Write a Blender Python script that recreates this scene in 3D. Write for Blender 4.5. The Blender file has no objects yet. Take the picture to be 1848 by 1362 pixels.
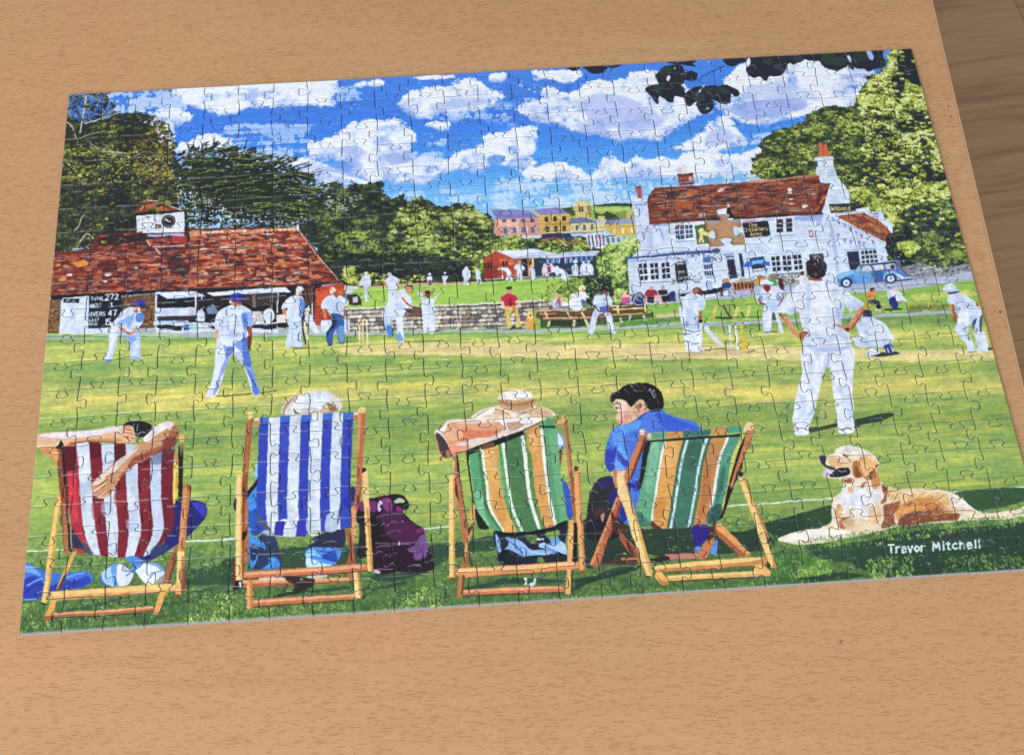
import bpy, bmesh, math, random
import numpy as np
from mathutils import Vector, Matrix
# ---------------------------------------------------------------- camera
scene = bpy.context.scene
TABLE_Z = 0.740                    # table top
THICK = 0.0028                     # puzzle board
PW, PH = 0.490, 0.350              # assembled puzzle
FPX = 3450.3                       # focal length in px of the 1848 px wide photograph
cam_d = bpy.data.cameras.new("camera"); cam = bpy.data.objects.new("camera", cam_d); scene.collection.objects.link(cam)
CAM_POS = Vector((-0.0385, -0.6186, TABLE_Z+THICK+0.7936)); RX, RY, RZ = 0.6270, 0.0072, -0.0694
cam_M = Matrix.Rotation(RZ, 3, 'Z') @ Matrix.Rotation(RY, 3, 'Y') @ Matrix.Rotation(RX, 3, 'X')
cam.matrix_world = Matrix.Translation(CAM_POS) @ cam_M.to_4x4()
cam_d.sensor_width = 36.0; cam_d.lens = 36.0*FPX/1848; cam_d.clip_start = 0.02; cam_d.clip_end = 50
cam_d.dof.use_dof = True; cam_d.dof.focus_distance = 0.97; cam_d.dof.aperture_fstop = 30
scene.camera = cam
def ray(px, py): return cam_M @ Vector(((px-924)/FPX, -(py-681)/FPX, -1))
def on_plane(px, py, z): d = ray(px, py); return CAM_POS+d*((z-CAM_POS.z)/d.z)
# ---------------------------------------------------------------- light: a bright room, daylight from a window behind the camera
world = bpy.data.worlds.new("World"); scene.world = world; world.use_nodes = True
bg = world.node_tree.nodes['Background']; bg.inputs[0].default_value = (0.95, 0.97, 1.0, 1); bg.inputs[1].default_value = 0.46
def area(name, loc, target, sx, sy, power, colr):
    l = bpy.data.lights.new(name, 'AREA'); l.shape = 'RECTANGLE'; l.size = sx; l.size_y = sy; l.energy = power; l.color = colr
    o = bpy.data.objects.new(name, l); scene.collection.objects.link(o); o.location = loc
    o.rotation_euler = (Vector(target)-Vector(loc)).to_track_quat('-Z', 'Y').to_euler(); return o
area("window_light", (-0.9, -1.7, 2.45), (0, -0.1, TABLE_Z), 1.5, 1.1, 61, (0.975, 0.99, 1.0))
area("far_window_light", (-2.4, 1.9, 1.55), (0, 0, TABLE_Z), 1.2, 1.0, 16, (0.93, 0.97, 1.0))
scene.view_settings.view_transform = 'Standard'; scene.view_settings.look = 'None'; scene.view_settings.exposure = 0; scene.view_settings.gamma = 1
# ---------------------------------------------------------------- the printed picture (painted in code)
TW, TH = 2500, 1786
rng = np.random.default_rng(7)
rnd = random.Random(7)
def _homog(a, b):
    A = []
    for (x, y), (u, v) in zip(a, b):
        A.append([x, y, 1, 0, 0, 0, -u*x, -u*y, -u]); A.append([0, 0, 0, x, y, 1, -v*x, -v*y, -v])
    return np.linalg.svd(np.array(A))[2][-1].reshape(3, 3)
# sketch coordinates (where the drawing was measured) -> print coordinates
HM = _homog([(123.3, 170.5), (1645, 87), (1898.8, 1022.3), (33.5, 1143)], [(0, 0), (TW, 0), (TW, TH), (0, TH)])
def TP(pts):
    p = np.asarray(pts, float).reshape(-1, 2)
    q = np.c_[p, np.ones(len(p))] @ HM.T
    return q[:, :2] / q[:, 2:3]
IMG = np.zeros((TH, TW, 3), np.float32)
def noise(cx, cy, seed):
    g = np.random.default_rng(seed).random((cy+3, cx+3)).astype(np.float32)
    x = np.linspace(0, cx, TW, endpoint=False); y = np.linspace(0, cy, TH, endpoint=False)
    xi = x.astype(int); yi = y.astype(int); fx = (x-xi).astype(np.float32); fy = (y-yi).astype(np.float32)
    fx = fx*fx*(3-2*fx); fy = fy*fy*(3-2*fy)
    r = g[:, xi]*(1-fx)+g[:, xi+1]*fx
    return r[yi]*(1-fy)[:, None]+r[yi+1]*fy[:, None]
def fbm(cx, cy, seed, oc=4):
    o = np.zeros((TH, TW), np.float32); a = 1; t = 0
    for k in range(oc):
        o += a*noise(cx*2**k, cy*2**k, seed+k); t += a; a *= .55
    return (o/t-.5)*2
NX = fbm(90, 64, 11); NY = fbm(90, 64, 21)          # edge wobble
NB = fbm(14, 12, 31); NC = fbm(60, 44, 41)          # soft clumps
NS = fbm(10, 150, 51, 3); NT = fbm(40, 400, 61, 2)  # brush streaks along x
NF = fbm(500, 357, 71, 2)                           # fine dabs
NR = np.clip((np.roll(NC, -9, 0)-NC)*2.2, -.5, .5); NL = fbm(120, 90, 121, 2); NV = fbm(210, 60, 151, 2)
NP = .4*NC + .6*fbm(260, 150, 81, 3)
def hexc(s):
    s = s.lstrip('#'); return np.array([int(s[i:i+2], 16) for i in (0, 2, 4)], np.float32)/255
CN = dict(W='dde6f8', w2='bccdf2', w3='8fb0ea', w4='5c82d2', k1='f2d2b6', k2='d29066', k3='a0543c', k4='6b2e25', o1='f0cf85', o2='e0a95c',
          o3='c07a48', o4='8c4a32', K='1c2030', N='23236e', G='2c4638')
def col(c):
    return c if isinstance(c, np.ndarray) else hexc(CN.get(c, c))
def mask(q, rough=0):
    x0 = max(int(q[:, 0].min()-rough*1.2)-1, 0); x1 = min(int(q[:, 0].max()+rough*1.2)+2, TW)
    y0 = max(int(q[:, 1].min()-rough*1.2)-1, 0); y1 = min(int(q[:, 1].max()+rough*1.2)+2, TH)
    if x1 <= x0 or y1 <= y0: return None
    m = np.zeros((y1-y0, x1-x0), bool); n = len(q)
    if rough:
        X = np.arange(x0, x1, dtype=np.float32)[None]+.5+NX[y0:y1, x0:x1]*rough*1.6
        Y = np.arange(y0, y1, dtype=np.float32)[:, None]+.5+NY[y0:y1, x0:x1]*rough*1.6
        for i in range(n):
            ax, ay = q[i]; bx, by = q[(i+1) % n]
            if ay == by: continue
            m ^= ((ay <= Y) != (by <= Y)) & (X < ax+(Y-ay)*((bx-ax)/(by-ay)))
    else:
        xs = np.arange(x0, x1)+.5
        for i in range(n):
            ax, ay = q[i]; bx, by = q[(i+1) % n]
            if ay == by: continue
            lo, hi = (ay, by) if ay < by else (by, ay)
            r0 = max(int(math.ceil(lo-.5)), y0); r1 = min(int(math.ceil(hi-.5)), y1)
            if r1 <= r0: continue
            xi = ax+(np.arange(r0, r1)+.5-ay)*((bx-ax)/(by-ay))
            m[r0-y0:r1-y0] ^= xs[None] < xi[:, None]
    return x0, y0, m
def paint(q, c, rough=0, var=.05, streak=0, alpha=1.):
    r = mask(q, rough)
    if r is None: return
    x0, y0, m = r; h, w = m.shape; sl = (slice(y0, y0+h), slice(x0, x0+w)); c0 = c
    c = np.broadcast_to(col(c), (h, w, 3)).copy() if not callable(c) else c(sl)
    v = NP[sl]*var*2.2
    if not callable(c0) and col(c0).min() > .78: v = v-np.clip(NV[sl]*1.0-.02, 0, .5)*.16*(1 if var > .03 else 0)
    if streak: v = v+(NS[sl]*.5+NT[sl])*streak
    c = np.clip(c*(1+v[..., None]*(np.float32([1.15, 1, .7]) if not callable(c0) else 1)), 0, 1)
    if alpha < 1: c = IMG[sl]*(1-alpha)+c*alpha
    IMG[sl][m] = c[m]
def smooth(p, closed=True, k=5):
    p = np.asarray(p, float); n = len(p)
    if n < 3: return p
    if closed: g = lambda i: p[i % n]; m = n
    else: g = lambda i: p[min(max(i, 0), n-1)]; m = n-1
    o = []
    for i in range(m):
        a, b, c, d = g(i-1), g(i), g(i+1), g(i+2)
        for j in range(k):
            t = j/k
            o.append(.5*((2*b)+(c-a)*t+(2*a-5*b+4*c-d)*t*t+(3*b-a-3*c+d)*t**3))
    if not closed: o.append(p[-1])
    return np.array(o)
def line(q, w, c, taper=0, **k):
    q = np.asarray(q, float); d = np.gradient(q, axis=0); d /= np.maximum(np.hypot(d[:, 0], d[:, 1]), 1e-6)[:, None]
    n = np.c_[-d[:, 1], d[:, 0]]; t = np.linspace(0, 1, len(q)); ww = w/2*(1-taper*t)[:, None]
    paint(np.r_[q+n*ww, (q-n*ww)[::-1]], c, **k)
REG = dict(P=(0, 0, 1), a=(0, 130, 4.54), b=(380, 130, 4.54), c=(760, 100, 4.54), d=(1140, 80, 4.54), e=(1448, 60, 4.54), f=(60, 380, 6.053), g=(340, 400, 6.053),
 h=(620, 400, 6.053), i=(860, 340, 6.053), j=(1120, 240, 6.053), k=(1380, 240, 6.053), l=(900, 460, 6.053), m=(1120, 400, 6.053), n=(1380, 420, 6.053),
 o=(1560, 460, 6.306), p=(60, 500, 6.053), q=(1190, 500, 6.985), r1=(20, 720, 4.54), r2=(20, 880, 4.54), r3=(400, 680, 4.54), r4=(400, 850, 4.54),
 r5=(760, 680, 4.54), r6=(760, 850, 4.54), r7=(1060, 670, 4.54), r8=(1040, 800, 4.54), s1=(1390, 620, 4.54), s2=(1448, 780, 4.54), s3=(1370, 440, 3.783),
 s4=(340, 500, 6.053))
def RP(reg, toks):
    ox, oy, s = REG[reg]; return [(ox+float(a)/s, oy+float(b)/s) for a, b in (t.split(',') for t in toks)]
TS = 1.42
STROKE = {  # plain stroke letters in a unit box, y down
 'T': '0,0 6,0|3,0 3,10', 'O': '3,0 0,3 0,7 3,10 6,7 6,3 3,0', 'A': '0,10 3,0 6,10|1,7 5,7', 'L': '0,0 0,10 5,10', '2': '0,2 3,0 6,2 5,5 0,10 6,10',
 '7': '0,0 6,0 2,10', 'W': '0,0 2,10 4,3 6,10 8,0', 'K': '0,0 0,10|6,0 0,6|2,5 6,10', 'S': '6,1 2,0 0,3 6,7 4,10 0,9', '3': '0,0 5,0 3,4 6,7 3,10 0,9',
 'V': '0,0 3,10 6,0', 'E': '6,0 0,0 0,10 6,10|0,5 5,5', 'R': '0,10 0,0 5,0 6,3 5,5 0,5|3,5 6,10', '4': '4,10 4,0 0,7 6,7', '1': '3,0 3,10', '5': '6,0 1,0 0,4 5,5 5,9 0,10',
 'U': '0,0 0,8 3,10 6,8 6,0', 'N': '0,10 0,0 6,10 6,0', 'C': '6,1 3,0 0,3 0,7 3,10 6,9', 'M': '0,10 1,0 4,7 7,0 8,10', 'r': '0,3 0,10|0,5 2,3 4,3', 'i': '1,3 1,10|1,0 1,1',
 'c': '5,4 3,3 0,5 0,8 3,10 5,9', 'k': '0,0 0,10|5,3 0,7|2,6 5,10', 'e': '0,6 5,6 4,3 1,3 0,6 1,10 5,9', 't': '2,1 2,9 4,10|0,3 4,3', 's': '5,3 1,3 1,6 5,7 4,10 0,10',
 'h': '0,0 0,10|0,5 3,3 5,5 5,10', 'm': '0,3 0,10|0,4 2,3 4,5 4,10|4,5 6,3 8,5 8,10', 'v': '0,3 2,10 5,3', 'o': '2,3 0,6 2,10 5,8 5,5 2,3', 'l': '1,0 1,10', 'n': '0,3 0,10|0,5 3,3 5,5 5,10',
 'a': '5,4 2,3 0,6 1,10 5,8|5,3 5,10', 'P': '0,10 0,0 5,0 6,3 5,5 0,5'}
def text(p, s, h, w, c, ang=0, gap=2.6):
    x = 0; ca, sa = math.cos(ang), math.sin(ang)
    for ch in s:
        if ch == ' ': x += 5; continue
        mx = 0
        for st in STROKE[ch].split('|'):
            q = [tuple(map(float, t.split(','))) for t in st.split()]; mx = max(mx, max(a for a, b in q))
            q = [(p[0]+((x+a)*ca-(b-10)*sa)*h/10, p[1]+((x+a)*sa+(b-10)*ca)*h/10) for a, b in q]
            for a, b in zip(q[:-1], q[1:]):
                a, b = TP([a, b]); d = (b-a); d = d/max(np.hypot(*d), 1e-6)*w*TS*.4
                line([a-d, (a+b)/2, b+d], w*TS, c, var=.02)
        x += mx+gap
def D(src):
    """small drawing language: kind region colour [options] points; options r= rough, s= streak, w= width, a= alpha, v= variation"""
    for ln in src.strip().splitlines():
        t = ln.split('#')[0].split()
        if not t: continue
        kind, reg, c = t[0], t[1], t[2]; o = {}; i = 3
        for k in [k for k in t[3:] if '=' in k]:
            a, b = k.split('='); o[a] = float(b); t.remove(k)
        sc = REG[reg][2]
        kw = dict(rough=o.get('r', 0)*TS, var=o.get('v', .055), streak=o.get('s', 0), alpha=o.get('a', 1.))
        if kind == 't':
            p = RP(reg, [t[i]])[0]; text(p, ' '.join(t[i+1:]), o['h']/sc, o['w']/sc, c, math.radians(o.get('g', 0)), o.get('k', 2.6)); continue
        p = RP(reg, t[i:])
        if kind == 'S':
            s, sl = softmask(TP(smooth(p)), int(o.get('r', 5)*TS)); al = (np.clip((s-.45+NP[sl]*.5+NX[sl]*.2)*3+.3, 0, 1)*o.get('a', .8))[..., None]; IMG[sl] = IMG[sl]*(1-al)+col(c)*al
        elif kind == 'Q':
            s, sl = softmask(TP(smooth(p)), max(int(o.get('q', 1.5)*TS), 1)); al = (np.clip((s-.42+NP[sl]*.35+NX[sl]*.12)*2.4+.35, 0, 1)*o.get('a', .9))[..., None]; IMG[sl] = IMG[sl]*(1-al)+col(c)*(1+NP[sl][..., None]*.12)*al
        elif kind == 'p': paint(TP(p), c, **kw)
        elif kind == 'P': paint(TP(smooth(p)), c, **kw)
        elif kind == 'l': line(TP(p), o['w']/sc*TS, c, taper=o.get('t', 0), **kw)
        elif kind == 'L': line(TP(smooth(p, False)), o['w']/sc*TS, c, taper=o.get('t', 0), **kw)
        elif kind == 'e':
            (cx, cy), (ex, ey) = p; rx, ry = ex-REG[reg][0], ey-REG[reg][1]; g = math.radians(o.get('g', 0))
            a = np.linspace(0, 2*math.pi, 21)[:-1]
            paint(TP(np.c_[cx+rx*np.cos(a)*math.cos(g)-ry*np.sin(a)*math.sin(g), cy+rx*np.cos(a)*math.sin(g)+ry*np.sin(a)*math.cos(g)]), c, **kw)
        elif kind == 'w':   # window: rows x cols of dark panes in the quad
            nr, nc = int(o['m']), int(o['n']); f = o.get('f', .72); fh = o.get('h', .85 if nr == 1 else f); q = np.array(p)
            for a in range(nr):
                for b in range(nc):
                    def B(u, v): return (q[0]*(1-u)+q[1]*u)*(1-v)+(q[3]*(1-u)+q[2]*u)*v
                    u0, u1 = (b+(1-f)/2)/nc, (b+(1+f)/2)/nc; v0, v1 = (a+(1-fh)/2)/nr, (a+(1+fh)/2)/nr
                    paint(TP([B(u0, v0), B(u1, v0), B(u1, v1), B(u0, v1)]), c, **kw)
_st = {}
def stamp(rx, ry, g, v):
    key = (round(rx*2), round(ry*2), round(g*8/math.pi) % 8, v)
    if key not in _st:
        rx, ry = key[0]/2, key[1]/2; a = key[2]*math.pi/8; r = int(max(rx, ry)*1.4)+1
        Y, X = np.mgrid[-r:r+1, -r:r+1].astype(float); u = (X*math.cos(a)+Y*math.sin(a))/max(rx, .5); w = (-X*math.sin(a)+Y*math.cos(a))/max(ry, .5)
        th = np.arctan2(w, u); R = np.random.default_rng(v*7+1); k = 1+.22*np.sin(3*th+R.random()*6)+.16*np.sin(5*th+R.random()*6)
        m = u*u+w*w < k*k
        _st[key] = (r, m)
    return _st[key]
def put(x, y, rx, ry, g, c, v=0):
    r, m = stamp(rx, ry, g, v); x, y = int(x), int(y)
    if x-r < 0 or y-r < 0 or x+r+1 > TW or y+r+1 > TH:
        x0, y0, x1, y1 = max(x-r, 0), max(y-r, 0), min(x+r+1, TW), min(y+r+1, TH)
        if x1 <= x0 or y1 <= y0: return
        IMG[y0:y1, x0:x1][m[y0-y+r:y1-y+r, x0-x+r:x1-x+r]] = c; return
    IMG[y-r:y+r+1, x-r:x+r+1][m] = c
def scatter(pts, n, size, pal, ang=(0, math.pi), asp=1.5, rough=6, clump=.55, bias=0., sm=True, field=None):
    """n dabs of paint inside an outline, dark to light following soft clumps"""
    q = TP(smooth(pts) if sm else pts); r = mask(q, rough*TS)
    if r is None: return
    x0, y0, m = r; ys, xs = np.nonzero(m)
    if not len(ys): return
    idx = rng.integers(0, len(ys), n); X = xs[idx]+x0; Y = ys[idx]+y0
    F = (NC*.75+NB*.5+NR*.9+NL*.45) if field is None else field
    t = np.clip(.5+bias+F[Y, X]*clump*1.5+rng.normal(0, .2, n), 0, .999)
    P_ = [col(c) for c in pal]; order = np.argsort(t+rng.normal(0, .25, n))
    sz = size*TS*rng.uniform(.55, 1.35, n); g = rng.uniform(ang[0], ang[1], n); vv = rng.integers(0, 6, n); u = t*(len(P_)-1)
    for i in order:
        k = int(round(u[i])); c = P_[min(k, len(P_)-1)]*(.9+.2*rnd.random())
        put(X[i], Y[i], sz[i], sz[i]/asp, g[i], np.clip(c, 0, 1), int(vv[i]))
# ---- sky
_v = np.linspace(0, 1, TH)[:, None, None]
def ramp(keys, v):
    ks = [k for k, c in keys]; cs = np.array([col(c) for k, c in keys]); v = np.clip(v, ks[0], ks[-1])
    return np.stack([np.interp(v, ks, cs[:, j]) for j in range(3)], -1).astype(np.float32)
SKY = ramp([(0, '4684e4'), (.1, '3f80e8'), (.16, '4690ee'), (.22, '56a4f2'), (.27, '7cc0f6'), (.34, 'a9d6fa')], np.broadcast_to(_v[..., 0]+NB*.015, (TH, TW)))
IMG[:] = SKY*(1+.05*NS[..., None]+.035*NP[..., None])
def blur(m, r):
    r = max(int(r), 1); m = np.pad(m, ((r+1, r), (r+1, r)), mode='edge').astype(np.float64)
    s = m.cumsum(0).cumsum(1); k = 2*r+1
    return ((s[k:, k:]-s[:-k, k:]-s[k:, :-k]+s[:-k, :-k])/(k*k)).astype(np.float32)
def softmask(q, r):
    x0 = max(int(q[:, 0].min())-3*r, 0); x1 = min(int(q[:, 0].max())+3*r, TW); y0 = max(int(q[:, 1].min())-3*r, 0); y1 = min(int(q[:, 1].max())+3*r, TH)
    m = np.zeros((y1-y0, x1-x0), np.float32); rr = mask(q, 0)
    if rr is None: return None
    a, b, k = rr; m[b-y0:b-y0+k.shape[0], a-x0:a-x0+k.shape[1]] = k
    if b <= 1: m[:max(b-y0, 0)+2] = m[min(b-y0+3, m.shape[0]-1)]
    return blur(blur(m, r), r), (slice(y0, y1), slice(x0, x1))
def cloud(pts, shade='a4bcf0', lit='eef4ff', r=7, depth=.5):
    q = TP(smooth(pts)); rr = softmask(q, int(r*1.5))
    if rr is None: return
    s, sl = rr; v = np.linspace(0, 1, s.shape[0])[:, None]
    al = np.clip((s-.48+NP[sl]*.75+NX[sl]*.32)*(4.6-3.2*v)+.28, 0, 1)
    up = np.roll(s, 14, 0)-s   # lit rims towards the top of each billow
    t = np.clip(.86-depth*(v-.25)+NC[sl]*1.1+NB[sl]*.6+NP[sl]*.8-up*1.6, 0, 1)[..., None]
    c = col(shade)*(1-t)+col(lit)*t; al = al[..., None]
    thin = np.clip(al*2, 0, 1)
    IMG[sl] = IMG[sl]*(1-al)+c*al
def wisps(pts, n, c='cfe0fc', size=7, asp=3.5):
    rr = softmask(TP(pts), 12)
    if rr is None: return
    s, sl = rr; F = NP[sl]*1.0+NS[sl]*(.3+asp*.1)+NC[sl]*.5
    al = np.clip((F-.02+(s-.5)*.5)*4, 0, .8)*np.clip(s*1.6, 0, 1); al = al[..., None]
    k = np.clip(.5+NF[sl]*.6+NT[sl]*.5, 0, 1)[..., None]
    IMG[sl] = IMG[sl]*(1-al)+(col(c)*(1-k)+col('dbe7fd')*k)*al
wisps([(130,172),(340,160),(340,215),(300,225),(130,300)], 60)
cloud([(318,150),(380,140),(470,135),(560,130),(604,130),(609,165),(604,180),(608,190),(560,192),(500,194),(440,198),(425,208),(400,212),(385,203),(350,193),(335,186),(322,176)])
cloud([(262,200),(290,198),(332,199),(352,211),(343,222),(325,228),(316,240),(318,262),(310,290),(300,300),(280,230)])
cloud([(318,264),(345,252),(380,241),(418,250),(424,262),(395,270),(360,285),(330,300)])
wisps([(400,225),(560,222),(560,262),(420,265)], 60, '8fb8f5', 9, 6)
wisps([(300,270),(440,262),(570,265),(620,330),(600,340),(300,380)], 260, 'b9d2fb', 10, 2.6)
cloud([(505,290),(550,283),(600,300),(650,322),(700,335),(640,340),(590,335),(545,312)], r=5)
cloud([(611,240),(622,227),(644,218),(666,215),(688,217),(704,213),(724,215),(737,225),(748,236),(752,249),(741,256),(746,271),(759,282),(780,290),(796,302),(784,326),(754,334),(710,333),(688,330),(655,324),(633,313),(634,298),(600,292),(569,293),(552,286),(562,266),(585,253),(600,247)])
D('''
S P 8aa8ee r=5 a=.6 600,296 640,290 655,300 640,318 610,314 585,305
S P a3b4ec r=4 a=.8 694,280 715,276 742,284 735,294 705,296
S P b3c2f2 r=4 a=.8 670,255 690,250 708,256 700,264 676,262
P P dfe8fc r=2 552,262 560,254 568,258 566,268 556,270
''')
cloud([(640,150),(668,146),(694,145),(690,156),(664,158),(645,160)], r=5)
wisps([(604,150),(650,150),(655,190),(610,200)], 46, '8fc0fa', 8, 2)
cloud([(780,154),(758,162),(735,167),(728,178),(715,190),(726,198),(734,212),(756,217),(775,214),(800,208),(845,202),(880,196),(893,189),(880,180),(905,178),(906,170),(890,163),(875,155),(862,145),(844,143),(826,147),(806,155)])
cloud([(764,223),(786,219),(812,223),(809,232),(796,240),(780,232)], r=4)
wisps([(770,205),(905,204),(900,214),(770,218)], 60, 'a9cdfb', 6, 4)
wisps([(760,240),(808,240),(812,262),(770,262)], 26, '9cc4fa', 6, 2)
cloud([(745,140),(780,136),(818,135),(815,141),(778,146)], r=3)
cloud([(879,138),(900,132),(915,130),(913,145),(895,150),(884,147)], r=4)
cloud([(928,231),(947,227),(965,226),(971,234),(971,250),(965,254),(971,261),(967,272),(956,283),(967,288),(967,303),(943,306),(925,304),(905,299),(883,301),(868,312),(848,312),(830,306),(800,316),(770,322),(748,316),(755,294),(770,285),(800,290),(815,282),(830,271),(845,270),(860,262),(877,255),(867,248),(881,243),(905,241),(920,238)])
D('S P 5b98ec r=5 884,282 905,281 912,287 900,298 888,300 880,292')
wisps([(745,275),(800,272),(800,300),(745,305)], 60, 'c3d6fb', 8, 2)
cloud([(925,306),(965,303),(985,297),(1010,293),(1030,299),(1050,306),(1068,316),(1074,302),(1085,285),(1095,277),(1106,276),(1110,287),(1125,292),(1140,288),(1150,283),(1165,288),(1200,282),(1220,290),(1240,276),(1280,274),(1330,278),(1370,264),(1390,266),(1380,300),(1330,318),(1200,322),(1100,326),(1020,325),(960,322),(940,314)], r=6)
cloud([(965,163),(980,157),(1002,156),(1011,164),(1035,167),(1046,155),(1053,150),(1075,142),(1090,144),(1103,151),(1121,140),(1134,132),(1170,127),(1196,134),(1260,170),(1290,200),(1272,209),(1259,211),(1238,220),(1230,232),(1206,244),(1190,256),(1162,253),(1140,252),(1123,256),(1090,250),(1057,242),(1024,237),(1013,228),(998,224),(980,224),(958,219),(936,203),(927,193),(958,181),(976,179),(970,170)])
D('S P 6f9ceb r=4 982,200 990,197 992,204 984,208\np P 3f78e0 r=5 1014,156 1028,152 1036,166 1022,163')
cloud([(962,129),(1013,126),(1044,127),(1049,140),(1026,152),(1002,147),(980,143),(968,150),(958,142)], r=5)
wisps([(940,135),(975,150),(985,225),(930,190),(925,165)], 90, 'a8c8fa', 7, 2.2)
wisps([(895,185),(930,190),(930,230),(890,215)], 40, '86b4f6', 6, 2)
cloud([(1302,150),(1320,128),(1346,112),(1400,108),(1480,104),(1570,98),(1570,190),(1500,197),(1470,202),(1440,212),(1400,221),(1372,228),(1345,224),(1322,214),(1296,200),(1290,178)], r=5)
D('''
S P 94a8ea r=8 a=.75 1312,196 1340,186 1380,178 1420,176 1460,186 1440,200 1400,208 1360,216 1330,210
S P b0c4f4 r=8 a=.6 1340,160 1400,150 1450,160 1480,180 1430,180 1360,178
S P aebef2 r=9 a=.7 1050,180 1110,170 1160,190 1200,220 1150,236 1090,226 1060,210
S P b6c4f2 r=9 a=.7 1030,216 1100,236 1160,240 1120,248 1060,238
S P b4c4f3 r=7 a=.7 820,180 860,176 880,186 840,194 790,200 770,196
''')
cloud([(1246,250),(1270,235),(1277,221),(1284,212),(1307,206),(1320,218),(1327,234),(1356,256),(1338,267),(1305,272),(1272,274),(1232,270),(1200,276),(1220,262)])
D('S P b6c4f2 r=6 a=.7 1280,240 1310,232 1325,250 1300,262 1270,262')
wisps([(900,325),(1200,322),(1390,300),(1360,345),(1150,375),(880,378)], 420, 'cbdefc', 9, 3.2)
wisps([(700,345),(860,340),(880,375),(720,372)], 50, 'a4d2fa', 9, 4)
wisps([(1310,262),(1440,222),(1480,205),(1480,212),(1400,244),(1330,275)], 70, 'b9d4fc', 5, 4)
# ---- overhanging dark leaves on the top edge
D('''
P c K r=1.5 1180,95 1300,92 1290,118 1250,128 1210,112
P c K r=1.5 1335,90 1512,85 1500,125 1450,148 1400,145 1355,118
P c K r=1.5 1520,80 1640,76 1600,95 1560,102
P d K r=1.5 270,140 420,140 540,130 500,160 530,185 460,180 425,170 340,160
P d 23252e r=2 260,190 330,170 400,170 440,230 440,290 400,330 290,335 215,320 205,250 240,225
P d K r=2 120,350 200,325 300,330 400,330 440,400 420,440 350,430 330,480 280,470 235,430 200,490 170,440 120,390
P d K r=2 440,240 490,220 540,245 530,300 480,300 430,280
P d K r=2 440,400 540,340 700,340 760,330 860,370 885,410 850,430 810,400 810,470 760,490 690,470 600,440 510,480 480,510 440,480
P d K r=1 530,480 600,430 670,480 660,540 600,570 550,550
l d 1e2c50 w=9 560,270 660,225 760,175
P d e8eefc 530,410 580,340 602,335 560,395 535,425
P d e8eefc 285,280 305,255 318,280 300,305
l d 4a5460 w=8 520,500 600,490
l d 5b6672 w=7 590,550 640,515
Q d 2c3a34 a=.8 230,200 300,190 330,230 280,260 240,250
Q d 34423e a=.8 500,390 580,400 600,450 540,470 500,440
Q d 2c3a38 a=.8 700,350 780,360 800,400 740,410 700,390
Q d 30403c a=.8 980,150 1050,140 1080,190 1020,220 980,200
Q d 2c3c36 a=.8 1200,110 1300,105 1320,140 1240,150
l d 566470 w=5 300,240 340,230 380,250
l d 4a5866 w=5 690,380 740,370 780,400
l d 4a5866 w=5 150,380 210,350 240,360
l d 56646e w=4 620,420 660,460 640,500
l d 46545e w=5 1000,230 1050,240 1090,280
l d 46545e w=4 1420,110 1500,120 1560,110
e d e8eefc 628,395 8,14
e d d8def0 352,200 9,9
e d d8def0 625,525 12,10
P d K r=2 755,110 950,105 930,140 870,155 830,180 780,165
P d K r=2 970,110 1400,90 1400,130 1330,165 1280,160 1240,240 1180,260 1130,260 1100,300 1050,270 990,275 930,220 950,160
P d K r=2 1400,88 1816,60 1816,200 1780,190 1760,130 1700,215 1640,205 1590,190 1540,140 1480,145 1400,120
P d 26332f r=2 a=.9 1620,110 1740,100 1750,160 1700,190 1630,170
P d 3a4650 r=1 a=.8 1170,165 1230,160 1220,185 1250,215 1170,200
P d e8eefc 945,125 965,118 970,160 945,180
P e K r=2 0,170 370,150 360,215 390,245 330,290 250,300 215,260 190,285 130,220 70,235 0,200
P e K r=2 360,150 420,145 640,132 680,190 670,270 600,290 545,320 500,290 440,285 395,240 400,200
P e e3ebfc 365,190 385,185 400,215 395,240
P e 9dbcf5 520,140 560,150 582,190 575,220 545,210
P e 5a8fe8 672,130 780,126 780,210 740,190 690,230 660,190
P e 16202c r=1 785,100 910,100 975,300 930,340 850,350 830,320 810,380 750,330 745,290 780,200
''')
D('''
Q d 2a3c30 a=.8 280,180 330,175 350,210 300,220
Q d 27362c a=.8 560,360 620,350 640,400 590,410
Q d 2e4436 a=.8 180,340 230,335 240,380 190,390
Q d 2a3e32 a=.8 1080,120 1140,118 1150,160 1090,170
Q d 2c4034 a=.8 1330,100 1390,98 1400,130 1340,140
Q d 2a4034 a=.8 1640,120 1740,110 1740,170 1660,175
Q e 26402f a=.8 150,175 260,170 270,240 180,250
Q e 24382c a=.8 430,160 520,155 520,230 440,230
l d 10161c w=4 330,150 330,240 300,320 260,420
l d 10161c w=4 480,260 600,330 560,440
l d 10161c w=4 700,340 720,420 760,480
l d 3c4c4a w=4 250,210 290,200 320,170
l d 3c4c4a w=4 540,480 600,500 650,480
l d 3c4c4a w=4 740,460 780,470 800,440
l e 3a4a48 w=4 300,190 350,185 360,240
l e 3a4a48 w=4 560,250 610,240 640,180
''')
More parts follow.
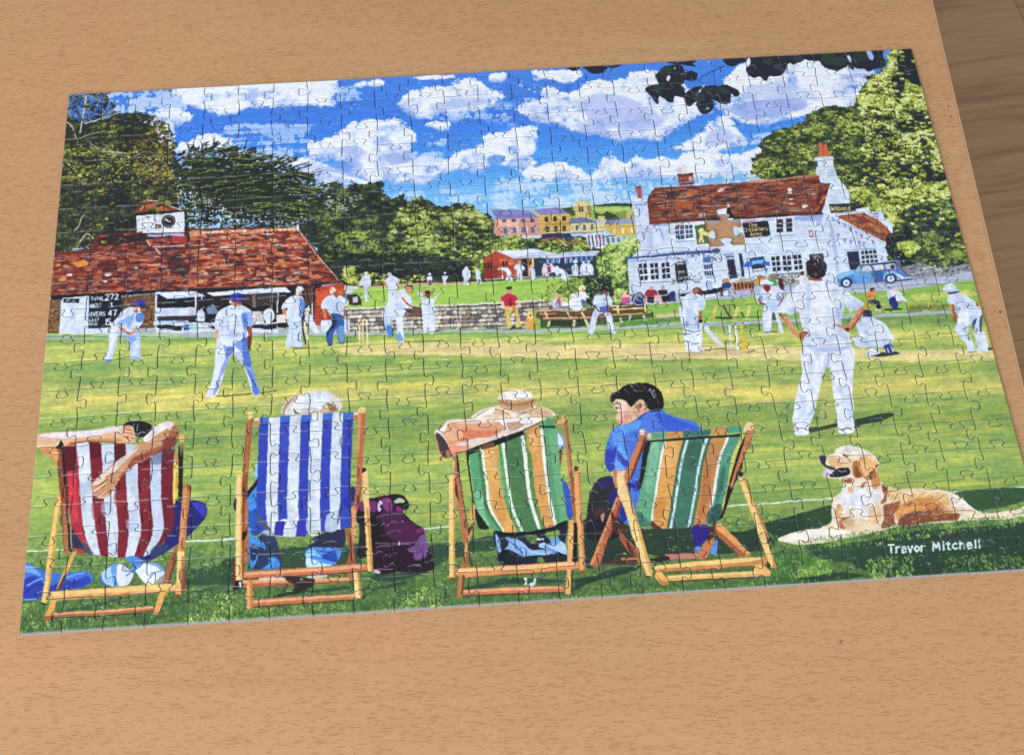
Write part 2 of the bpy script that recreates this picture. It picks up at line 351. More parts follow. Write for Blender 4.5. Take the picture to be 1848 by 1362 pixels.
# ---- right-hand trees
OLIVE = ['1d2a20', '2c3d2a', '41542f', '62762f', '8a9c43', 'b4c060']
LIME = ['18242a', '27352d', '4a5c33', '7f9336', 'a8b94a', 'cdd870', 'dfe79a']
t2 = [(1362,312),(1362,288),(1380,270),(1372,262),(1390,245),(1404,236),(1425,232),(1448,222),(1462,205),(1485,195),(1512,193),(1530,196),(1560,190),(1600,220),(1620,300),(1600,360),(1540,370),(1500,325),(1420,318),(1390,322)]
paint(TP(smooth(t2)), '243024', rough=4)
scatter(t2, 2600, 5.5, OLIVE[:3], bias=-.1, rough=4); scatter(t2, 3600, 3.1, OLIVE, rough=4, bias=-.1, clump=.7)
t1 = [(1548,180),(1556,160),(1570,142),(1590,128),(1606,112),(1612,80),(1650,70),(1668,120),(1680,170),(1695,215),(1710,260),(1725,320),(1742,390),(1765,470),(1768,485),(1700,492),(1655,480),(1625,450),(1600,400),(1560,375),(1520,372),(1530,345),(1545,330),(1560,318),(1545,290),(1556,262),(1562,230),(1549,205)]
paint(TP(smooth(t1)), '222e26', rough=4)
scatter(t1, 3600, 6, LIME[:3], rough=3, bias=-.05); scatter(t1, 7500, 3.2, LIME, rough=4, bias=-.14, clump=1.15)
scatter([(1550,178),(1590,132),(1612,80),(1650,80),(1680,150),(1688,190),(1620,200),(1570,192)], 800, 3.4, LIME[2:], bias=0.)
scatter([(1600,378),(1660,350),(1740,370),(1765,480),(1710,490),(1650,482),(1620,440)], 2200, 4, ['17212a', '243330', '2f4436', '4a5f38', '8ba04a'], bias=-.15)
scatter([(1530,350),(1600,330),(1730,330),(1740,350),(1640,372),(1600,400),(1560,375)], 900, 3.6, LIME[2:], bias=.05)
D('''
P e 16202c r=1 745,290 850,340 980,300 960,340 980,380 1000,430 940,432 890,410 850,370 830,470 805,540 760,500 730,440 725,390 740,340
P e 16202c r=.6 785,122 890,118 975,300 900,330 790,320 775,240
P e a8b94a r=1 850,390 880,430 930,445 890,470 850,460
e e 46505a 862,318 18,8
l e 4a545c w=8 750,492 830,490
''')
# ---- left tree, cedar, dark wood, lighter wood
t3 = [(80,440),(95,380),(100,320),(110,240),(116,160),(150,155),(190,160),(205,200),(225,206),(245,200),(262,205),(285,214),(300,218),(306,235),(313,262),(314,285),(320,300),(335,330),(340,380),(330,420),(260,430),(200,440),(110,452)]
paint(TP([(80,450),(100,300),(112,225),(190,215),(255,222),(300,240),(306,300),(325,330),(330,430),(200,445)]), '242a20', rough=8)
scatter(t3, 1500, 6, ['1d2420', '2a3226', '39432c'], rough=5, bias=-.1); scatter(t3, 4200, 3.4, ['1f2622', '2a3227', '3d462e', '59602f', '858a44'], rough=6, bias=-.1, clump=.7)
scatter([(118,160),(190,165),(200,205),(160,220),(124,214)], 120, 4, ['3c68b8', '5585cf'], bias=.2)
scatter([(250,250),(300,240),(315,300),(300,330),(250,320)], 160, 3, ['6a4a2a', '8a6a30', 'b09a3c'])
scatter([(120,270),(200,262),(300,285),(300,330),(180,330),(115,310)], 230, 2.6, ['7c8040', 'a9a94e', 'cfcd70'], bias=0.)
scatter([(110,340),(230,340),(240,440),(105,440)], 700, 4, ['1c2422', '2a342c', '3a4834'], bias=-.1)
scatter([(270,205),(305,218),(310,262),(290,262)], 90, 2.6, ['c3cbd8', 'dfe6f2', '9aa66a'])
BR = 'cfcdc4'
D('''
L a cfcdc4 w=17 t=.3 705,200 690,300 670,400 655,500
L a cfcdc4 w=13 t=.6 690,425 800,390 920,350 1010,325 1110,312
L a cfcdc4 w=12 t=.5 545,410 590,450 620,540 650,560
L a b9b48c w=13 t=.6 630,580 660,545 740,510 840,490 935,490
L a a8a890 w=9 t=.5 730,570 790,620 870,625 1000,570
L a c3c2b0 w=14 t=.6 830,650 940,655 1050,665
L a b3b0a0 w=10 t=.6 880,710 960,680 1080,695 1200,650 1310,690
L a b5af95 w=11 t=.4 600,1300 650,1250 665,1190 690,1170
L f cfcab4 w=18 t=.5 500,350 580,255 650,300 610,330
L f b9b48c w=12 t=.5 440,215 490,180 520,90 565,50
''')
t4 = [(313,300),(325,285),(322,268),(345,275),(340,262),(362,272),(372,258),(385,266),(388,254),(400,268),(418,262),(428,270),(452,268),(470,280),(498,276),(505,284),(520,280),(540,296),(528,302),(556,300),(545,312),(566,316),(560,326),(582,332),(590,345),(640,400),(640,430),(540,416),(330,420),(335,350)]
paint(TP([(322,330),(350,290),(400,280),(480,292),(540,325),(560,350),(600,375),(620,420),(420,392),(360,350),(335,400)]), '222c22', rough=7)
scatter(t4, 2300, 6, ['161f1b', '222d24', '2f3b29'], ang=(-.8, -.1), asp=3.2, rough=5, bias=-.1)
for (x, y, dx, dy) in [(505,292,40,-8),(520,302,45,-10),(535,318,50,-10),(540,335,44,-8),(548,352,48,-6),(470,285,10,-20),(440,272,6,-16),(345,280,-10,-22),(362,275,4,-22),(385,264,2,-16),(320,300,-8,-16),(400,268,16,-12)]:
    for k in range(5):
        a = rnd.uniform(-6, 6); D('L P 1d2c26 w=2 t=.9 %.1f,%.1f %.1f,%.1f %.1f,%.1f' % (x, y+a, x+dx*.5, y+a+dy*.4, x+dx+rnd.uniform(-6, 6), y+a+dy+rnd.uniform(-4, 2)))
scatter([(318,330),(345,325),(350,400),(325,405)], 120, 2.6, ['aec6f4', 'd4e0fa', 'e4ecfb'], ang=(1, 1.6), asp=2.4)
scatter([(345,385),(400,350),(420,390),(500,398),(560,398),(560,402),(420,412),(350,412)], 170, 2.2, ['9ebcf0', 'd4e0fa', 'e4ecfb'], asp=1.7)
scatter([(380,262),(440,275),(500,285),(560,320),(600,360),(560,372),(480,330),(400,300)], 130, 2.4, ['9ebcf0', 'd4e0fa', 'e4ecfb'], asp=2, ang=(-.4, .1))
for k in range(120):
    u = rnd.random(); cx = 330+u*255; top = np.interp(cx, [318, 360, 400, 470, 540, 600], [300, 268, 262, 280, 305, 365]); bot = np.interp(cx, [318, 400, 540, 610], [400, 392, 395, 408]); cy = top+(k/120)**1.1*(bot-top)
    ln = rnd.uniform(16, 44); sl = rnd.uniform(-.28, .05)+(.25 if cx > 520 else 0); n = int(ln*1.5); pal = rnd.choice([['3b4a2c', '61733c', '8a9c50'], ['2c3a28', '4a5a34', '7a8c48'], ['46583a', '7f9450', 'a8b868']])
    for j in range(n):
        t = j/n-.5; x = cx+t*ln; y = cy+t*ln*sl+t*t*5; q = TP([(x, y), (x, y+2.6)])
        put(q[1][0], q[1][1], rnd.uniform(3, 5.5), rnd.uniform(1.4, 2.4), rnd.uniform(-.5, .3), col(rnd.choice(['151d19', '1c261f', '222c22'])), rnd.randrange(6))
        if rnd.random() < .62: put(q[0][0], q[0][1], rnd.uniform(2.2, 4.6), rnd.uniform(1, 1.9), rnd.uniform(-.6, .1), col(rnd.choice(pal)), rnd.randrange(6))
for k in range(16):
    x = rnd.uniform(335, 420); D('L P 161c1c w=%.1f t=.7 %.1f,%.1f %.1f,%.1f %.1f,%.1f' % (rnd.uniform(1.5, 3), 375+rnd.uniform(-14, 14), 404, (x+375)/2, 372, x, rnd.uniform(318, 350)))
scatter([(322,345),(350,335),(372,360),(420,385),(420,398),(330,402)], 110, 2.0, ['a9c0ec', 'd4e0fa', 'e4ecfb'], ang=(.9, 1.5), asp=2.2)
scatter([(430,380),(520,384),(580,392),(585,402),(440,404)], 80, 1.9, ['b4c8f2', 'dde6fb'], asp=1.9)
paint(TP([(530,405),(565,400),(590,350),(620,345),(680,345),(740,385),(800,385),(860,390),(892,420),(875,470),(1080,440),(1110,460),(1100,545),(640,520),(618,515),(560,440)]), '26342a', rough=6)
t5 = [(560,372),(588,345),(596,332),(615,330),(628,338),(650,334),(672,330),(686,330),(684,342),(700,350),(705,362),(728,352),(732,366),(745,378),(780,400),(860,430),(900,455),(880,500),(640,512),(600,480),(575,440)]
scatter(t5, 2600, 6, ['1a2422', '25322a', '324130'], rough=5, bias=-.1, asp=1.8); scatter(t5, 3600, 3.4, ['1a2421', '26332a', '37452c', '505f34', '7a8a46'], rough=5, bias=-.2, clump=.7, asp=1.8)
scatter([(575,350),(620,362),(650,350),(640,378),(600,378)], 60, 2.4, ['9ebcf0', 'd4e0fa'], asp=2.4, ang=(0,.6))
paint(TP(smooth([(722,385),(750,362),(800,378),(850,378),(886,398),(890,440),(870,480),(800,460),(720,440)])), '2c3828', rough=4)
t6 = [(722,378),(738,368),(752,356),(765,360),(785,370),(802,374),(828,368),(850,372),(866,384),(886,392),(900,420),(895,440),(880,455),(872,500),(850,498),(820,470),(760,452),(705,440),(706,405),(716,390)]
scatter(t6, 1300, 5.5, ['2a3626', '3f4f2d', '56692f'], rough=5); scatter(t6, 3000, 3.2, ['222e26', '3c4c2c', '66783a', '98aa4e', 'c2cc78'], rough=5, bias=-.07, clump=.95)
scatter([(735,400),(760,385),(785,400),(790,440),(750,445)], 420, 3, ['4a5c34', '8a9c48', 'b4c464', 'd0d88a'], bias=.05)
scatter([(782,402),(800,385),(835,380),(862,398),(868,452),(840,460),(815,452),(792,440)], 520, 4.2, ['2a3626', '5c6c3a', '96a25a', 'b4bc78'], ang=(1.25, 1.75), asp=5.5, rough=3, clump=.9)
scatter([(610,425),(660,420),(700,440),(760,430),(790,460),(700,462),(620,450)], 450, 3.2, ['3c4d30', '6c8040', '9cb050'])
scatter([(600,460),(700,458),(830,462),(840,500),(720,505),(600,500)], 1000, 5, ['1a2224', '222e2c', '2e3c30'], asp=2, ang=(-.2,.2))
scatter([(640,500),(660,492),(690,495),(715,505),(745,498),(765,502),(760,510),(640,514)], 190, 3.4, ['8c9a3c', 'c9cf5c', 'e3e384'], asp=2.6, ang=(-.2,.2))
scatter([(620,480),(645,486),(640,510),(620,508)], 90, 3.4, ['5c7038', 'a9b84c', 'd6dc70'])
D('L h 9aa0a0 w=12 t=.4 1110,190 1180,250 1240,330\nL h 23302c w=16 t=.5 1000,90 1080,170 1200,260')
D('p P 2c3c2e r=2 885,430 1150,425 1150,470 1120,520 1080,540 930,520 868,505')
# ---- distance: hill, town, church, clubhouse
D('''
p i 9ab85e r=1 920,215 1060,195 1240,190 1720,160 1740,360 1000,330
p i 2f4436 r=2 1270,175 1500,160 1700,165 1720,200 1500,195 1280,190
p i b4cf72 r=2 1240,215 1450,205 1700,215 1700,260 1300,245
p i 3d5236 r=3 920,210 1040,205 1070,300 1000,310
p i 35472f r=4 1290,265 1360,275 1410,235 1470,265 1560,285 1600,300 1620,320 1480,345 1380,330 1290,320
p i 7f9a50 r=3 1500,270 1600,240 1700,270 1700,320 1560,320
p i d2b887 1635,260 1690,250 1705,320 1640,325
p i cfc07a 1070,130 1085,150 1110,130 1130,150 1150,128 1180,145 1200,128 1240,130 1250,300 1265,330 1080,330 1070,300 1085,290
p i e8dca0 1070,160 1235,155 1235,185 1075,190
p i 2a2c34 1115,200 1130,195 1135,255 1118,258
p i 2a2c34 1145,200 1160,195 1165,250 1148,255
p i 8c8356 1200,190 1240,180 1255,310 1225,320
p i 7c7ab8 r=.4 160,240 300,232 570,238 690,325 220,335
p i 8f8ccb r=.8 300,245 560,245 600,280 320,290
p i d99d8c r=.4 200,330 690,320 700,545 180,515
p i e8b9a4 r=1 220,350 460,345 460,420 230,430
w i 4a5580 m=1 n=4 f=.42 250,335 660,328 660,365 250,375
w i 5d6a95 m=1 n=4 f=.38 260,425 660,412 665,485 262,500
w i dfe4f2 m=1 n=4 f=.16 300,415 700,405 705,485 302,500
p i dfe2ee 410,520 690,505 692,545 415,555
p i 8884bd r=.4 620,235 880,205 1010,275 690,295
p i c9bb7a 590,235 620,232 700,300 690,330 660,300
p i cfae55 r=.4 690,295 1015,280 1025,480 700,500
p i b8903e r=1.5 760,380 1000,370 1000,400 770,405
w i 2c303c m=1 n=3 f=.4 715,310 1000,300 1000,360 720,370
w i 343a52 m=1 n=3 f=.42 725,415 1000,400 1005,470 730,485
l i eae2bd w=9 690,492 1025,478
p i 2b3358 r=2 700,500 1030,485 1060,560 720,560
p i e4e6f2 1155,60 1155,60 1156,61
p i 6a779e r=.4 1020,330 1180,318 1320,372 1010,385
p i d6cf9e r=.4 1020,385 1400,368 1400,470 1025,480
w i 50566e m=1 n=3 f=.3 1050,400 1300,390 1300,455 1055,462
l i 9c4038 w=14 1050,490 1200,485
p i e3e5f0 r=.5 1140,500 1400,480 1410,650 1230,665 1200,540
w i 5a4a6c m=1 n=5 f=.4 1200,500 1400,490 1410,640 1220,650
l i a0595c w=9 1030,490 1390,470
p i cfc59a 1320,300 1400,300 1395,360 1330,365
p i 77849f r=.4 1420,345 1530,340 1740,325 1740,410 1390,410
p i 9aa6c4 1530,345 1740,328 1740,400 1500,408
l i dde4f2 w=6 1535,345 1495,405
p i d6b65c r=.4 1390,400 1750,385 1760,510 1500,520 1400,440
w i e8e8e8 m=1 n=3 f=.22 1450,440 1740,420 1745,490 1460,500
p i b9ccd6 r=.6 1400,530 1760,510 1760,610 1410,620
w i 5a7f98 m=1 n=6 f=.45 1400,535 1760,520 1760,580 1410,600
''')
scatter([(885,428),(920,424),(960,430),(1000,434),(1050,432),(1062,440),(1064,455),(1000,462),(960,456),(900,456)], 620, 3, ['22302a', '3c5030', '6f8a40', 'a5ba58', 'c4cf74'], asp=1.3)
scatter([(975,432),(1040,434),(1040,440),(980,438)], 60, 2.2, ['8a4a3a', 'a86a50'])
scatter([(868,440),(892,420),(900,452),(872,475),(866,500),(860,500)], 260, 3, ['26332a', '50662f', '8ba44a', 'b9c96c'])
D('''
p i b0452f r=.4 70,760 210,680 410,760 415,970 80,990
p i 8a2f28 r=1 80,850 230,850 240,970 80,990
p i d96a44 240,760 400,765 405,840 260,830
l i e2a070 w=5 70,760 210,682 410,760
l i 5c2222 w=4 210,690 205,770
l i 5c2222 w=3 110,768 400,768
w i 1f2230 m=1 n=3 f=.66 72,808 175,800 178,870 78,878
w i 1f2230 m=1 n=2 f=.7 272,795 345,790 348,850 278,855
p i a8604a 405,765 560,760 560,975 410,985
p i 2a2630 490,770 560,765 560,960 500,970
p i 263a4e r=.4 590,760 1330,735 1300,940 1280,930 640,975 600,975
p i 223a34 r=1 1180,800 1330,790 1300,930 1270,940
p i e08a50 555,765 580,765 580,960 560,960
p i f2d2a0 598,760 622,758 628,860 605,860
w i 5f86c8 m=1 n=3 f=.72 745,770 905,765 905,820 750,828
w i 5f86c8 m=1 n=3 f=.72 945,760 1120,750 1120,815 950,822
w i 5f86c8 m=1 n=3 f=.66 1120,745 1280,735 1280,790 1125,810
w i dde6f8 m=1 n=6 f=.18 745,770 1120,752 1120,815 750,826
p i cfdaf0 r=.3 210,680 500,665 660,658 850,710 1140,690 1390,675 1440,690 1300,735 860,765 640,760 410,768
p i e8eefb r=.3 230,685 640,662 680,690 560,720 420,735
l i 9fb0d4 w=5 410,765 640,757 850,760 1330,732
p i c9cad0 r=.5 80,990 640,962 1000,945 1280,930 1280,945 640,985 90,1005
l i 222b3a w=9 80,1000 400,990 640,972 1000,955
''')
# bowling green, bank, stone wall
def grassf(base, st=.12):
    b = col(base)
    return lambda sl: np.clip(b*(1+(NS[sl]*st+NT[sl]*st*.6)[..., None]*np.float32([1.2, .8, .5])), 0, 1)
paint(TP([(640,520),(740,512),(860,509),(1020,500),(1090,505),(1090,545),(1000,545),(900,548),(640,562),(610,560)]), grassf('a3cb5c', .07))
paint(TP([(640,519),(740,511),(860,508),(860,511),(740,515),(660,521)]), 'cfa58c', rough=1)
paint(TP([(610,556),(800,549),(910,544),(1000,538),(1002,543),(910,549),(800,553),(612,562)]), 'dcdcc4', rough=1.5)
paint(TP([(612,560),(800,553),(910,548),(1000,543),(1002,590),(980,600),(800,598),(620,604)]), '39343a', rough=1)
def stones(quad, rows, cols, pal, f=.86):
    q = np.array(quad, float)
    for r in range(rows):
        u = -rnd.random()/cols
        while u < 1:
            w = rnd.uniform(.5, 1.5)/cols; u0, u1 = max(u, 0), min(u+w*f, 1); v0 = (r+.12)/rows; v1 = (r+.9)/rows
            if u1 > u0:
                def B(a, b): return (q[0]*(1-a)+q[1]*a)*(1-b)+(q[3]*(1-a)+q[2]*a)*b
                paint(TP(smooth([B(u0, v0+rnd.uniform(0, .15)/rows), B(u1, v0), B(u1, v1), B(u0, v1-rnd.uniform(0, .2)/rows)], k=3)), rnd.choice(pal), var=.08)
            u += w
ST = ['cfc9bb', 'e2ddd0', 'b3a898', '8f8378', '6d6668', 'd8d3c8', 'bdb4a4']
stones([(618,561),(910,550),(910,595),(618,604)], 6, 30, ST)
stones([(905,550),(1000,544),(1000,592),(905,595)], 6, 13, ST)
D('p h 6b503c r=1.5 745,930 850,925 860,1040 700,1045\np P cdd0d2 r=1 985,538 1036,534 1036,545 985,548')
scatter([(975,540),(985,520),(1005,508),(1030,503),(1055,500),(1075,510),(1082,540),(1060,560),(1040,545),(1000,548)], 520, 3, ['2a3a2c', '4f6a38', '86a44c', 'b4c868'])
D('p P aebbc0 r=1 84,585 620,575 640,612 84,612\np P aab5cc r=1 1130,500 1770,470 1780,560 1120,560')
# ---- barn on the left
def shingles(quad, rows, pal, w=(6, 15), dens=1.0, skip=0):
    q = np.array(quad, float); L = np.hypot(*(q[1]-q[0]))
    for r in range(rows):
        u = -rnd.random()*.02
        while u < 1:
            ww = rnd.uniform(*w)/L; u1 = min(u+ww, 1); u0 = max(u, 0); k = r/rows; k1 = (r+1.15)/rows
            if rnd.random() > skip and u1 > u0:
                def B(a, b): return (q[0]*(1-a)+q[1]*a)*(1-b)+(q[3]*(1-a)+q[2]*a)*b
                c = col(rnd.choice(pal)); paint(TP([B(u0, k+rnd.uniform(-.1, .1)/rows), B(u1, k+rnd.uniform(-.1, .1)/rows), B(u1, k1), B(u0, k1)]), c, var=.1)
            u += ww
RT = ['7c2f28', '8d3a2c', 'a04630', '6a2a2a', 'b4583a', '5c2a2e', '93402f', 'c46a44', '4a2a30', '7a3a34', '89493e', 'a05040']
bp = [(84,535),(92,500),(98,455),(165,448),(175,425),(245,418),(340,412),(535,410),(560,440),(615,510),(560,518),(470,518),(340,522),(230,524),(100,535)]
paint(TP(bp), '6a2f2a', rough=1.5)
shingles([(60,462),(340,448),(340,522),(60,536)], 16, RT, (4, 17), skip=.12)
shingles([(178,424),(340,416),(340,450),(178,456)], 8, RT[:6]+['3c2a2e', '4f2a2c'], (5, 16), skip=.1)
shingles([(340,415),(537,410),(614,511),(340,522)], 22, RT+['c8744c', 'd68a5c'], (5, 17), skip=.08)
def flecks(quad, n, pal, sx=(3, 8), sy=(1, 1.8)):
    q = np.array(quad, float)
    for _ in range(n):
        a, b = rnd.random(), rnd.random(); p = (q[0]*(1-a)+q[1]*a)*(1-b)+(q[3]*(1-a)+q[2]*a)*b; p = TP([p])[0]
        put(p[0], p[1], rnd.uniform(*sx)*TS*.5, rnd.uniform(*sy)*TS*.5, 0, col(rnd.choice(pal))*rnd.uniform(.9, 1.05), rnd.randrange(6))
flecks([(98,458),(340,450),(340,520),(98,532)], 240, ['3c2228', '4a2628', 'c9765a', 'd49a80', '8c8088', '2a2028'], (6, 22), (1, 3.4))
flecks([(340,420),(540,415),(600,508),(340,518)], 420, ['3c2228', '4a2630', 'd98a62', 'dba58a', '8c8088', 'e6c8b4', '6e2420', 'c05a3c'], (5, 20), (1.5, 4.5))
flecks([(180,425),(340,420),(340,445),(180,452)], 70, ['2a2026', '3a2428', 'b0664e', '6e3a34'], (6, 22), (1, 4))
D('''
p f e0933e r=2 430,570 560,530 600,560 590,600 480,625
p f d98f52 r=1.5 240,590 290,575 300,600 260,615
p f d98f40 r=1.5 270,750 340,725 360,760 290,785
P f f0e4e0 775,685 840,680 845,705 790,715
P f eadfe4 360,695 420,690 415,715 365,712
P f f0e0da 1110,620 1145,620 1145,634 1110,634
P f dd9c86 r=1 1250,590 1390,580 1380,605 1260,608
P f f0e0d4 r=1 760,765 805,762 800,782 770,780
p f 2a1f28 r=4 a=.8 700,290 1200,250 1230,330 1000,360 720,380
p f 3a2029 r=4 a=.7 1470,520 1640,480 1700,620 1680,720 1500,700
p g e9a184 r=2 a=.8 0,110 180,105 180,160 0,165
''')
for k in range(24): D('P g %s v=.1 r=.6 %d,%d %d,%d %d,%d %d,%d' % (rnd.choice(['e8b48c', 'f0d4bc', 'd08a5c', 'e6c6a4']), k*49+4, 112-k*1.6, k*49+44, 108-k*1.6, k*49+42, 132-k*1.6, k*49+8, 135-k*1.6))
D('''
p g eef1f8 1180,30 1200,30 1212,100 1180,90
l g e9c0a4 w=11 1195,90 1400,360 1560,540 1670,670
l g 232029 w=16 0,738 400,725 900,705 1350,690 1650,670
p g 1e1c26 0,742 1340,700 1460,685 1460,760 1380,780 1380,1140 0,1200
# clock turret
p f 7c3a2c r=1 1105,5 1180,-65 1240,-125 1380,-110 1490,-40 1560,-8 1640,10 1120,30
p f b5643e r=2 1230,-60 1350,-90 1450,-40 1500,0 1230,10
l f f0dfd0 w=14 1230,-115 1390,-100 1480,-50 1640,5
l f e8c49c w=14 1240,-100 1180,-20 1165,0
p f e4ebf8 1125,60 1650,10 1650,235 1130,250
p f 1c2420 1105,30 1320,10 1650,-2 1650,14 1120,60
p f 1c2420 1650,0 1680,20 1690,230 1655,235
l f 2a2430 w=10 1235,60 1262,95
e f 26242c 1475,115 77,70
e f 4a463f 1475,115 60,54
e f 26242c 1478,118 52,46
l f f4f0e0 w=12 1435,95 1495,125
l f f4f0e0 w=9 1445,85 1480,118
p f a9b4e0 r=1 1250,265 1640,245 1660,290 1500,275 1240,290
l f e6e4f0 w=13 1300,398 1500,388 1650,378
l f e8b0a0 w=22 1235,320 1280,385
l f e0a690 w=26 1335,410 1390,480
p f a63a34 r=2 1500,290 1650,280 1650,350 1480,345
p f 1d1f28 1680,235 1700,230 1705,330 1680,340
''')
for k in range(16):
    a = k*math.pi/8; D('l f e8e4d6 w=7 %.1f,%.1f %.1f,%.1f' % (1475+54*math.cos(a), 115+49*math.sin(a), 1475+66*math.cos(a), 115+61*math.sin(a)))
scatter([(248,392),(262,390),(280,398),(284,416),(258,420),(248,410)], 60, 1.4, ['8c88b4', 'a9a2cc', '4a4258', '6a3c48'], asp=2.5, sm=False)
# barn front, scoreboard
D('''
p f 1c1a22 190,925 1340,868 1780,870 1780,925 1340,900 190,985
p f 7a5638 165,975 300,965 280,1340 150,1340
p f 6e4c34 960,940 1340,905 1340,1280 960,1290
''')
flecks([(92,542),(109,540),(106,598),(88,600)], 90, ['2c2228', 'c8a878', 'a07448', '4a3430'], (3, 5), (1.6, 2.6))
flecks([(219,540),(281,534),(279,590),(220,592)], 260, ['2c2228', 'c8a878', 'a07448', '4a3430', '8c5a38'], (3, 6), (1.4, 2.4))
D('''
p f dbe6f7 315,955 610,930 605,1290 810,1275 805,1340 280,1345
p f 151a26 328,962 505,960 500,1005 330,1005
l f dfe6f4 w=14 350,988 400,980
l f c8d2e4 w=9 420,988 465,985
p f 142030 610,935 965,915 960,1130 835,1275 598,1285
t f e6edf8 h=34 w=9 g=-2 632,978 TOTAL
t f f0f5fc h=62 w=13 g=-3 785,975 272
t f e6edf8 h=36 w=9 g=-2 620,1055 WKTS
t f e6edf8 h=48 w=12 g=-2 835,1058 3
t f e6edf8 h=42 w=10 g=-2 615,1152 OVERS
t f f0f5fc h=60 w=13 g=-2 822,1148 47
t f e6edf8 h=34 w=8 g=-2 613,1212 LAST
t f e6edf8 h=28 w=7 g=-2 613,1252 RUNS
t f f0f5fc h=60 w=13 g=-2 780,1245 15
l f 2a3040 w=10 568,1150 570,1172
p f e4ebf8 1330,890 1780,880 1810,930 1470,958 1345,905
p f 151922 1352,905 1460,965 1770,945 1760,1055 1350,1065
p f dbe5f6 1330,1065 1765,1055 1765,1140 1330,1150
p f 3c2c34 1345,1155 1770,1145 1740,1200 1360,1200
l f d8e2f4 w=22 1340,890 1332,1250
l f dfe6f4 w=16 1775,920 1772,1130
p f dbe5f6 r=2 1320,1190 1500,1230 1800,1220 1800,1330 1330,1330
p f 2b4fa0 r=2 1640,1260 1700,1240 1720,1310 1640,1310
p f 7fd0b0 r=2 1700,1270 1760,1240 1790,1300 1710,1305
p f 20202a r=3 1340,1250 1470,1240 1620,1260 1620,1310 1360,1290
p g dfe9f9 0,765 70,760 190,815 0,825
p g dfe9f9 195,775 700,735 1060,715 1125,770 870,780 600,790 270,810
l g dde6f8 w=22 75,810 80,940
l g dde6f8 w=14 150,780 145,850
l g dde6f8 w=14 978,780 968,1000
l g dde6f8 w=15 1345,715 1355,1050
p g 3b3236 r=3 590,800 960,790 960,900 720,930 600,900
p g 7c6c60 r=1 700,800 740,800 740,930 700,930
p g 8c7c70 r=1 890,790 915,790 915,960 895,960
p g 5a3c30 r=1 1250,720 1350,715 1350,900 1280,900
p g c4c6cf r=1.5 a=.8 0,930 75,930 75,1030 0,1030
p g dbe5f6 r=2 85,1000 140,930 180,990 170,1090 80,1080
p g 6f86a8 r=2 195,940 250,905 320,990 290,1020 200,1010
p g e4dcd8 r=1 700,975 810,975 830,1100 700,1110
P g dfe8f8 820,985 880,945 930,985 935,1060 870,1110 830,1070
p g e4dcd4 r=1 950,1020 1060,1010 1070,1100 960,1110
p g d3dcec r=1.5 0,1100 960,1100 980,1190 0,1200
p g 20212c r=3 200,1130 960,1120 960,1160 700,1165 280,1165
p g e8ecf4 r=1 700,1180 970,1175 970,1210 700,1215
p g 8fd0c0 r=2 0,1130 100,1120 110,1170 0,1180
p g b6402c 1380,740 1460,700 1700,675 1705,1090 1640,1120 1480,1130 1380,1130
p g d65a34 1390,765 1700,730 1700,900 1400,920
l g 5c1c1c w=9 1385,930 1480,920
l g 3a2028 w=14 1700,680 1700,860
l g 5a3a30 w=16 1385,780 1370,1120
p g e4d9c8 r=2 1265,960 1300,910 1330,960 1320,1010 1270,1040
P g dde6f8 1270,1040 1330,1000 1370,1080 1430,1210 1380,1210 1290,1110
p g e6e2da r=1 1710,710 1780,705 1780,770 1710,775
''')
# fence rails beyond the barn
D('''
p h e4e0d4 r=2 0,700 160,700 160,745 0,740
p h 3a2c28 r=2 30,790 130,790 180,850 190,910 60,915
p h c4cad4 r=2 90,830 140,820 150,880 100,890
''')
def leafy(pts, n, pal):
    q = TP(smooth(pts)); r = mask(q, 4); x0, y0, m = r; ys, xs = np.nonzero(m)
    for _ in range(n):
        k = rng.integers(0, len(ys)); X, Y = xs[k]+x0, ys[k]+y0; c = col(rnd.choice(pal)); d = c*.35
        for j in range(7): put(X+rnd.uniform(-7, 7), Y+rnd.uniform(1, 7), rnd.uniform(2.4, 4.4), rnd.uniform(1.8, 3), rnd.uniform(0, 3), d, rnd.randrange(6))
        for j in range(8): put(X+rnd.uniform(-6, 6), Y+rnd.uniform(-5, 1.5), rnd.uniform(2.0, 4.2), rnd.uniform(1.4, 2.8), rnd.uniform(0, 3), np.clip(c*rnd.uniform(.82, 1.15), 0, 1), rnd.randrange(6))
leafy(t1, 300, ['7f9336', 'a8b94a', 'cdd870', '9aac46', 'dfe79a']); leafy(t2, 90, ['62762f', '8a9c43', 'a0b050']); leafy(t6, 80, ['748a3c', 'a0b450', 'c6d27a']); leafy(t5, 60, ['4a5c34', '66783a', '3c4d30'])
leafy([(110,200),(280,220),(312,290),(330,400),(110,430)], 90, ['59602f', '858a44', 'a9a94e', '6a4a2a', '66702f'])
# ---- hedge and inn
scatter([(1080,455),(1092,447),(1110,440),(1130,428),(1150,428),(1158,440),(1150,455),(1136,470),(1132,490),(1136,520),(1140,545),(1120,552),(1096,540),(1085,505),(1078,480)], 1500, 3.2, ['1e2a28', '34482e', '66843f', '9dbb58', 'c6d985'], bias=.1, rough=3)
scatter([(1052,512),(1080,498),(1104,504),(1108,530),(1100,548),(1060,548)], 320, 3, ['1c2628', '26322e', '3a4c34'], bias=-.1)
WALL = lambda sl: np.clip(col('d3e1f6')*(1+(NP[sl]*.035+NT[sl]*.03)[..., None]), 0, 1)
paint(TP([(1140,364),(1172,364),(1180,405),(1380,395),(1478,388),(1472,300),(1505,298),(1510,318),(1532,345),(1535,378),(1560,375),(1610,400),(1612,440),(1600,440),(1606,480),(1604,500),(1500,510),(1400,505),(1220,530),(1136,530),(1132,470),(1160,445),(1150,430)]), WALL)
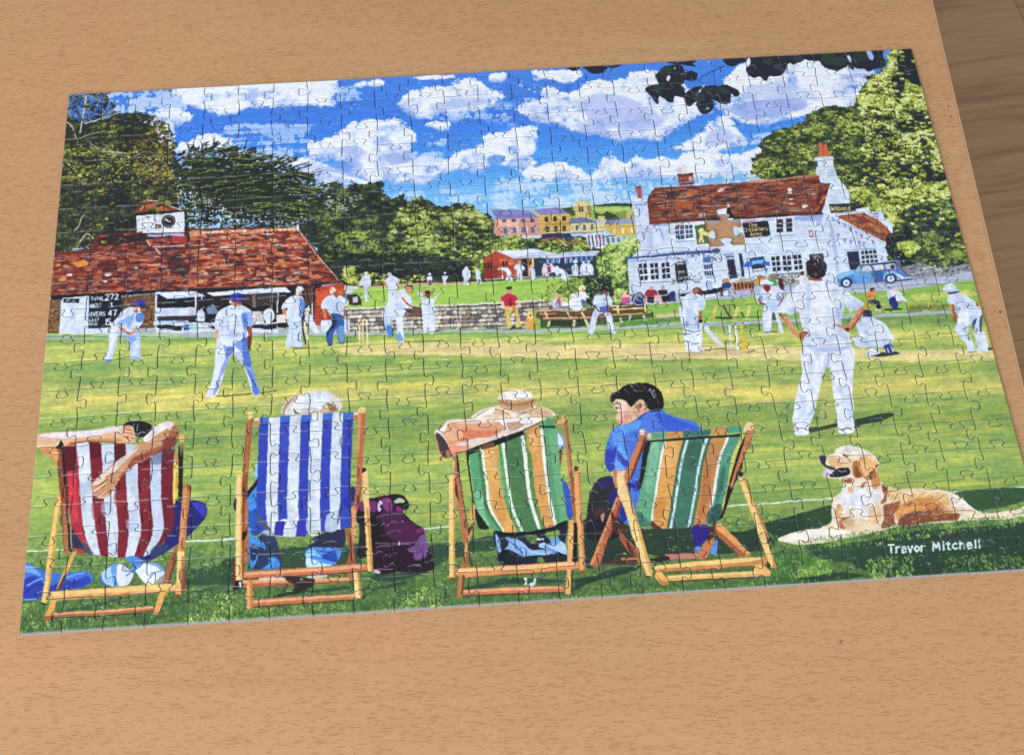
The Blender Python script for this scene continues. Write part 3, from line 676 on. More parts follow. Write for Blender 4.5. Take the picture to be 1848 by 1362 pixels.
D('''
p j cfdcf4 150,740 290,735 330,1000 350,1290 230,1330 200,1000
p j 8fa6dc 140,775 290,760 290,785 150,800
p j b9caee 290,1000 350,1000 350,1290 320,1300
l j e7eefb w=14 140,745 290,735
p j c2574a 175,600 225,590 235,705 185,715
p j a03c38 170,580 225,575 228,600 175,605
p j dfe7f7 160,715 245,708 248,735 150,745
p j 8a3a32 620,450 785,435 800,560 640,575
p j 5c2a2c 610,465 625,440 790,430 790,462
l j e0d4d8 w=8 640,545 790,535
l j e0c4c0 w=6 640,500 720,492
P j e9dfe2 615,400 660,350 700,350 710,400 745,410 740,435 620,445
e j d8a8a0 760,500 22,28
''')
rq = [(1181,341),(1480,316),(1484,384),(1175,402)]
paint(TP([(1170,398),(1490,385),(1490,395),(1172,412)]), WALL)
D('''
P k d2694a r=.5 585,110 600,95 625,110 640,130 670,120 690,180 695,260 600,268 590,180\nl k 9c4434 w=10 630,120 640,180 645,255\np k dfe8f8 540,268 745,252 748,290 545,308\nl k 8496c0 w=7 545,306 748,290\np k d9e4f7 570,305 745,292 770,480 600,500\np k b9c9ec r=1 680,400 760,400 770,470 690,480
''')
paint(TP([(1170,352),(1181,339),(1290,333),(1400,324),(1476,316),(1480,330),(1499,331),(1484,388),(1380,393),(1173,405),(1168,360)]), '75392f', rough=1)
IT = ['7a3a30', '863f30', '6a302c', '93492f', '5c2c2c', 'a3553a', '70403a', '8a5040', '4e2c30']
shingles([(1176,343),(1478,318),(1484,386),(1173,403)], 15, IT, (8, 30), skip=.1)
flecks([(1180,345),(1478,322),(1484,382),(1178,398)], 330, ['4a282a', 'b07458', '3c2a30', 'c8a090', '93786c', 'b45a34'], (8, 30), (1, 2.6))
shingles([(1478,330),(1498,330),(1484,386),(1470,386)], 12, ['6a302c', '93492f', 'b56a48', '4e2c30'], (5, 12), skip=.1)
D('''
p j 2f2c3c r=3 a=.75 510,630 640,640 640,690 520,700
p j b25a33 r=4 a=.7 600,760 800,740 820,820 600,840
p j b8673c r=2 a=.6 700,640 860,620 850,670 720,690
P j e8b8a8 1050,630 1125,598 1130,620 1080,650
p j c9a288 r=1 a=.9 1400,505 1690,500 1695,520 1410,545
p k c98a5c r=1 a=.8 0,510 420,465 590,450 590,470 420,490 0,530
p j d9c4c4 r=1 a=.7 860,880 930,870 935,910 850,925
e k f0e6e8 275,620 28,20
e k e2c0b8 275,655 28,14
e k f0dcd4 285,725 24,8
e k f0dcd4 290,775 24,8
P k f0e4e0 400,800 440,785 470,795 430,820
e k e8e0e0 530,668 22,7
l j 1c1a26 w=14 320,975 750,950 1030,940 1300,930 1816,900
l k 1c1a26 w=12 0,905 350,890 640,870
l k e4ecf9 w=30 715,600 660,800 630,870
p j ccd8f0 r=1 a=.8 430,1010 560,1000 560,1120 440,1130
P j 9cb4e8 r=2 a=.8 425,1050 445,1060 470,1160 450,1170
p j e9f0fb 1050,840 1160,820 1180,880 1060,895
e j f2e8d8 1178,792 12,20
P j 1d1c28 1160,840 1185,810 1215,880 1240,930 1165,940
p j e8eefa 1165,935 1230,930 1235,950 1160,955
l j c4485a w=12 335,990 400,1000 460,985 540,990
l j 4a68c8 w=7 345,1015 520,1005
l j 6f8ad8 w=8 420,1030 450,1140
p j dbe6f8 575,995 800,985 810,1170 585,1185
w j 2c3350 m=3 n=2 f=.78 590,1010 695,1005 700,1160 600,1165
w j 2c3350 m=3 n=2 f=.78 700,1005 785,1000 790,1150 705,1158
w j 6a7cb8 m=3 n=4 f=.3 600,1012 785,1002 790,1150 600,1160
l j c04858 w=14 610,1030 630,1000 660,1035
l j 7c92d4 w=12 580,1190 815,1178
p j e4ebf9 800,970 945,950 990,1240 835,1260
p j 4c6a3c r=.5 805,1015 940,990 985,1200 835,1215
P j e9dc90 845,1070 880,1040 905,1070 930,1080 940,1130 905,1110 900,1150 915,1195 895,1200 880,1160 870,1195 850,1190 865,1120
P j e9dc90 920,1050 955,1025 985,1045 975,1080 985,1150 960,1130 935,1110 925,1090
e j f3ecb4 885,1055 20,18
l j 3c5a30 w=5 905,1080 930,1060
l j 2c3a28 w=6 838,1215 985,1200
p j e1e9f8 980,1230 1360,1220 1370,1260 1000,1280
p j 24222c r=.3 1325,985 1610,955 1635,1120 1360,1145
t j e6d48a h=42 w=8 g=-4 1400,1030 The
t j f0e09a h=39 w=8 g=-4 1342,1080 Cricketers
t j e6d48a h=40 w=8 g=-4 1420,1126 Arms
p j d3c4e8 r=1 1330,960 1500,940 1500,955 1340,990
l j b8485c w=8 1340,975 1480,950
p k b9c6ee r=1 0,925 640,885 640,910 60,960 0,960
p k 8fa6e2 r=2 a=.85 310,930 640,900 620,950 560,960 330,965
P k 9fb2e6 r=2 a=.8 560,960 620,955 600,1000 570,1000
p k e2eaf9 100,925 320,905 330,1105 115,1120
w k 262838 m=3 n=1 f=.85 120,940 205,932 210,1085 125,1092
w k 262838 m=3 n=1 f=.85 225,930 300,925 308,1080 232,1085
l k b8586c w=10 130,965 160,935 200,960
l k b8586c w=10 235,965 265,930 300,955
l k 7c8ec8 w=12 108,1125 340,1112
l k c0455a w=6 520,905 560,890 630,905
p k b04048 480,1065 520,1058 535,1135 495,1142
p k e8eaf4 495,1075 515,1072 522,1125 502,1128
p k 24303a 700,778 980,765 995,850 720,875
t k dcc878 h=46 w=11 g=-2 725,850 Wilsons
l k e7eefb w=14 640,900 780,900 980,1010 1320,1205
p k a45a3e r=.5 780,905 1070,870 1230,940 1330,1030 1480,1190 1440,1220 1340,1205 1060,1060
l k 7fa0e0 w=8 720,930 980,1030 1310,1215
l k c8d6f2 w=20 690,920 740,1130 780,1362
l k 8fa8de w=9 712,960 760,1160 795,1362
''')
shingles([(1512,388),(1560,384),(1618,436),(1602,440)], 9, ['a5603f', 'b5714c', '8d4a38', '7a3c34', 'bf8058'], (8, 22), skip=.1)
for k in range(8):
    x = 850+k*0; D('p k %s %d,%d %d,%d %d,%d' % (['7a8ed0', '8a5a94'][k % 2], 730+k*62, 915+k*36, 765+k*62, 935+k*36, 748+k*62, 970+k*36))
for (x, y) in [(780,1100),(850,1150),(920,1170),(1010,1180),(1060,1195)]: D('p k 7f96cc %d,%d %d,%d %d,%d' % (x, y, x+40, y-2, x+22, y+55))
scatter([(1535,345),(1560,335),(1580,350),(1600,372),(1618,400),(1606,402),(1590,378),(1560,372)], 420, 3.4, LIME[1:], rough=3)
D('p k d9e4f7 r=1 1160,860 1300,860 1300,960 1250,940\nw k 5a628c m=2 n=2 f=.7 1190,870 1240,868 1245,920 1200,925')
# ground floor of the inn
D('''
p m 4f6aa8 r=1 40,385 200,378 700,330 1080,300 1085,335 700,365 60,405
l m 23305c w=13 50,402 260,388 600,355 1080,318
l m 7a8cc4 w=8 240,360 700,322 1000,290
p m a9bfee r=1 a=.9 70,410 560,395 570,430 80,450
Q m 4a4460 r=1 1000,300 1060,285 1085,320 1040,335 1000,325
p m dce6f8 185,440 560,410 575,650 200,665
w m 1e2230 m=3 n=2 f=.74 190,455 290,445 300,640 205,650
w m 1e2230 m=3 n=2 f=.74 315,450 410,440 420,630 325,640
w m 1e2230 m=3 n=2 f=.74 435,445 535,435 550,620 448,630
l m 5c78b8 w=11 185,668 580,655
p m 20202c 588,460 650,430 715,445 735,640 615,662
t m b9bccb h=26 w=7 g=-4 622,560 oees
t m b9bccb h=24 w=7 g=-4 628,625 Carters
p m c9ccd8 615,455 690,450 690,465 615,470
l m 9a9cac w=5 622,580 700,572
L m 8c98b0 w=6 580,470 600,430 640,410 700,420
''')
scatter([(1215,470),(1232,460),(1258,462),(1300,452),(1305,465),(1280,475),(1240,478)], 130, 2, ['e9eefa', '7a88b4', '4a5488', 'f4f6fc', 'a8b6dc'], asp=1.3, sm=False)
D('''
p m d4e0f6 890,400 990,395 1030,600 910,600
w m 252c44 m=2 n=4 f=.7 905,465 1005,455 1020,590 920,598
l m 5c78b8 w=10 925,608 1045,598
Q m a9bfe8 r=2 930,650 980,640 1000,720 960,730
p m 3f63ae r=1 a=.9 900,395 985,385 985,450 905,450
p m 2a2a3c 1158,415 1240,405 1275,610 1190,625
p m b9caec 1125,345 1235,330 1240,410 1150,410
p m 2b2c40 1150,385 1235,375 1235,385 1150,395
l m 6d7ca8 w=12 1120,350 1160,380 1230,345
p m 1f2c50 r=1 1285,345 1320,350 1350,600 1320,600
p m d5e2f6 1235,410 1290,400 1320,600 1275,610
p m 24304e 1405,395 1560,380 1590,530 1440,550
Q m 2f62c4 r=1 1325,495 1400,425 1500,400 1580,430 1665,445 1640,480 1560,470 1480,460 1420,490
p m 7ac0e8 r=1 1430,430 1560,410 1550,450 1430,465
p m e8ecf8 1440,520 1570,505 1570,525 1450,540
p m dce6f8 1625,385 1816,355 1816,560 1650,575
w m 1f2432 m=3 n=2 f=.72 1645,385 1735,375 1745,545 1660,550
w m 1f2432 m=3 n=1 f=.72 1765,370 1816,365 1816,545 1770,545
l m 26344e w=9 1640,580 1816,562
p n dce6f8 45,240 400,215 425,430 70,455
l n 8fa8e2 w=9 45,235 400,212
w n 1f2432 m=3 n=2 f=.76 65,255 165,245 180,420 85,430
w n 1f2432 m=3 n=2 f=.76 185,245 285,238 300,415 200,422
w n 1f2432 m=3 n=2 f=.76 305,238 400,230 418,405 320,412
l n 24304a w=10 75,460 430,432
p n 2a2c3c 485,235 640,228 650,300 490,300
t n b8bccc h=26 w=7 g=-2 520,270 Carte
l n a9bde6 w=14 712,0 760,200 800,430
p n d5e2f6 870,190 1220,170 1260,420 900,420
p n 2c3048 895,210 1020,200 1045,400 935,410
w n 1f2838 m=3 n=4 f=.7 1045,195 1215,180 1245,330 1055,345
l n 5c78c0 w=8 870,190 1210,172
l n 9db4e4 w=10 1330,130 1365,300
''')
# walls, shrubs and road beside the inn
scatter([(1604,425),(1640,420),(1700,430),(1748,470),(1750,488),(1700,492),(1640,488),(1608,478)], 1300, 4, ['171f26', '22302c', '34442f', '5c6f38', '93a850'], bias=-.12, rough=3)
scatter([(1625,440),(1650,435),(1660,455),(1640,462)], 150, 3, ['7f9336', 'b9cc5c', 'd9e58c'])
paint(TP([(1625,482),(1660,474),(1700,488),(1740,475),(1752,480),(1756,492),(1700,498),(1640,500),(1622,498)]), '8c909c', rough=1.5)
flecks([(1628,478),(1750,480),(1752,494),(1632,498)], 160, ['c9ccd4', 'e2e4ea', '5c626e', 'a4a8b2', '3c4450'], (3, 8), (1.5, 3))
flecks([(1210,503),(1262,497),(1262,510),(1210,512)], 40, ['6e7a6c', '9aa08c', '4a4e50'], (3, 6), (1.5, 3))
flecks([(1320,505),(1470,490),(1476,512),(1330,520)], 340, ['5c6650', '9aa58c', '3c4440', 'b9b8a8', '7a7466', 'd9d4b8'], (3, 6), (2, 3.6))
paint(TP([(1130,535),(1218,528),(1390,512),(1500,512),(1560,518),(1640,506),(1760,490),(1764,500),(1640,520),(1560,527),(1480,524),(1390,534),(1290,540),(1200,548),(1130,552)]), lambda sl: np.clip(col('b4bdd6')*(1+NT[sl]*.12)[..., None], 0, 1), rough=1.5)
D('p P 1e2232 r=1 1226,531 1310,517 1312,524 1270,534 1228,536\np P e4eaf6 1220,536 1290,530 1300,536 1240,540')
# ---- the cricket field
KV = [(540, 'a6c363'), (556, 'aac564'), (572, '84ab52'), (592, '6f994e'), (606, '9fbe5a'), (612, 'c6d06c'), (622, 'b2c362'), (640, 'a0ba5c'), (652, '92b058'), (664, 'aabf60'), (676, '95b056'), (690, 'b8c262'),
      (704, 'cdc968'), (716, 'cac96a'), (728, 'a6bc5e'), (745, '8caa54'), (770, '86a450'), (800, '90ad54'), (830, 'a0ba5a'), (860, 'a2bc5c'), (890, '96b256'), (915, '8cab52'), (948, '7e9f4c'), (962, '77994a'), (985, '668a48'), (1010, '5a7e40'), (1050, '50743c'), (1100, '4a6c3a'), (1200, '42643a')]
_yy, _xx = np.mgrid[0:TH, 0:TW].astype(np.float32)
_Hi = np.linalg.inv(HM); _den = _Hi[2, 0]*_xx+_Hi[2, 1]*_yy+_Hi[2, 2]
SX = (_Hi[0, 0]*_xx+_Hi[0, 1]*_yy+_Hi[0, 2])/_den; SY = (_Hi[1, 0]*_xx+_Hi[1, 1]*_yy+_Hi[1, 2])/_den
_L = SY+.045*(SX-924)*np.clip((SY-600)/300, .35, 1)+NB*7
FIELD = ramp(KV, _L)
FIELD = FIELD*.9+FIELD.mean(-1, keepdims=True)*.1
_lw = np.clip((_L-930)/40, 0, 1)[..., None]
_s = NS*.06+NT*.06+fbm(14, 90, 91, 3)*.10+fbm(50, 160, 92, 3)*.13+NC*.05
FIELD = FIELD*(1+(1-_lw)*_s[..., None]*np.float32([1.35, .75, .45]))+(1-_lw)*(np.clip(fbm(12, 150, 95, 3)-.15, 0, 1)*.5)[..., None]*np.float32([.5, .3, .05])
_g = fbm(330, 236, 97, 3)
FIELD = FIELD*(1+(.25+.75*_lw)*(_g*.42+NC*.12)[..., None]*np.float32([1.1, .8, .6])); FIELD = np.clip(FIELD, 0, 1)
fgrass = lambda sl: FIELD[sl]
paint(TP([(40,606),(150,606),(340,610),(640,606),(800,601),(960,600),(1130,592),(1290,582),(1400,575),(1560,566),(1640,560),(1800,552),(1960,560),(1960,1100),(20,1200)]), fgrass, var=0)
# verge with grass, path, far lawns
paint(TP([(960,560),(1060,556),(1200,548),(1290,541),(1480,526),(1560,528),(1640,521),(1790,500),(1800,560),(1640,566),(1400,580),(1130,597),(960,604)]), grassf('8fbb58', .07), rough=1)
D('''
p P 79a850 r=1.5 85,601 180,606 340,606 640,600 800,594 960,594 960,600 640,606 340,612 180,612 85,610
p P c3d87a r=1.5 85,602 330,604 330,606 85,604
p P b3bbc4 r=1.5 a=.95 330,603 640,600 800,596 960,595 1060,590 1200,585 1380,577 1450,573 1560,566 1700,560 1800,554 1800,561 1560,573 1380,584 1200,592 1060,596 960,600 800,600 640,604 330,609
p P a9bcae r=2 a=.9 80,606 200,610 330,607 330,610 200,614 80,612
p P d5c79c r=1.5 1185,568 1230,564 1230,572 1185,578
p P 5f9448 r=2 1120,580 1230,572 1230,580 1120,590
p P c8cf6a r=2 1640,532 1750,524 1770,532 1650,542
p P 7d8a45 r=2 1640,552 1710,548 1712,556 1640,562
''')
pit = col('e2cf92')
paint(TP([(600,628),(700,621),(900,619),(1060,622),(1200,620),(1450,624),(1640,632),(1820,630),(1822,645),(1640,652),(1450,650),(1200,648),(1000,646),(900,644),(760,640),(640,640)]), lambda sl: np.clip((pit*.95+FIELD[sl]*.07)*(1+(NS[sl]*.06+NT[sl]*.10)[..., None]), 0, 1), rough=3)
paint(TP([(1300,728),(1460,714),(1540,700),(1540,706),(1440,722),(1300,733)]), 'cdb878', rough=2, alpha=.6)
paint(TP([(1540,700),(1700,690),(1800,690),(1800,700),(1640,704),(1540,712)]), 'd2cc6c', rough=3, alpha=.6)
LINE = 'e6efe8'
for q in ([(40,995),(75,993),(118,990)], [(330,977),(380,974),(432,970)], [(760,954),(790,951),(815,951)], [(1300,914),(1380,908),(1500,899),(1506,899)], [(1700,889),(1790,882),(1860,877)], [(400,975),(424,972)], [(560,965),(575,964)]):
    line(TP(q), 4, LINE, rough=1.2)
# ---- players and watchers, far to near


# bowling green figures
D('''
P h W 235,570 270,565 290,620 300,690 260,720 265,790 275,860 235,870 230,780 225,720 190,700 155,730 180,640
e h c8906c 258,565 18,20
e h e8ecf4 242,560 20,16
l h c8906c w=10 180,680 158,728
l h w3 w=10 250,730 265,860
P h W 490,600 540,590 610,640 590,700 575,760 590,850 560,880 545,780 530,780 510,860 480,860 490,720 450,650
e h d0d4e0 500,575 26,20
l h c8906c w=12 610,650 570,700
l h c8906c w=10 455,660 470,700
P h W 915,600 960,600 965,640 950,680 920,680 905,630
e h W 938,572 16,16
l h c88a6c w=6 950,600 962,590
P h 6a5a7a 920,640 955,640 955,690 925,690
P h W 1085,590 1130,590 1145,600 1120,640 1120,680 1100,680 1075,605
e h W 1103,562 15,14
P h W 1300,530 1340,510 1380,540 1385,600 1360,640 1370,680 1345,680 1335,640 1325,680 1305,675 1310,620 1295,590
e h f0f2f8 1340,505 18,16
l h b09080 w=6 1350,530 1355,600
P h W 1435,540 1465,520 1495,550 1490,600 1510,665 1490,665 1470,620 1475,670 1460,670 1450,610
e h d8b8a0 1458,515 14,14
P i W 240,870 290,865 340,870 380,920 370,950 400,1000 370,1000 350,960 340,1000 320,1000 325,930 280,900 290,980 270,985 270,900
e i e8d0c8 240,880 14,12
P i W 430,830 490,830 530,880 500,900 495,995 475,1000 465,920 455,995 435,990 435,900 405,870
e i e0a890 460,810 20,20
P i W 585,870 620,865 640,910 635,985 590,990 570,890
e i e8b090 600,850 18,20
P i e4dcea 720,860 780,840 850,850 860,900 790,930 780,950 720,945
e i e8e8f4 745,835 18,14
e i e4d4e0 810,835 20,18
P i 8c3a50 770,860 800,850 810,910 780,910
l i e8c0a0 w=12 730,900 722,955
l i e8c0a0 w=12 770,900 785,955
P i W 860,890 900,870 980,910 1000,990 970,1010 930,990 920,930 880,950 855,930
e i W 880,865 20,18
P i W 1040,850 1080,820 1110,860 1115,920 1120,950 1060,950 1045,900
e i e8ecf6 1080,800 24,16
l i 8c6a60 w=6 1085,850 1100,890
P i W 1140,840 1180,820 1260,830 1265,930 1140,930
e i e6eaf4 1170,808 18,14
e i e6eaf4 1225,800 20,14
l i 3a3a44 w=7 1200,850 1205,920
e i 242c20 768,1008 9,9
''')
# seated spectators behind the boundary
D('''
Q l 5a3a30 r=1 450,610 800,590 1230,570 1600,545 1600,620 1660,640 1600,660 1250,690 830,720 450,700
''')
paint(TP([(975,575),(1060,573),(1180,562),(1180,572),(1060,590),(975,592)]), '4a5a36', rough=2)
D('''
p l 2a3a28 r=2 560,700 960,690 980,770 580,775
l l e0b98c w=20 440,612 600,602 850,608 960,590
l l c98f60 w=18 440,640 620,640
l l e0b48c w=20 470,690 740,690 1000,680
l l a0623c w=9 470,705 740,708 1000,694
l l c98f60 w=18 1000,690 1240,655
l l 5c3428 w=16 610,575 800,570
l l e4c49c w=24 500,620 530,690
l l e4c49c w=26 750,620 790,690
l l e4c49c w=26 900,620 940,680
l l e8d0b0 w=30 940,700 980,790
l l e8d0b0 w=26 560,720 540,780
l l e8d0b0 w=28 830,710 815,780
l l ead7a8 w=22 1230,555 1590,535
l l 30242a w=12 1240,540 1580,548
l l eadf9c w=22 1240,595 1590,580
l l d8b45c w=18 1240,655 1500,645 1660,630
l l 5a3a30 w=9 1570,635 1665,640
l l e8d8a0 w=26 1300,560 1310,640
l l e8d8a0 w=26 1590,540 1600,620
l l cfdcec w=22 1440,660 1425,720
l l e8dcc0 w=30 1330,690 1345,740
l l e8dcc0 w=26 1580,660 1610,720
l l 2a3a28 w=12 1260,720 1590,690
P l dfe4f2 595,480 640,460 680,500 690,560 620,575 590,590
e l e2b088 630,450 24,26
P l b06068 640,480 660,470 680,550 650,555
e l e8c080 690,480 24,22
P l e8ecf6 690,500 740,520 745,555 700,560
P l e9eefa 755,520 800,470 860,440 900,510 915,590 820,600 760,550
e l eae6e6 815,445 36,24
P l eef1fa 850,440 900,390 940,400 960,440 945,500 900,490
e l f0e0a8 910,360 40,34
e l d89c80 918,385 18,20
P l 5c6a94 900,490 940,495 940,545 905,545
l l e6ecf8 w=22 940,430 985,470
P l e8d0a8 1340,500 1350,440 1400,390 1430,440 1430,500
e l 8a4030 1410,420 16,18
P l d04c9c 1345,470 1425,460 1430,520 1350,520
e l d8a890 1260,460 18,24
L l 3a3a48 w=16 1455,500 1480,430 1560,420 1600,480
e l 1e2c54 1530,500 72,62
e l d8dfee 1530,500 66,54
e l 27386a 1530,500 54,46
l l e0e4f0 w=10 1490,470 1545,510
P m 9a3040 270,770 300,740 380,745 400,800 290,830 265,800
e m e4a48c 335,725 24,24
l m e8b8a0 w=24 385,800 375,900
l m e8b8a0 w=22 285,820 285,900
P m 2a2838 410,750 500,745 510,790 430,800
e m d89880 462,720 22,26
l m e8b8a0 w=20 480,800 510,890
l m e8b8a0 w=24 410,800 440,900
p m 1e1c28 r=2 290,830 370,820 370,890 300,890
p m 1e1c28 r=2 440,820 500,810 560,790 600,870 460,880
P m 24386c 530,780 590,760 590,860 540,850
e m c8906c 1150,650 44,36
P m 27407e 1110,680 1180,660 1220,700 1160,740 1115,730
l m e0b090 w=16 1215,690 1230,750
l m 7c90b8 w=22 1120,740 1180,730 1185,810
P m e8ecf6 1130,770 1170,760 1175,800 1130,800
p m 5c3430 1085,740 1110,740 1115,810 1090,810
L m 6a3a2c w=90 1240,710 1330,695 1450,690
''')
for k in range(12): D('l m %s w=10 %d,%d %d,%d' % (['c98a5c', '3a2024'][k % 2], 1225+k*20, 668-k, 1235+k*20, 745-k))
D('''
l m b9764c w=12 1215,745 1330,750 1450,735
l m 8c5238 w=14 1240,760 1255,790
l m 8c5238 w=14 1430,745 1435,800
L m c08458 w=10 1215,665 1300,655 1380,665 1460,650
P m d8a030 1475,640 1510,600 1560,620 1580,650 1550,690 1480,700
e m a86a50 1520,605 28,24
P m 4f9a5c 1605,640 1660,600 1710,640 1700,690 1640,700 1610,680
e m a86a50 1655,590 26,22
l m e8c0a0 w=14 1700,630 1720,670
p m 6a3430 r=2 1720,600 1780,620 1800,720 1740,690
P n e4e8f2 365,500 400,460 460,480 470,560 380,580
e n 5a3830 408,445 22,24
l n c88a6c w=14 365,510 375,560
p n 3a2028 r=2 150,540 200,560 220,640 180,620
Q n 24222c r=2 560,360 600,500 560,520
P n e08a3c 1130,640 1180,620 1210,650 1200,700 1150,720 1100,730
e n 2c2028 1175,620 28,22
e n c88a6c 1192,640 18,20
P n 3c3a4c 1130,740 1200,730 1260,760 1240,780 1150,775
P n W 1330,640 1380,620 1430,650 1440,710 1350,720
e n 8c94a8 1360,600 26,20
P n 2a2a80 1360,720 1440,700 1455,800 1430,830 1370,800
e n e4c8c0 1430,620 26,24
P n W 1420,660 1470,640 1530,720 1550,760 1480,740 1440,740
l n e8c0a0 w=12 1250,700 1340,690
p n e8d8e0 1210,800 1270,790 1270,850 1200,850
e n 1e1e30 1240,805 28,28
l n e0a080 w=20 1280,760 1340,840
l n c8905c w=14 1450,760 1560,770
l n 1e2428 w=20 1300,840 1500,830
l n b08a3c w=8 1050,740 1130,725
L n b89a44 w=9 1560,790 1700,780 1816,770
L n c8a84c w=8 1660,780 1700,740 1780,760 1816,740
l n 6a5a30 w=12 1570,830 1816,815
L n 7a6a34 w=9 1580,810 1620,790 1640,830
l n e8c860 w=9 1780,730 1790,830
Q n b9a04c r=2 a=.8 1080,780 1150,770 1160,850 1080,840
''')
# parked estate car
D('''
Q n 1c2236 r=1 800,590 1000,560 1300,540 1620,510 1540,500 1200,540 840,570
P n 4f8ad2 775,500 790,460 870,430 960,420 1000,390 1030,350 1050,345 1440,310 1480,340 1540,460 1600,480 1600,500 1440,515 1290,540 1200,545 960,560 820,560
P n 8fc0ee 800,460 880,430 960,425 990,440 900,470 830,500 790,500
Q n 2e62a8 r=1 1180,430 1290,430 1280,520 1200,530
P n 6aa4e0 990,430 1170,430 1180,540 1000,550
p n 232c44 1030,355 1070,345 1440,312 1445,330 1150,350 1060,360
P n cfdcf0 1080,365 1150,360 1165,420 1060,420
P n 9fb4d4 1010,380 1050,360 1060,420 990,430
p n cfdcf0 1180,355 1290,342 1310,400 1200,412
p n b9cbe8 1310,345 1420,330 1440,390 1330,395
l n e8eefa w=10 1050,345 1200,328 1440,303
l n 7c3c34 w=14 1150,345 1190,430 1210,540
l n 7c3c34 w=10 1300,345 1310,400
l n 7c3c34 w=10 1190,415 1400,395
l n 7c3c34 w=18 1430,310 1500,400 1560,470
l n 8c4a3c w=14 1200,515 1290,510
P n 9cc4f0 1290,490 1330,430 1400,415 1450,440 1470,480 1440,470 1400,440 1350,450 1310,500
e n 5c3438 1400,370 26,24
P n c8daf2 1440,440 1480,460 1520,490 1450,490
l n e8eefa w=14 1440,505 1520,498 1600,485
e n 1c2a4c 890,545 62,56
e n b9d0ee 890,548 40,38
e n e8f2fc 890,548 28,27
e n 4a6aa0 890,548 12,12
e n 1c2a4c 1375,498 64,54
e n b9d0ee 1375,500 44,38
e n e8f2fc 1375,500 30,27
e n 4a6aa0 1375,500 12,12
l n cfdcf0 w=8 780,480 790,540
''')
# man in red shirt and the sitting dog
D('''
Q l 2a2c28 r=2 100,790 180,780 270,790 200,805 110,810
P l e0c070 70,560 190,560 215,640 230,700 235,780 180,790 190,700 150,620 130,700 140,790 90,790 80,680
P l b98a44 150,560 185,560 180,640 150,600
P l e4c8c0 10,490 60,470 70,520 60,570 40,560
P l e4c8c0 190,490 210,480 250,550 240,570
P l c42c46 20,470 70,430 110,420 180,440 205,480 180,510 180,550 70,555 55,510 30,500
P l 8c1e34 120,470 140,460 150,550 110,555
e l d09478 115,385 28,36
P l 262028 85,350 140,345 140,370 88,375
P l e0b05c 285,790 300,700 310,640 330,610 370,610 385,650 400,720 415,790 370,800 350,820 325,800
P l f0d898 310,640 340,620 370,630 365,690 330,690
e l b8802c 345,660 16,14
P l c48a40 370,690 400,720 410,780 375,790
l l 3a2c28 w=9 335,655 350,668
''')
# fielder by the scoreboard
D('''
L p 35502c w=10 870,900 960,880 1060,870 1200,860 1300,850
P p w2 840,600 1130,600 1165,720 1170,850 1210,880 1150,880 1070,895 1060,860 1050,760 1010,640 930,640 900,760 850,900 780,920 800,850 830,700
P p e4ecfa 840,610 920,610 880,720 850,820 810,890 795,880 825,760
P p w3 1000,640 1100,640 1130,700 1080,740 1040,700
P p c9d9f6 1100,700 1150,720 1160,850 1080,870 1065,780
P p W 850,600 840,520 920,440 970,370 1050,330 1110,340 1190,400 1210,450 1180,520 1130,560 1040,600 940,570
P p w3 980,470 1060,420 1110,400 1080,500 1040,560 1010,500
P p w4 1130,400 1200,400 1215,450 1180,490 1120,480
P p w3 930,480 1000,460 990,520 940,530
l p k3 w=26 930,540 1020,600 1060,620
l p k2 w=14 925,535 1015,595
l p k2 w=28 1120,560 1080,620 1040,630
P p k1 1100,340 1150,320 1170,360 1140,380 1100,360
P p k3 1100,370 1140,370 1130,395 1108,385
P p 3a3aa8 1105,290 1130,255 1200,250 1225,290 1210,330 1160,320 1110,310
P p 26266e 1160,300 1215,300 1205,335 1165,330
P p w4 800,900 850,890 860,915 790,925
P p w3 1070,870 1150,865 1150,895 1070,900
''')
# big fielder, back to us
D('''
L s4 3c5c34 w=16 280,1300 500,1285 760,1265 960,1235
P s4 e0a888 290,580 340,590 340,660 315,720 300,680
P s4 e2ebfb 340,650 590,650 640,660 650,780 680,960 740,1120 780,1280 710,1290 690,1240 640,1090 590,950 500,830 460,870 400,1010 350,1160 300,1300 200,1310 190,1295 230,1200 270,1060 290,880 300,760
P s4 7f9fe4 540,700 640,660 660,780 690,960 740,1110 780,1260 720,1290 710,1200 650,1060 600,950 580,820 490,740
P s4 4f74ce 590,660 640,670 660,800 690,950 650,980 600,930 590,800
P s4 5a7cd4 640,1000 690,1060 750,1200 770,1270 710,1270 690,1160
P s4 8fa6e4 380,740 430,760 500,760 440,900 400,1010 350,1100 330,1200 280,1290 275,1240 330,1080 360,980 400,880
P s4 5a78c8 430,760 500,790 440,860 400,860
P s4 c9daf8 490,820 580,840 600,930 540,900
P s4 k4 620,540 690,530 685,720 665,800 645,770 640,650
P s4 k3 650,560 690,540 685,640 660,640
P s4 dce6f9 480,300 560,300 650,340 690,380 700,530 630,540 640,650 340,650 340,570 290,560 300,420 360,350
P s4 8fb2ee 580,400 690,390 695,530 640,540 630,640 590,640 600,540
P s4 5c86da 590,400 640,410 640,530 610,560 585,480
L s4 9bb6ec w=10 380,430 370,520 360,600
L s4 8fb0ea w=12 440,480 430,560 480,620
L s4 9bb6ec w=9 520,420 540,520
l s4 6a86c8 w=7 340,632 580,638
P s4 k2 470,270 560,270 575,300 520,320 470,300
P s4 k3 510,260 580,265 570,300 520,290
P s4 3434a0 445,240 460,195 520,175 590,185 610,230 580,270 500,265 450,260
P s4 23236e 550,200 600,195 612,240 580,275 560,260
e s4 e8d0c8 458,270 14,20
''')
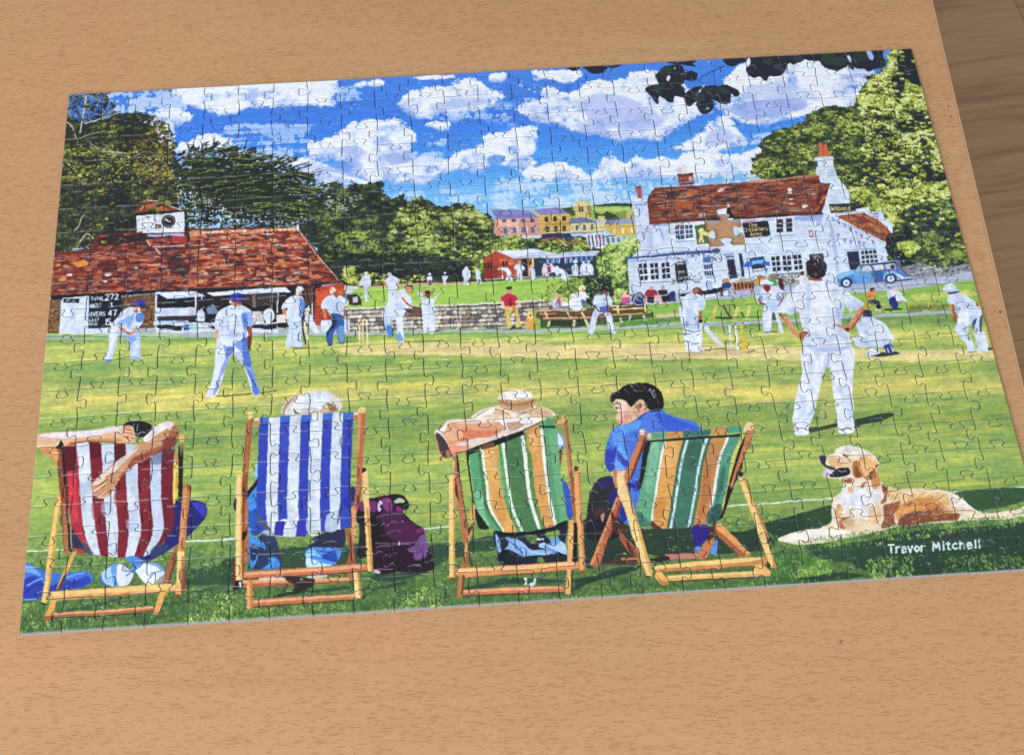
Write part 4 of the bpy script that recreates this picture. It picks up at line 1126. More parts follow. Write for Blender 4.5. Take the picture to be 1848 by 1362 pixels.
# batsman at the bowler's end, umpire in jeans
D('''
Q s4 4a6a3c r=1 1060,770 1240,760 1330,770 1240,780
P s4 c6d7f4 1080,460 1220,470 1240,560 1230,640 1250,740 1240,760 1150,760 1140,700 1130,760 1060,765 1080,640 1100,560
L s4 7f95bc w=6 1140,560 1130,700
L s4 8fa2c8 w=7 1150,690 1230,690 1250,760
P s4 W 1090,230 1170,190 1240,210 1265,280 1250,400 1230,470 1170,480 1070,460 1070,380 1080,340 1015,350 1030,290
P s4 5c86da 1210,230 1265,260 1270,330 1235,420 1205,420 1225,330
P s4 k2 1030,350 1065,355 1065,410 1030,400
e s4 e8cdb8 1205,165 34,44
P s4 e4e8f2 1170,130 1190,100 1240,105 1255,140 1220,150 1180,160
P s4 9a7a68 1210,170 1240,165 1235,205 1205,210
l s4 3c2a24 w=18 1240,430 1250,580 1280,740
L s4 e8dcb0 w=26 1265,480 1280,600 1310,740
P s4 6a88b0 1700,705 1640,720 1680,725
P s4 dbe5f6 1450,470 1480,470 1560,470 1560,540 1500,600 1455,590
P s4 dbe5f6 1690,460 1750,470 1755,580 1700,590
P s4 35599c 1560,395 1650,390 1695,450 1700,560 1700,720 1650,720 1620,600 1610,560 1580,640 1575,740 1540,745 1510,700 1510,600 1570,520
P s4 1f2c4a 1570,440 1620,450 1600,540 1550,580 1520,640 1510,600 1565,520
P s4 6f9ad8 1625,560 1690,540 1695,700 1660,720
l s4 1c2438 w=14 1525,750 1570,745
P s4 W 1500,220 1560,200 1640,200 1710,230 1745,300 1700,330 1690,420 1650,400 1560,395 1550,430 1510,350 1450,340 1460,270
P s4 c4d6f4 1560,240 1600,260 1660,240 1650,380 1570,380
l s4 k2 w=24 1475,350 1500,450
l s4 k2 w=22 1710,320 1715,370
e s4 k1 1575,150 38,42
P s4 k3 1590,170 1640,160 1630,220 1600,215
l s4 2a2028 w=10 1575,170 1620,165
L s4 3c5c34 w=10 1600,725 1700,712 1816,700
L s4 3c5c34 w=7 1250,768 1400,766
p h f0e8c0 165,1070 182,1070 182,1330 162,1330
p h e8d89c 200,1070 217,1072 217,1335 200,1335
p h f0e8c0 245,1070 262,1070 268,1340 250,1340
l h c8a860 w=6 185,1080 185,1330
l h f4f0dc w=8 160,1074 262,1070
''')
# bent bowler, man with hands on his head
D('''
L h 3c5c34 w=12 640,1310 800,1300 1100,1298
P h c9d9f4 430,1000 660,990 640,1060 650,1180 660,1310 600,1315 580,1200 560,1060 530,1060 510,1160 530,1220 490,1260 470,1210 440,1080
P h 4f86d8 470,1130 530,1150 525,1240 480,1230
P h e6edfb 570,1040 640,1040 650,1160 640,1290 600,1290
Q h 6d96dc r=1 580,1270 600,1200 590,1150 650,1290 650,1300 590,1305
P h W 430,970 470,900 540,800 600,750 670,740 700,790 690,850 740,920 740,960 650,1000 560,1050 430,1040
P h b9cdf2 560,900 650,880 640,920 690,940 640,960 580,940
P h W 690,800 740,830 740,910 700,890
L h k3 w=22 640,830 690,890 740,930
L h k2 w=10 635,820 690,880
e h k2 712,740 36,48
P h 2c2430 690,690 740,690 765,730 740,790 755,720 700,710
l h d8c8c0 w=12 700,695 740,690
l h e8d0c8 w=7 700,735 735,745
Q h 3a3038 r=1 660,950 740,955 740,1000 700,980
P h W 800,770 850,760 870,820 920,840 990,830 1010,800 1050,780 1010,840 990,900 1000,1030 990,1200 940,1215 925,1080 915,1190 870,1195 865,1020 855,900 840,840
P h c4d6f4 920,900 940,880 940,1060 930,1100
L h k2 w=18 840,770 880,760 930,755 990,760 1020,775
e h 7a3c30 920,790 30,38
e h 3a2026 915,770 26,20
Q h 2f3c4a r=1 990,1190 1080,1170 1050,1185 1000,1200
L h 3c5c34 w=8 940,1205 1080,1190
''')
# close fielder facing us
D('''
L l 3c5838 w=10 1030,855 1120,862 1300,850
P l cfdcf4 1050,580 1080,560 1140,620 1200,620 1240,680 1260,800 1290,850 1240,860 1200,790 1160,660 1130,640 1080,670 1060,760 1030,860 970,865 980,820 1000,720
P l eaf0fb 1180,660 1230,700 1250,810 1220,820 1190,740
P l 3f6cc4 1110,560 1180,550 1200,600 1150,640 1110,610
P l d3e4f2 1050,440 1120,435 1150,450 1200,440 1240,490 1230,560 1190,540 1150,560 1100,560 1060,550 1030,540 1030,490
P l 7f8cb4 1120,450 1150,480 1190,450 1160,500
L l k3 w=20 1055,560 1090,610 1140,625
L l k3 w=20 1215,550 1190,600 1150,625
e l 6e4034 1150,400 42,46
P l 2a2226 1108,370 1150,350 1195,370 1190,395 1115,395
P l e0c8c0 1130,425 1170,425 1160,450 1145,450
''')
# batsman taking guard
D('''
L q 3c4a44 w=14 560,925 640,918 740,905 830,900
Q q cdb8a4 r=2 a=.7 840,880 960,890 1150,900 1200,925 960,985 850,940
p q e4ecf6 870,600 900,600 905,700 895,780 915,880 900,890 880,760
p q f2ead0 945,600 970,590 985,720 1005,890 990,960 965,900
p q e0c040 1010,600 1045,600 1060,740 1110,780 1110,840 1095,960 1075,965 1060,890 1035,950 1020,900 1050,780 1035,700
l q a88ab0 w=10 865,590 1050,575
L q 4a4a40 w=12 1100,950 1160,935 1210,925
P q dde5f2 560,640 600,610 650,680 720,750 800,830 790,860 750,860 680,800 600,700
L q a9b4c8 w=5 600,640 700,740 790,840
P q c3d3f0 240,380 300,360 420,420 490,480 500,600 520,640 545,760 520,900 580,935 570,950 420,945 340,930 330,800 300,640 260,520
P q e2eaf8 250,390 330,420 330,560 290,600 250,480
Q q 8fa2d8 r=1 320,560 370,560 360,620 340,640
P q W 290,300 340,220 420,190 480,200 560,270 580,330 545,420 490,420 480,480 420,420 310,370
P q d3dff6 480,310 560,300 570,340 540,420 500,410
P q e9effb 300,660 390,660 390,900 340,920 310,800
P q e9effb 400,690 500,680 510,880 520,920 400,920
L q 22263c w=10 305,660 345,670 390,680
L q 22263c w=10 305,705 350,718 390,715
L q 22263c w=9 320,810 360,815 390,810
L q 22263c w=10 400,690 450,690 510,675
L q 22263c w=9 400,735 460,735 505,720
L q 22263c w=9 400,835 450,840 500,830
P q e6edf9 400,740 440,720 480,760 470,820 400,830
P q e2eaf8 500,560 530,560 540,700 520,860 500,880 510,700
l q 2c3048 w=8 490,590 490,660
L q k3 w=44 510,430 510,490 510,545
L q k2 w=18 497,430 495,500
P q 201c24 488,540 535,540 530,575 490,570
P q 5a3028 420,150 470,128 530,150 550,200 530,240 500,220 430,200
P q b87060 430,170 450,140 490,150 490,190 440,200
l q 6a7488 w=5 450,240 450,270
''')
# picnic table and umpire
D('''
l q d8c070 w=12 640,345 900,345 1240,320
l q 3a3428 w=7 740,355 1240,335
l q ddc060 w=14 590,435 900,430 1300,405
l q e8d080 w=42 990,380 940,520
l q e8d080 w=34 1140,360 1100,520
l q e8d080 w=34 720,370 670,460
l q d8b850 w=40 690,460 670,510
l q 4a3430 w=26 800,360 900,510
l q 4a3430 w=18 940,350 960,400
l q 4a3430 w=20 1030,440 1060,500
l q 3c5c34 w=16 700,510 1300,500
Q q 2c3a2c r=2 700,500 900,500 900,525 720,520
P q 3c6448 1410,400 1440,400 1480,520 1420,530
P q W 1250,230 1300,120 1380,130 1450,110 1560,190 1570,300 1540,400 1490,420 1560,690 1510,690 1480,560 1430,430 1400,690 1310,700 1300,500 1310,330 1240,300 1190,200
P q b9cdf2 1310,330 1440,310 1530,330 1480,420 1430,420 1320,380
P q e6edfa 1310,400 1410,440 1400,640 1320,660
Q q 8cb0e4 r=1 1470,220 1530,250 1540,300 1480,290
P q 7f9cc0 1250,240 1290,230 1300,310 1260,280
L q 8c3f38 w=24 1240,270 1290,330 1330,350
l q 8c2f38 w=16 1500,370 1560,260 1550,200
e q c8404a 1350,130 40,40
P q 8a2028 1310,110 1395,120 1370,190 1340,180 1310,140
P q eef3fb 1240,100 1280,50 1340,30 1410,60 1440,80 1400,100 1320,90 1260,105
l q 1c2434 w=10 1250,105 1320,96 1400,105
l q 26382c w=12 1320,695 1420,690 1500,690
''')
# crouching wicket-keeper and fielder in the sun hat
D('''
Q n 1c2c28 r=1 1120,1340 1260,1300 1340,1310 1400,1290 1480,1318 1400,1335 1300,1350 1180,1350
P n d3e0f6 960,1160 1040,1120 1200,1140 1380,1130 1400,1170 1350,1230 1240,1250 1180,1230 1100,1260 1000,1230
P n W 1000,1000 1060,930 1150,910 1230,950 1310,990 1370,1080 1400,1140 1240,1170 1120,1140 1040,1120
Q n a9bfe6 r=1 1080,1080 1120,1060 1130,1100 1200,1130 1130,1120
P n dfe8f8 1160,1230 1240,1280 1260,1310 1180,1340 1100,1350 1130,1290 1150,1270
l n 3a4e6a w=9 1110,1265 1160,1245 1240,1290
P n 2e3e8c 1300,1230 1380,1215 1400,1280 1400,1310 1330,1310 1310,1270
l n e8eefa w=12 1340,1260 1350,1310
l n e8eefa w=12 1380,1240 1400,1300
P n 26264c 1070,860 1110,840 1160,850 1170,910 1110,915 1075,900
P n k4 1070,900 1090,900 1080,925
P n k1 1400,1140 1420,1150 1410,1175
P o d6e2f7 1060,620 1300,600 1330,680 1330,780 1330,860 1380,900 1400,1060 1400,1095 1270,1100 1290,1020 1250,900 1240,790 1200,800 1180,900 1260,1060 1200,1110 1155,1110 1170,1040 1040,880 1030,820 1080,740
P o eaf0fc 1080,660 1200,650 1280,680 1180,790 1100,840 1050,860
P o 3f5278 1240,740 1280,720 1260,790 1235,860 1230,790
P o 3a5078 1310,720 1335,700 1330,860 1310,880
P o 4a5c6a 1170,900 1200,980 1180,960
Q o b9ccf0 r=1 1200,690 1280,690 1260,720 1190,760
P o e2eaf9 1260,900 1370,900 1400,1060 1290,1040
P o W 940,490 980,430 1040,420 1120,440 1220,500 1290,560 1320,620 1250,640 1100,620 1050,590 960,550
Q o c4d4f2 r=1 1100,560 1200,540 1280,600 1150,610
P o a8c0e8 1040,600 1100,600 1060,650
L o k3 w=46 1000,560 1005,640 1025,700
L o k2 w=20 985,565 990,640 1010,700
P o k3 1005,700 1050,710 1040,770 1015,740
P o k3 1265,545 1290,540 1300,590 1280,580
P o 35405c 950,425 1070,412 1060,430 970,445
P o dde6f8 890,380 930,330 1000,325 1040,350 1050,385 1080,405 960,425 900,405
Q o a9bfe6 r=1 900,395 1000,400 1060,400 960,420
l o 4a5c44 w=9 1170,1110 1280,1100
Q o 24362c r=1 1400,1060 1450,1055 1465,1070 1410,1085
''')
# standing player, hands on hips
D('''
Q s1 22322c r=2 310,690 420,675 540,650 560,670 400,710 320,725
Q s1 22322c r=2 670,630 780,600 900,575 1010,570 990,600 880,640 760,660 690,700 660,700
P s3 e6ecfa 300,700 470,730 625,700 650,760 640,900 635,1060 635,1160 650,1220 640,1285 550,1285 530,1180 510,1060 490,900 475,840 440,880 400,1040 370,1170 340,1240 330,1290 250,1300 240,1240 225,1200 240,1110 260,1000 290,900
Q s3 c4cfee r=1 470,740 480,800 440,870 430,850
Q s3 b0bfe6 r=1 400,1000 380,1100 365,1160 330,1170 360,1120
Q s3 c9d4f2 r=1 590,1100 640,1060 640,1160 610,1180
L s3 9fb0d8 w=4 520,780 580,760 600,740
L s3 9fb0d8 w=4 500,820 560,800
L s3 a9b8de w=5 240,1190 300,1200 350,1190
L s3 a9b8de w=5 545,1200 600,1205 640,1195
L s3 7f8cb8 w=4 470,740 475,800 450,870
P s3 f0f4fc 245,1260 290,1250 335,1270 330,1300 250,1305
P s3 f0f4fc 545,1265 600,1250 635,1265 630,1290 550,1290
L s3 24304c w=6 250,1260 290,1256 330,1270
L s3 24304c w=7 545,1258 570,1268 600,1256 630,1268
P s3 dfe7f8 330,250 450,245 560,300 650,360 715,415 640,450 620,470 570,400 560,540 610,600 625,660 620,700 520,730 420,732 340,720 300,690 310,620 290,560 265,460 210,490 190,470 120,465 150,400 200,340 250,290
Q s3 e9effb r=2 330,300 450,300 500,400 480,560 350,560 300,460
Q s3 b4c5ee r=2 320,680 420,705 560,700 610,690 600,715 460,735 340,715
Q s3 bccbee r=1 560,400 580,420 560,520 530,540 520,450
Q s3 bccbee r=2 220,440 260,460 210,490
L s3 9fb3de w=5 520,410 540,480 555,540
L s3 a9bbe4 w=4 590,620 570,640 620,650
L s3 a0b2dc w=4 420,720 460,732 540,728 620,705
P s3 bcd0f0 630,430 680,420 700,425 650,460
L s3 k4 w=16 140,480 200,540 230,600 280,640 300,650
L s3 k2 w=34 150,495 205,550 245,610 290,640
L s3 e0a080 w=10 165,485 215,540 250,600
P s3 k3 270,610 320,595 330,610 300,640 290,660
L s3 8c5a78 w=5 295,640 300,610 325,598
L s3 k3 w=36 705,440 670,500 620,580
L s3 k2 w=26 695,440 660,500 605,580
P s3 k2 520,555 600,560 615,590 600,600 560,575
P s3 k4 580,580 615,570 610,600
l s3 9a6a88 w=6 495,575 510,550 560,555
P s3 k3 345,220 400,235 430,240 420,255 340,245
P s3 221e28 318,170 320,130 345,105 385,95 430,110 460,140 455,190 440,225 400,240 360,230 330,210
''')
scatter([(1460,470),(1470,465),(1482,468),(1488,480),(1486,492),(1476,500),(1462,495),(1455,482)], 34, 1.8, ['8c7c80', '5a4a52', 'b9a8a8'], asp=2, sm=False)
# ---- foreground grass: shadows and light tufts
SH = '2e4a38'
D('''
Q r2 2f4c38 r=3 1430,680 1560,660 1700,620 1816,570 1860,570 1860,760 1700,790 1430,790
Q r2 33533a r=2 430,1000 640,960 880,900 1100,870 900,910 700,980 560,1005
Q r2 33533a r=2 1240,940 1420,920 1600,890 1860,840 1860,870 1560,920 1380,950 1250,960
Q r2 33533a r=1.5 1440,850 1600,820 1780,790 1860,770 1860,785 1600,845 1450,865
Q r2 3b5c3e r=2 1060,1110 1200,1050 1260,1010 1250,1050 1120,1120
Q r4 2a4636 r=3 460,650 700,620 1020,610 1120,600 1120,770 900,780 470,790
Q r4 2a4636 r=3 0,740 100,730 110,890 60,900 0,900
Q r4 33533a r=1.5 0,990 100,960 200,945 200,960 100,985 0,1020
Q r4 2a4636 r=2 1230,850 1500,830 1650,800 1700,820 1600,850 1430,900 1250,890
Q r4 2a4636 r=1.5 430,1010 560,985 800,965 1040,940 1040,960 820,990 640,1000 440,1035
Q r4 2a4636 r=1.5 1140,950 1340,935 1500,900 1520,920 1380,950 1260,970 1150,1045 1145,1020 1240,970 1150,965
Q r6 2a4636 r=2 60,610 200,590 360,570 600,530 610,640 400,660 330,700 240,710 180,740 80,790 80,700
Q r6 30503a r=1.5 90,760 220,700 220,720 100,780
Q r6 2a4636 r=1.5 360,950 560,910 700,870 1180,890 1180,905 940,920 700,925 500,955 350,975
Q r6 2a4636 r=1.5 1240,880 1420,860 1500,820 1640,780 1780,790 1700,830 1560,870 1450,890 1340,920 1240,990 1235,960 1330,900 1240,900
Q r6 23302c r=2 1320,480 1340,400 1560,600 1620,560 1700,540 1800,480 1816,700 1640,740 1500,760 1340,780
Q r8 24382e r=3 0,1110 140,1080 330,1040 520,1000 510,1020 330,1080 200,1110 60,1160 0,1200 0,1140
Q r8 23362e r=3 60,640 260,620 520,690 700,690 900,670 940,680 960,900 720,930 560,900 300,960 80,1000
Q r8 23362e r=3 1130,760 1200,720 1320,720 1440,700 1540,650 1816,580 1860,580 1860,730 1700,760 1640,800 1620,840 1580,880 1460,880 1160,900 1140,820
Q s2 23402e r=3 -60,680 60,640 160,610 245,605 240,720 180,760 60,790 -40,780
Q s2 2a4c34 r=3 1250,490 1816,450 1816,560 1420,640 1380,600
Q s2 223c30 r=4 480,900 700,850 900,800 1120,790 1460,770 1816,730 1900,700 1900,1120 1300,1140 700,1180 500,1120 380,1030
Q s2 2a4a34 r=3 60,900 300,910 520,890 560,1000 380,1060 180,1040 40,960
Q s2 5f8c3f r=3 a=.8 -60,1060 0,1030 120,1020 250,1090 240,1140 60,1190 -60,1200
Q s2 23402e r=3 -60,1190 60,1180 260,1140 480,1160 480,1180 200,1210 -60,1240
Q r8 3c6438 r=3 1660,880 1740,900 1816,860 1816,1130 1500,1150 1600,1090
''')
for _q in range(900):
    _x = rnd.uniform(40, 1850); _y = rnd.uniform(960-.045*(_x-924), 1150-.065*_x+60); _p = TP([(_x, _y)])[0]; put(_p[0], _p[1], rnd.uniform(2, 5), rnd.uniform(.8, 1.8), rnd.uniform(-.4, .4), col(rnd.choice(['3c6236', '4d7a40', '6f9a4c', '8fb35a', '335636'])), rnd.randrange(6))
def tufts(pts, n, pal, size=3, up=True):
    scatter(pts, n, size, pal, ang=(1.1, 2.0) if up else (-.3, .3), asp=3.2, sm=False, rough=3)
tufts([(40,1085),(330,1060),(700,1090),(1000,1075),(1400,1050),(1400,1060),(1000,1080),(600,1115),(35,1140)], 1100, ['3c5e32', '5c8440', '7fa850', 'a5c465'], 2.4)
tufts([(50,1000),(330,980),(430,980),(400,1040),(45,1060)], 400, ['507a3c', '6f9648', '8fb055'], 2.2)
tufts([(340,1085),(420,1060),(420,1120),(330,1125)], 240, ['6f9648', '9cc05c', 'b9d470'], 2.4)
tufts([(740,1060),(800,1050),(800,1100),(720,1100)], 220, ['6f9648', '9cc05c', 'b9d470'], 2.4)
tufts([(1560,1010),(1650,1000),(1645,1040),(1570,1048)], 300, ['3c6438', '7fa850', 'b4cf6a'], 2.6)
tufts([(1700,1010),(1780,1000),(1848,1005),(1848,1022),(1700,1034)], 260, ['3c6438', '6f9648', 'a5c465'], 2.6)
tufts([(1440,1010),(1500,1010),(1500,1035),(1440,1042)], 300, ['4d7a3c', '86ae50', 'b4cf6a'], 2.6)
tufts([(1480,960),(1560,950),(1700,935),(1790,930),(1860,925),(1860,945),(1700,965),(1560,985),(1460,985)], 560, ['2c4c34', '4d7a3c', '7fa850', 'a5c465'], 2.8)
tufts([(1380,960),(1470,985),(1460,1040),(1380,1050)], 420, ['3c6438', '5c8440', '7fa850'], 2.6)
tufts([(420,1090),(640,1080),(1000,1060),(1390,1050),(1640,1040),(1860,1020),(1860,1030),(400,1125)], 800, ['35583a', '5c8440', '86ae50'], 2.2)
tufts([(60,900),(100,880),(110,960),(60,980)], 120, ['7fa04e', 'a3c060'], 2.4, False)
# ---- things in the front row
FOLDS = None
def canvas(rows, bands, var=.05):
    """rows: list of polylines from the top edge to the bottom edge; bands are u ranges"""
    R = [np.array(r, float) for r in rows]
    def at(Q, u):
        d = np.r_[0, np.cumsum(np.hypot(*np.diff(Q, axis=0).T))]; return (np.interp(u*d[-1], d, Q[:, 0]), np.interp(u*d[-1], d, Q[:, 1]))
    for u0, u1, c in bands:
        us = np.linspace(u0, u1, 4)
        L_ = smooth([at(Q, u0) for Q in R], False, 6); R_ = smooth([at(Q, u1) for Q in R], False, 6)
        Tt = [at(R[0], u) for u in us]; Bb = [at(R[-1], u) for u in us[::-1]]
        paint(TP(list(map(tuple, L_[::-1]))+Tt[1:-1]+list(map(tuple, R_))+Bb[1:-1]), c, var=var)
def ZP(reg, s): return RP(reg, s.split())
# chair 1: red and white
D('''
P r2 3f74d8 90,620 150,620 230,660 300,690 420,700 520,690 600,680 660,710 660,770 560,820 420,830 320,820 240,900 90,900
Q r2 2a3aa8 r=2 95,760 200,720 300,800 420,760 520,760 620,720 650,770 540,820 400,830 250,890 90,895
Q r2 7fb0ee r=1 110,630 200,660 250,720 180,700 110,680
L r2 82b0ec w=14 130,800 200,760 260,740
L r2 82b0ec w=10 440,740 520,710 600,700
L r2 1f2a80 w=12 110,860 200,800 280,790
p r1 o4 365,390 410,390 500,1240 440,1240
p r1 9aa870 425,560 455,560 500,1250 480,1250
p r1 1e1a22 410,370 440,390 490,1240 470,1240
p r1 o2 370,770 410,770 350,1362 285,1362
P r1 N 1340,850 1400,840 1500,825 1580,850 1605,900 1590,970 1500,1070 1420,1150 1300,1230 1200,1290 1100,1330 1000,1310 1250,1180
P r1 3a3ab0 1480,840 1560,850 1600,900 1580,960 1540,930 1500,880
P r1 e8d468 1330,540 1370,530 1390,620 1380,720 1340,850 1320,940 1310,820
P r1 c8a83c 1350,600 1385,640 1370,720 1350,760
P r1 k2 230,380 370,395 380,510 300,470 240,420
P r1 e0a868 300,410 365,410 370,505
''')
c1 = [ZP('r1', '425,375 640,350 940,365 1250,400 1345,410'), ZP('r1', '440,500 640,490 940,500 1240,540 1330,520'), ZP('r1', '465,800 650,790 940,800 1230,830 1325,800'), ZP('r1', '490,1050 670,1060 950,1070 1240,1080 1335,1030'), ZP('r1', '590,1245 690,1275 880,1295 1090,1290 1200,1230')]
RD, WH = '7c2030', 'd2dceb'
canvas(c1, [(0, .118, 'a83040'), (.118, .232, WH), (.232, .338, RD), (.338, .452, WH), (.452, .556, RD), (.556, .668, WH), (.668, .782, RD), (.782, .885, 'c4d2ea'), (.885, 1, '70202e')])
D('''
p r1 4a1420 r=1 a=.85 430,385 530,385 530,580 450,590
p r1 d83848 r=1 460,600 510,590 535,680 540,800 550,900 480,900
p r1 d8484c r=1 a=.7 470,900 545,900 555,1000 490,1010
p r1 4a1420 r=1 a=.8 845,385 940,375 940,520 850,520
p r1 50141f r=1 a=.8 640,360 730,350 735,480 650,490
p r1 5a1826 r=1 a=.7 1050,500 1145,470 1140,540 1050,560
Q r1 3c4a70 r=1 a=.5 1170,440 1250,420 1240,520 1150,530
p r1 1e2230 490,1050 580,1180 600,1255 520,1200
Q r1 3c4a68 r=1 a=.7 580,1160 680,1270 600,1255
Q r1 34406a r=1 a=.8 1190,1190 1290,1200 1200,1290 1130,1270
L r1 8fa0c0 w=5 590,1160 640,1190
Q r1 5a3a40 r=1 1260,390 1330,380 1330,440 1270,450
L r1 d8d0dc w=7 1255,395 1300,380 1330,410
# arms and head
P r1 1a1a20 920,210 960,185 1040,178 1110,190 1160,230 1160,290 1080,310 1020,300 990,240
L r1 7f96a8 w=8 1010,195 1000,240
L r1 8fa6b8 w=7 1040,200 1030,260
L r1 a9b8c4 w=8 1030,300 1060,270 1100,275
P r1 dcb8a4 215,290 400,265 560,260 700,245 830,220 930,215 990,220 1010,270 1015,350 980,355 860,350 740,345 600,340 480,360 430,370 350,385 210,395
P r1 ece4e4 215,295 400,268 560,262 700,248 830,222 910,215 915,245 800,270 660,300 480,320 300,310
P r1 e6b88c 220,340 360,350 480,335 600,320 700,310 800,290 860,290 900,330 860,352 740,345 600,345 480,370 360,390 215,392
P r1 d0905c 500,345 700,325 880,330 990,350 860,355 640,350 480,370
L r1 5a2c24 w=7 480,362 600,348 740,348 860,354
P r1 e6b48e 915,225 985,220 1005,260 1010,330 985,350 920,345 905,300
L r1 6b3426 w=6 920,238 975,250 995,250
L r1 6b3426 w=6 920,270 1000,282
L r1 6b3426 w=6 915,300 1005,325
L r1 8a4a34 w=5 905,215 980,230
P r1 1c1c22 360,395 405,335 430,385 400,400
P r1 e6d0a0 350,385 400,335 380,380
P r1 c9936c 1250,190 1320,185 1360,220 1370,300 1330,370 1250,410 1170,450 1090,500 1030,520 960,570 900,640 850,720 800,790 740,815 690,800 665,760 655,700 740,610 830,530 900,480 980,430 1070,350 1110,290 1180,230
P r1 efe4e2 1250,190 1310,185 1330,210 1240,260 1150,320 1100,350 1080,320 1120,280 1180,225
P r1 e8d4ce 1050,390 960,440 880,500 800,570 730,620 670,690 690,690 780,630 870,570 940,500 1010,440
P r1 a8644a 1330,220 1365,250 1360,340 1250,410 1100,500 1010,540 900,640 880,640 960,550 1030,490 1130,420 1250,360
Q r1 7c3a34 r=1 1240,330 1340,310 1350,370 1250,420 1150,470 1240,390
P r1 8f4c3c 1000,480 1100,440 1160,440 1050,510 960,560
L r1 efe6e4 w=11 1085,320 1110,350 1150,350
L r1 b06848 w=9 1260,250 1330,250
e r1 e6d4cc 1300,238 16,12
P r1 f0d4bc 665,700 740,640 780,640 720,700 680,720
P r1 f0ccaa 670,750 720,720 790,670 770,710 710,760
P r1 e8bc98 690,800 740,780 800,740 780,790 735,815
L r1 5a2a20 w=7 670,712 730,700 790,660
L r1 5a2a20 w=6 685,762 740,730 775,700
L r1 5a2a20 w=6 745,800 790,760 830,735
L r1 7a3c2c w=6 770,640 830,610 880,580
''')
D('''
p r2 o4 400,0 450,0 490,520 430,520
p r2 b07048 420,120 445,120 475,520 440,560
p r2 1e1a22 450,100 465,150 500,520 478,520
p r2 9aa870 462,150 480,200 505,440 492,510
p r1 1e2218 1370,380 1412,380 1405,830 1370,830
p r1 8a7458 1380,380 1415,360 1415,420 1390,470
p r1 e0b070 1368,295 1418,280 1420,350 1385,350
p r1 c88a60 1340,430 1360,440 1375,540 1350,520
p r1 o3 1410,690 1470,690 1475,730 1440,1000 1420,1362 1360,1362 1390,1000
p r1 d2905c 1408,720 1440,720 1415,1050 1395,1362 1362,1362 1385,1000
p r1 o4 1445,690 1474,700 1472,740 1440,740
p r1 e8b070 1395,960 1440,965 1438,985 1392,980
# lower frame
p r2 2a3050 490,340 590,480 600,540 500,500
p r2 9a4a38 500,490 590,500 600,545 510,530
p r2 o2 500,530 535,510 520,560 400,830 370,830 440,650
p r2 5a3a34 430,720 460,690 405,830 380,830
P r2 4a8ae0 930,580 990,560 1075,590 1070,640 960,720 940,715 1000,630
P r2 dce6f8 760,680 820,640 900,620 990,690 1000,720 960,790 900,805 800,800 750,760 735,720
P r2 a8ccf0 740,700 820,640 860,625 860,700 840,800 790,800 750,770
P r2 6a9ce0 820,640 870,620 860,740 880,800 840,800
P r2 3c68b8 735,700 750,760 790,800 750,790 725,740
P r2 e8f0fb 1020,680 1080,620 1180,620 1240,650 1255,700 1240,760 1180,785 1110,790
L r2 4878c8 w=9 1115,780 1130,740 1180,690 1240,680
Q r2 6a9ce0 r=1 1090,620 1180,615 1240,650 1250,690 1180,640
L r2 2a4a98 w=8 940,720 1000,680 1060,640 1075,600
L r2 4878c8 w=6 905,620 930,660 980,690
P r2 9a9a98 1180,770 1250,710 1250,780 1200,785
p r2 a0603e 1310,540 1350,470 1370,470 1350,560 1290,780 1240,780
p r2 6e3c2e 1340,560 1365,560 1320,700 1300,780 1280,780
p r2 8a4a36 1405,560 1425,700 1432,850 1395,860
p r2 o1 1360,520 1420,520 1390,790 1385,890 1345,890 1350,780
p r2 c07848 1395,560 1418,560 1392,780 1380,790
p r2 e8c878 370,100 400,60 410,110 320,700 290,945 245,935 290,640
p r2 c89850 400,110 410,130 330,700 300,930 285,940 330,560
p r2 d9a25c 315,850 340,845 800,815 1300,782 1345,790 1345,850 1270,855 820,890 360,920 318,910
p r2 f0c880 330,850 800,822 1300,785 1345,800 1340,830 820,855 340,885
l r2 8a4a30 w=10 330,905 820,880 1260,848
p r2 e6b46c 1340,780 1395,800 1390,885 1345,885
p r2 8a4a30 1340,870 1390,870 1388,892 1340,895
p r2 o2 325,915 372,912 330,1080 265,1080 280,1040
p r2 a86038 265,1045 330,1040 330,1082 262,1082
p r2 3a2a28 330,1045 352,1045 335,1082 325,1080
p r2 e8a878 345,1020 760,1000 1160,965 1165,985 760,1020 350,1045
p r2 b0684a 345,1040 760,1018 1165,985 1165,1005 760,1040 350,1058
l r2 2a2822 w=6 350,1064 760,1048 1160,1012
p r2 o2 1220,850 1270,850 1210,1030 1165,1035 1175,980
p r2 3a2a28 r=.6 1250,930 1262,930 1215,1030 1208,1030
p r2 c89060 1165,1015 1205,1010 1205,1035 1165,1035
p r2 2c2820 245,935 295,945 290,955 250,950
''')
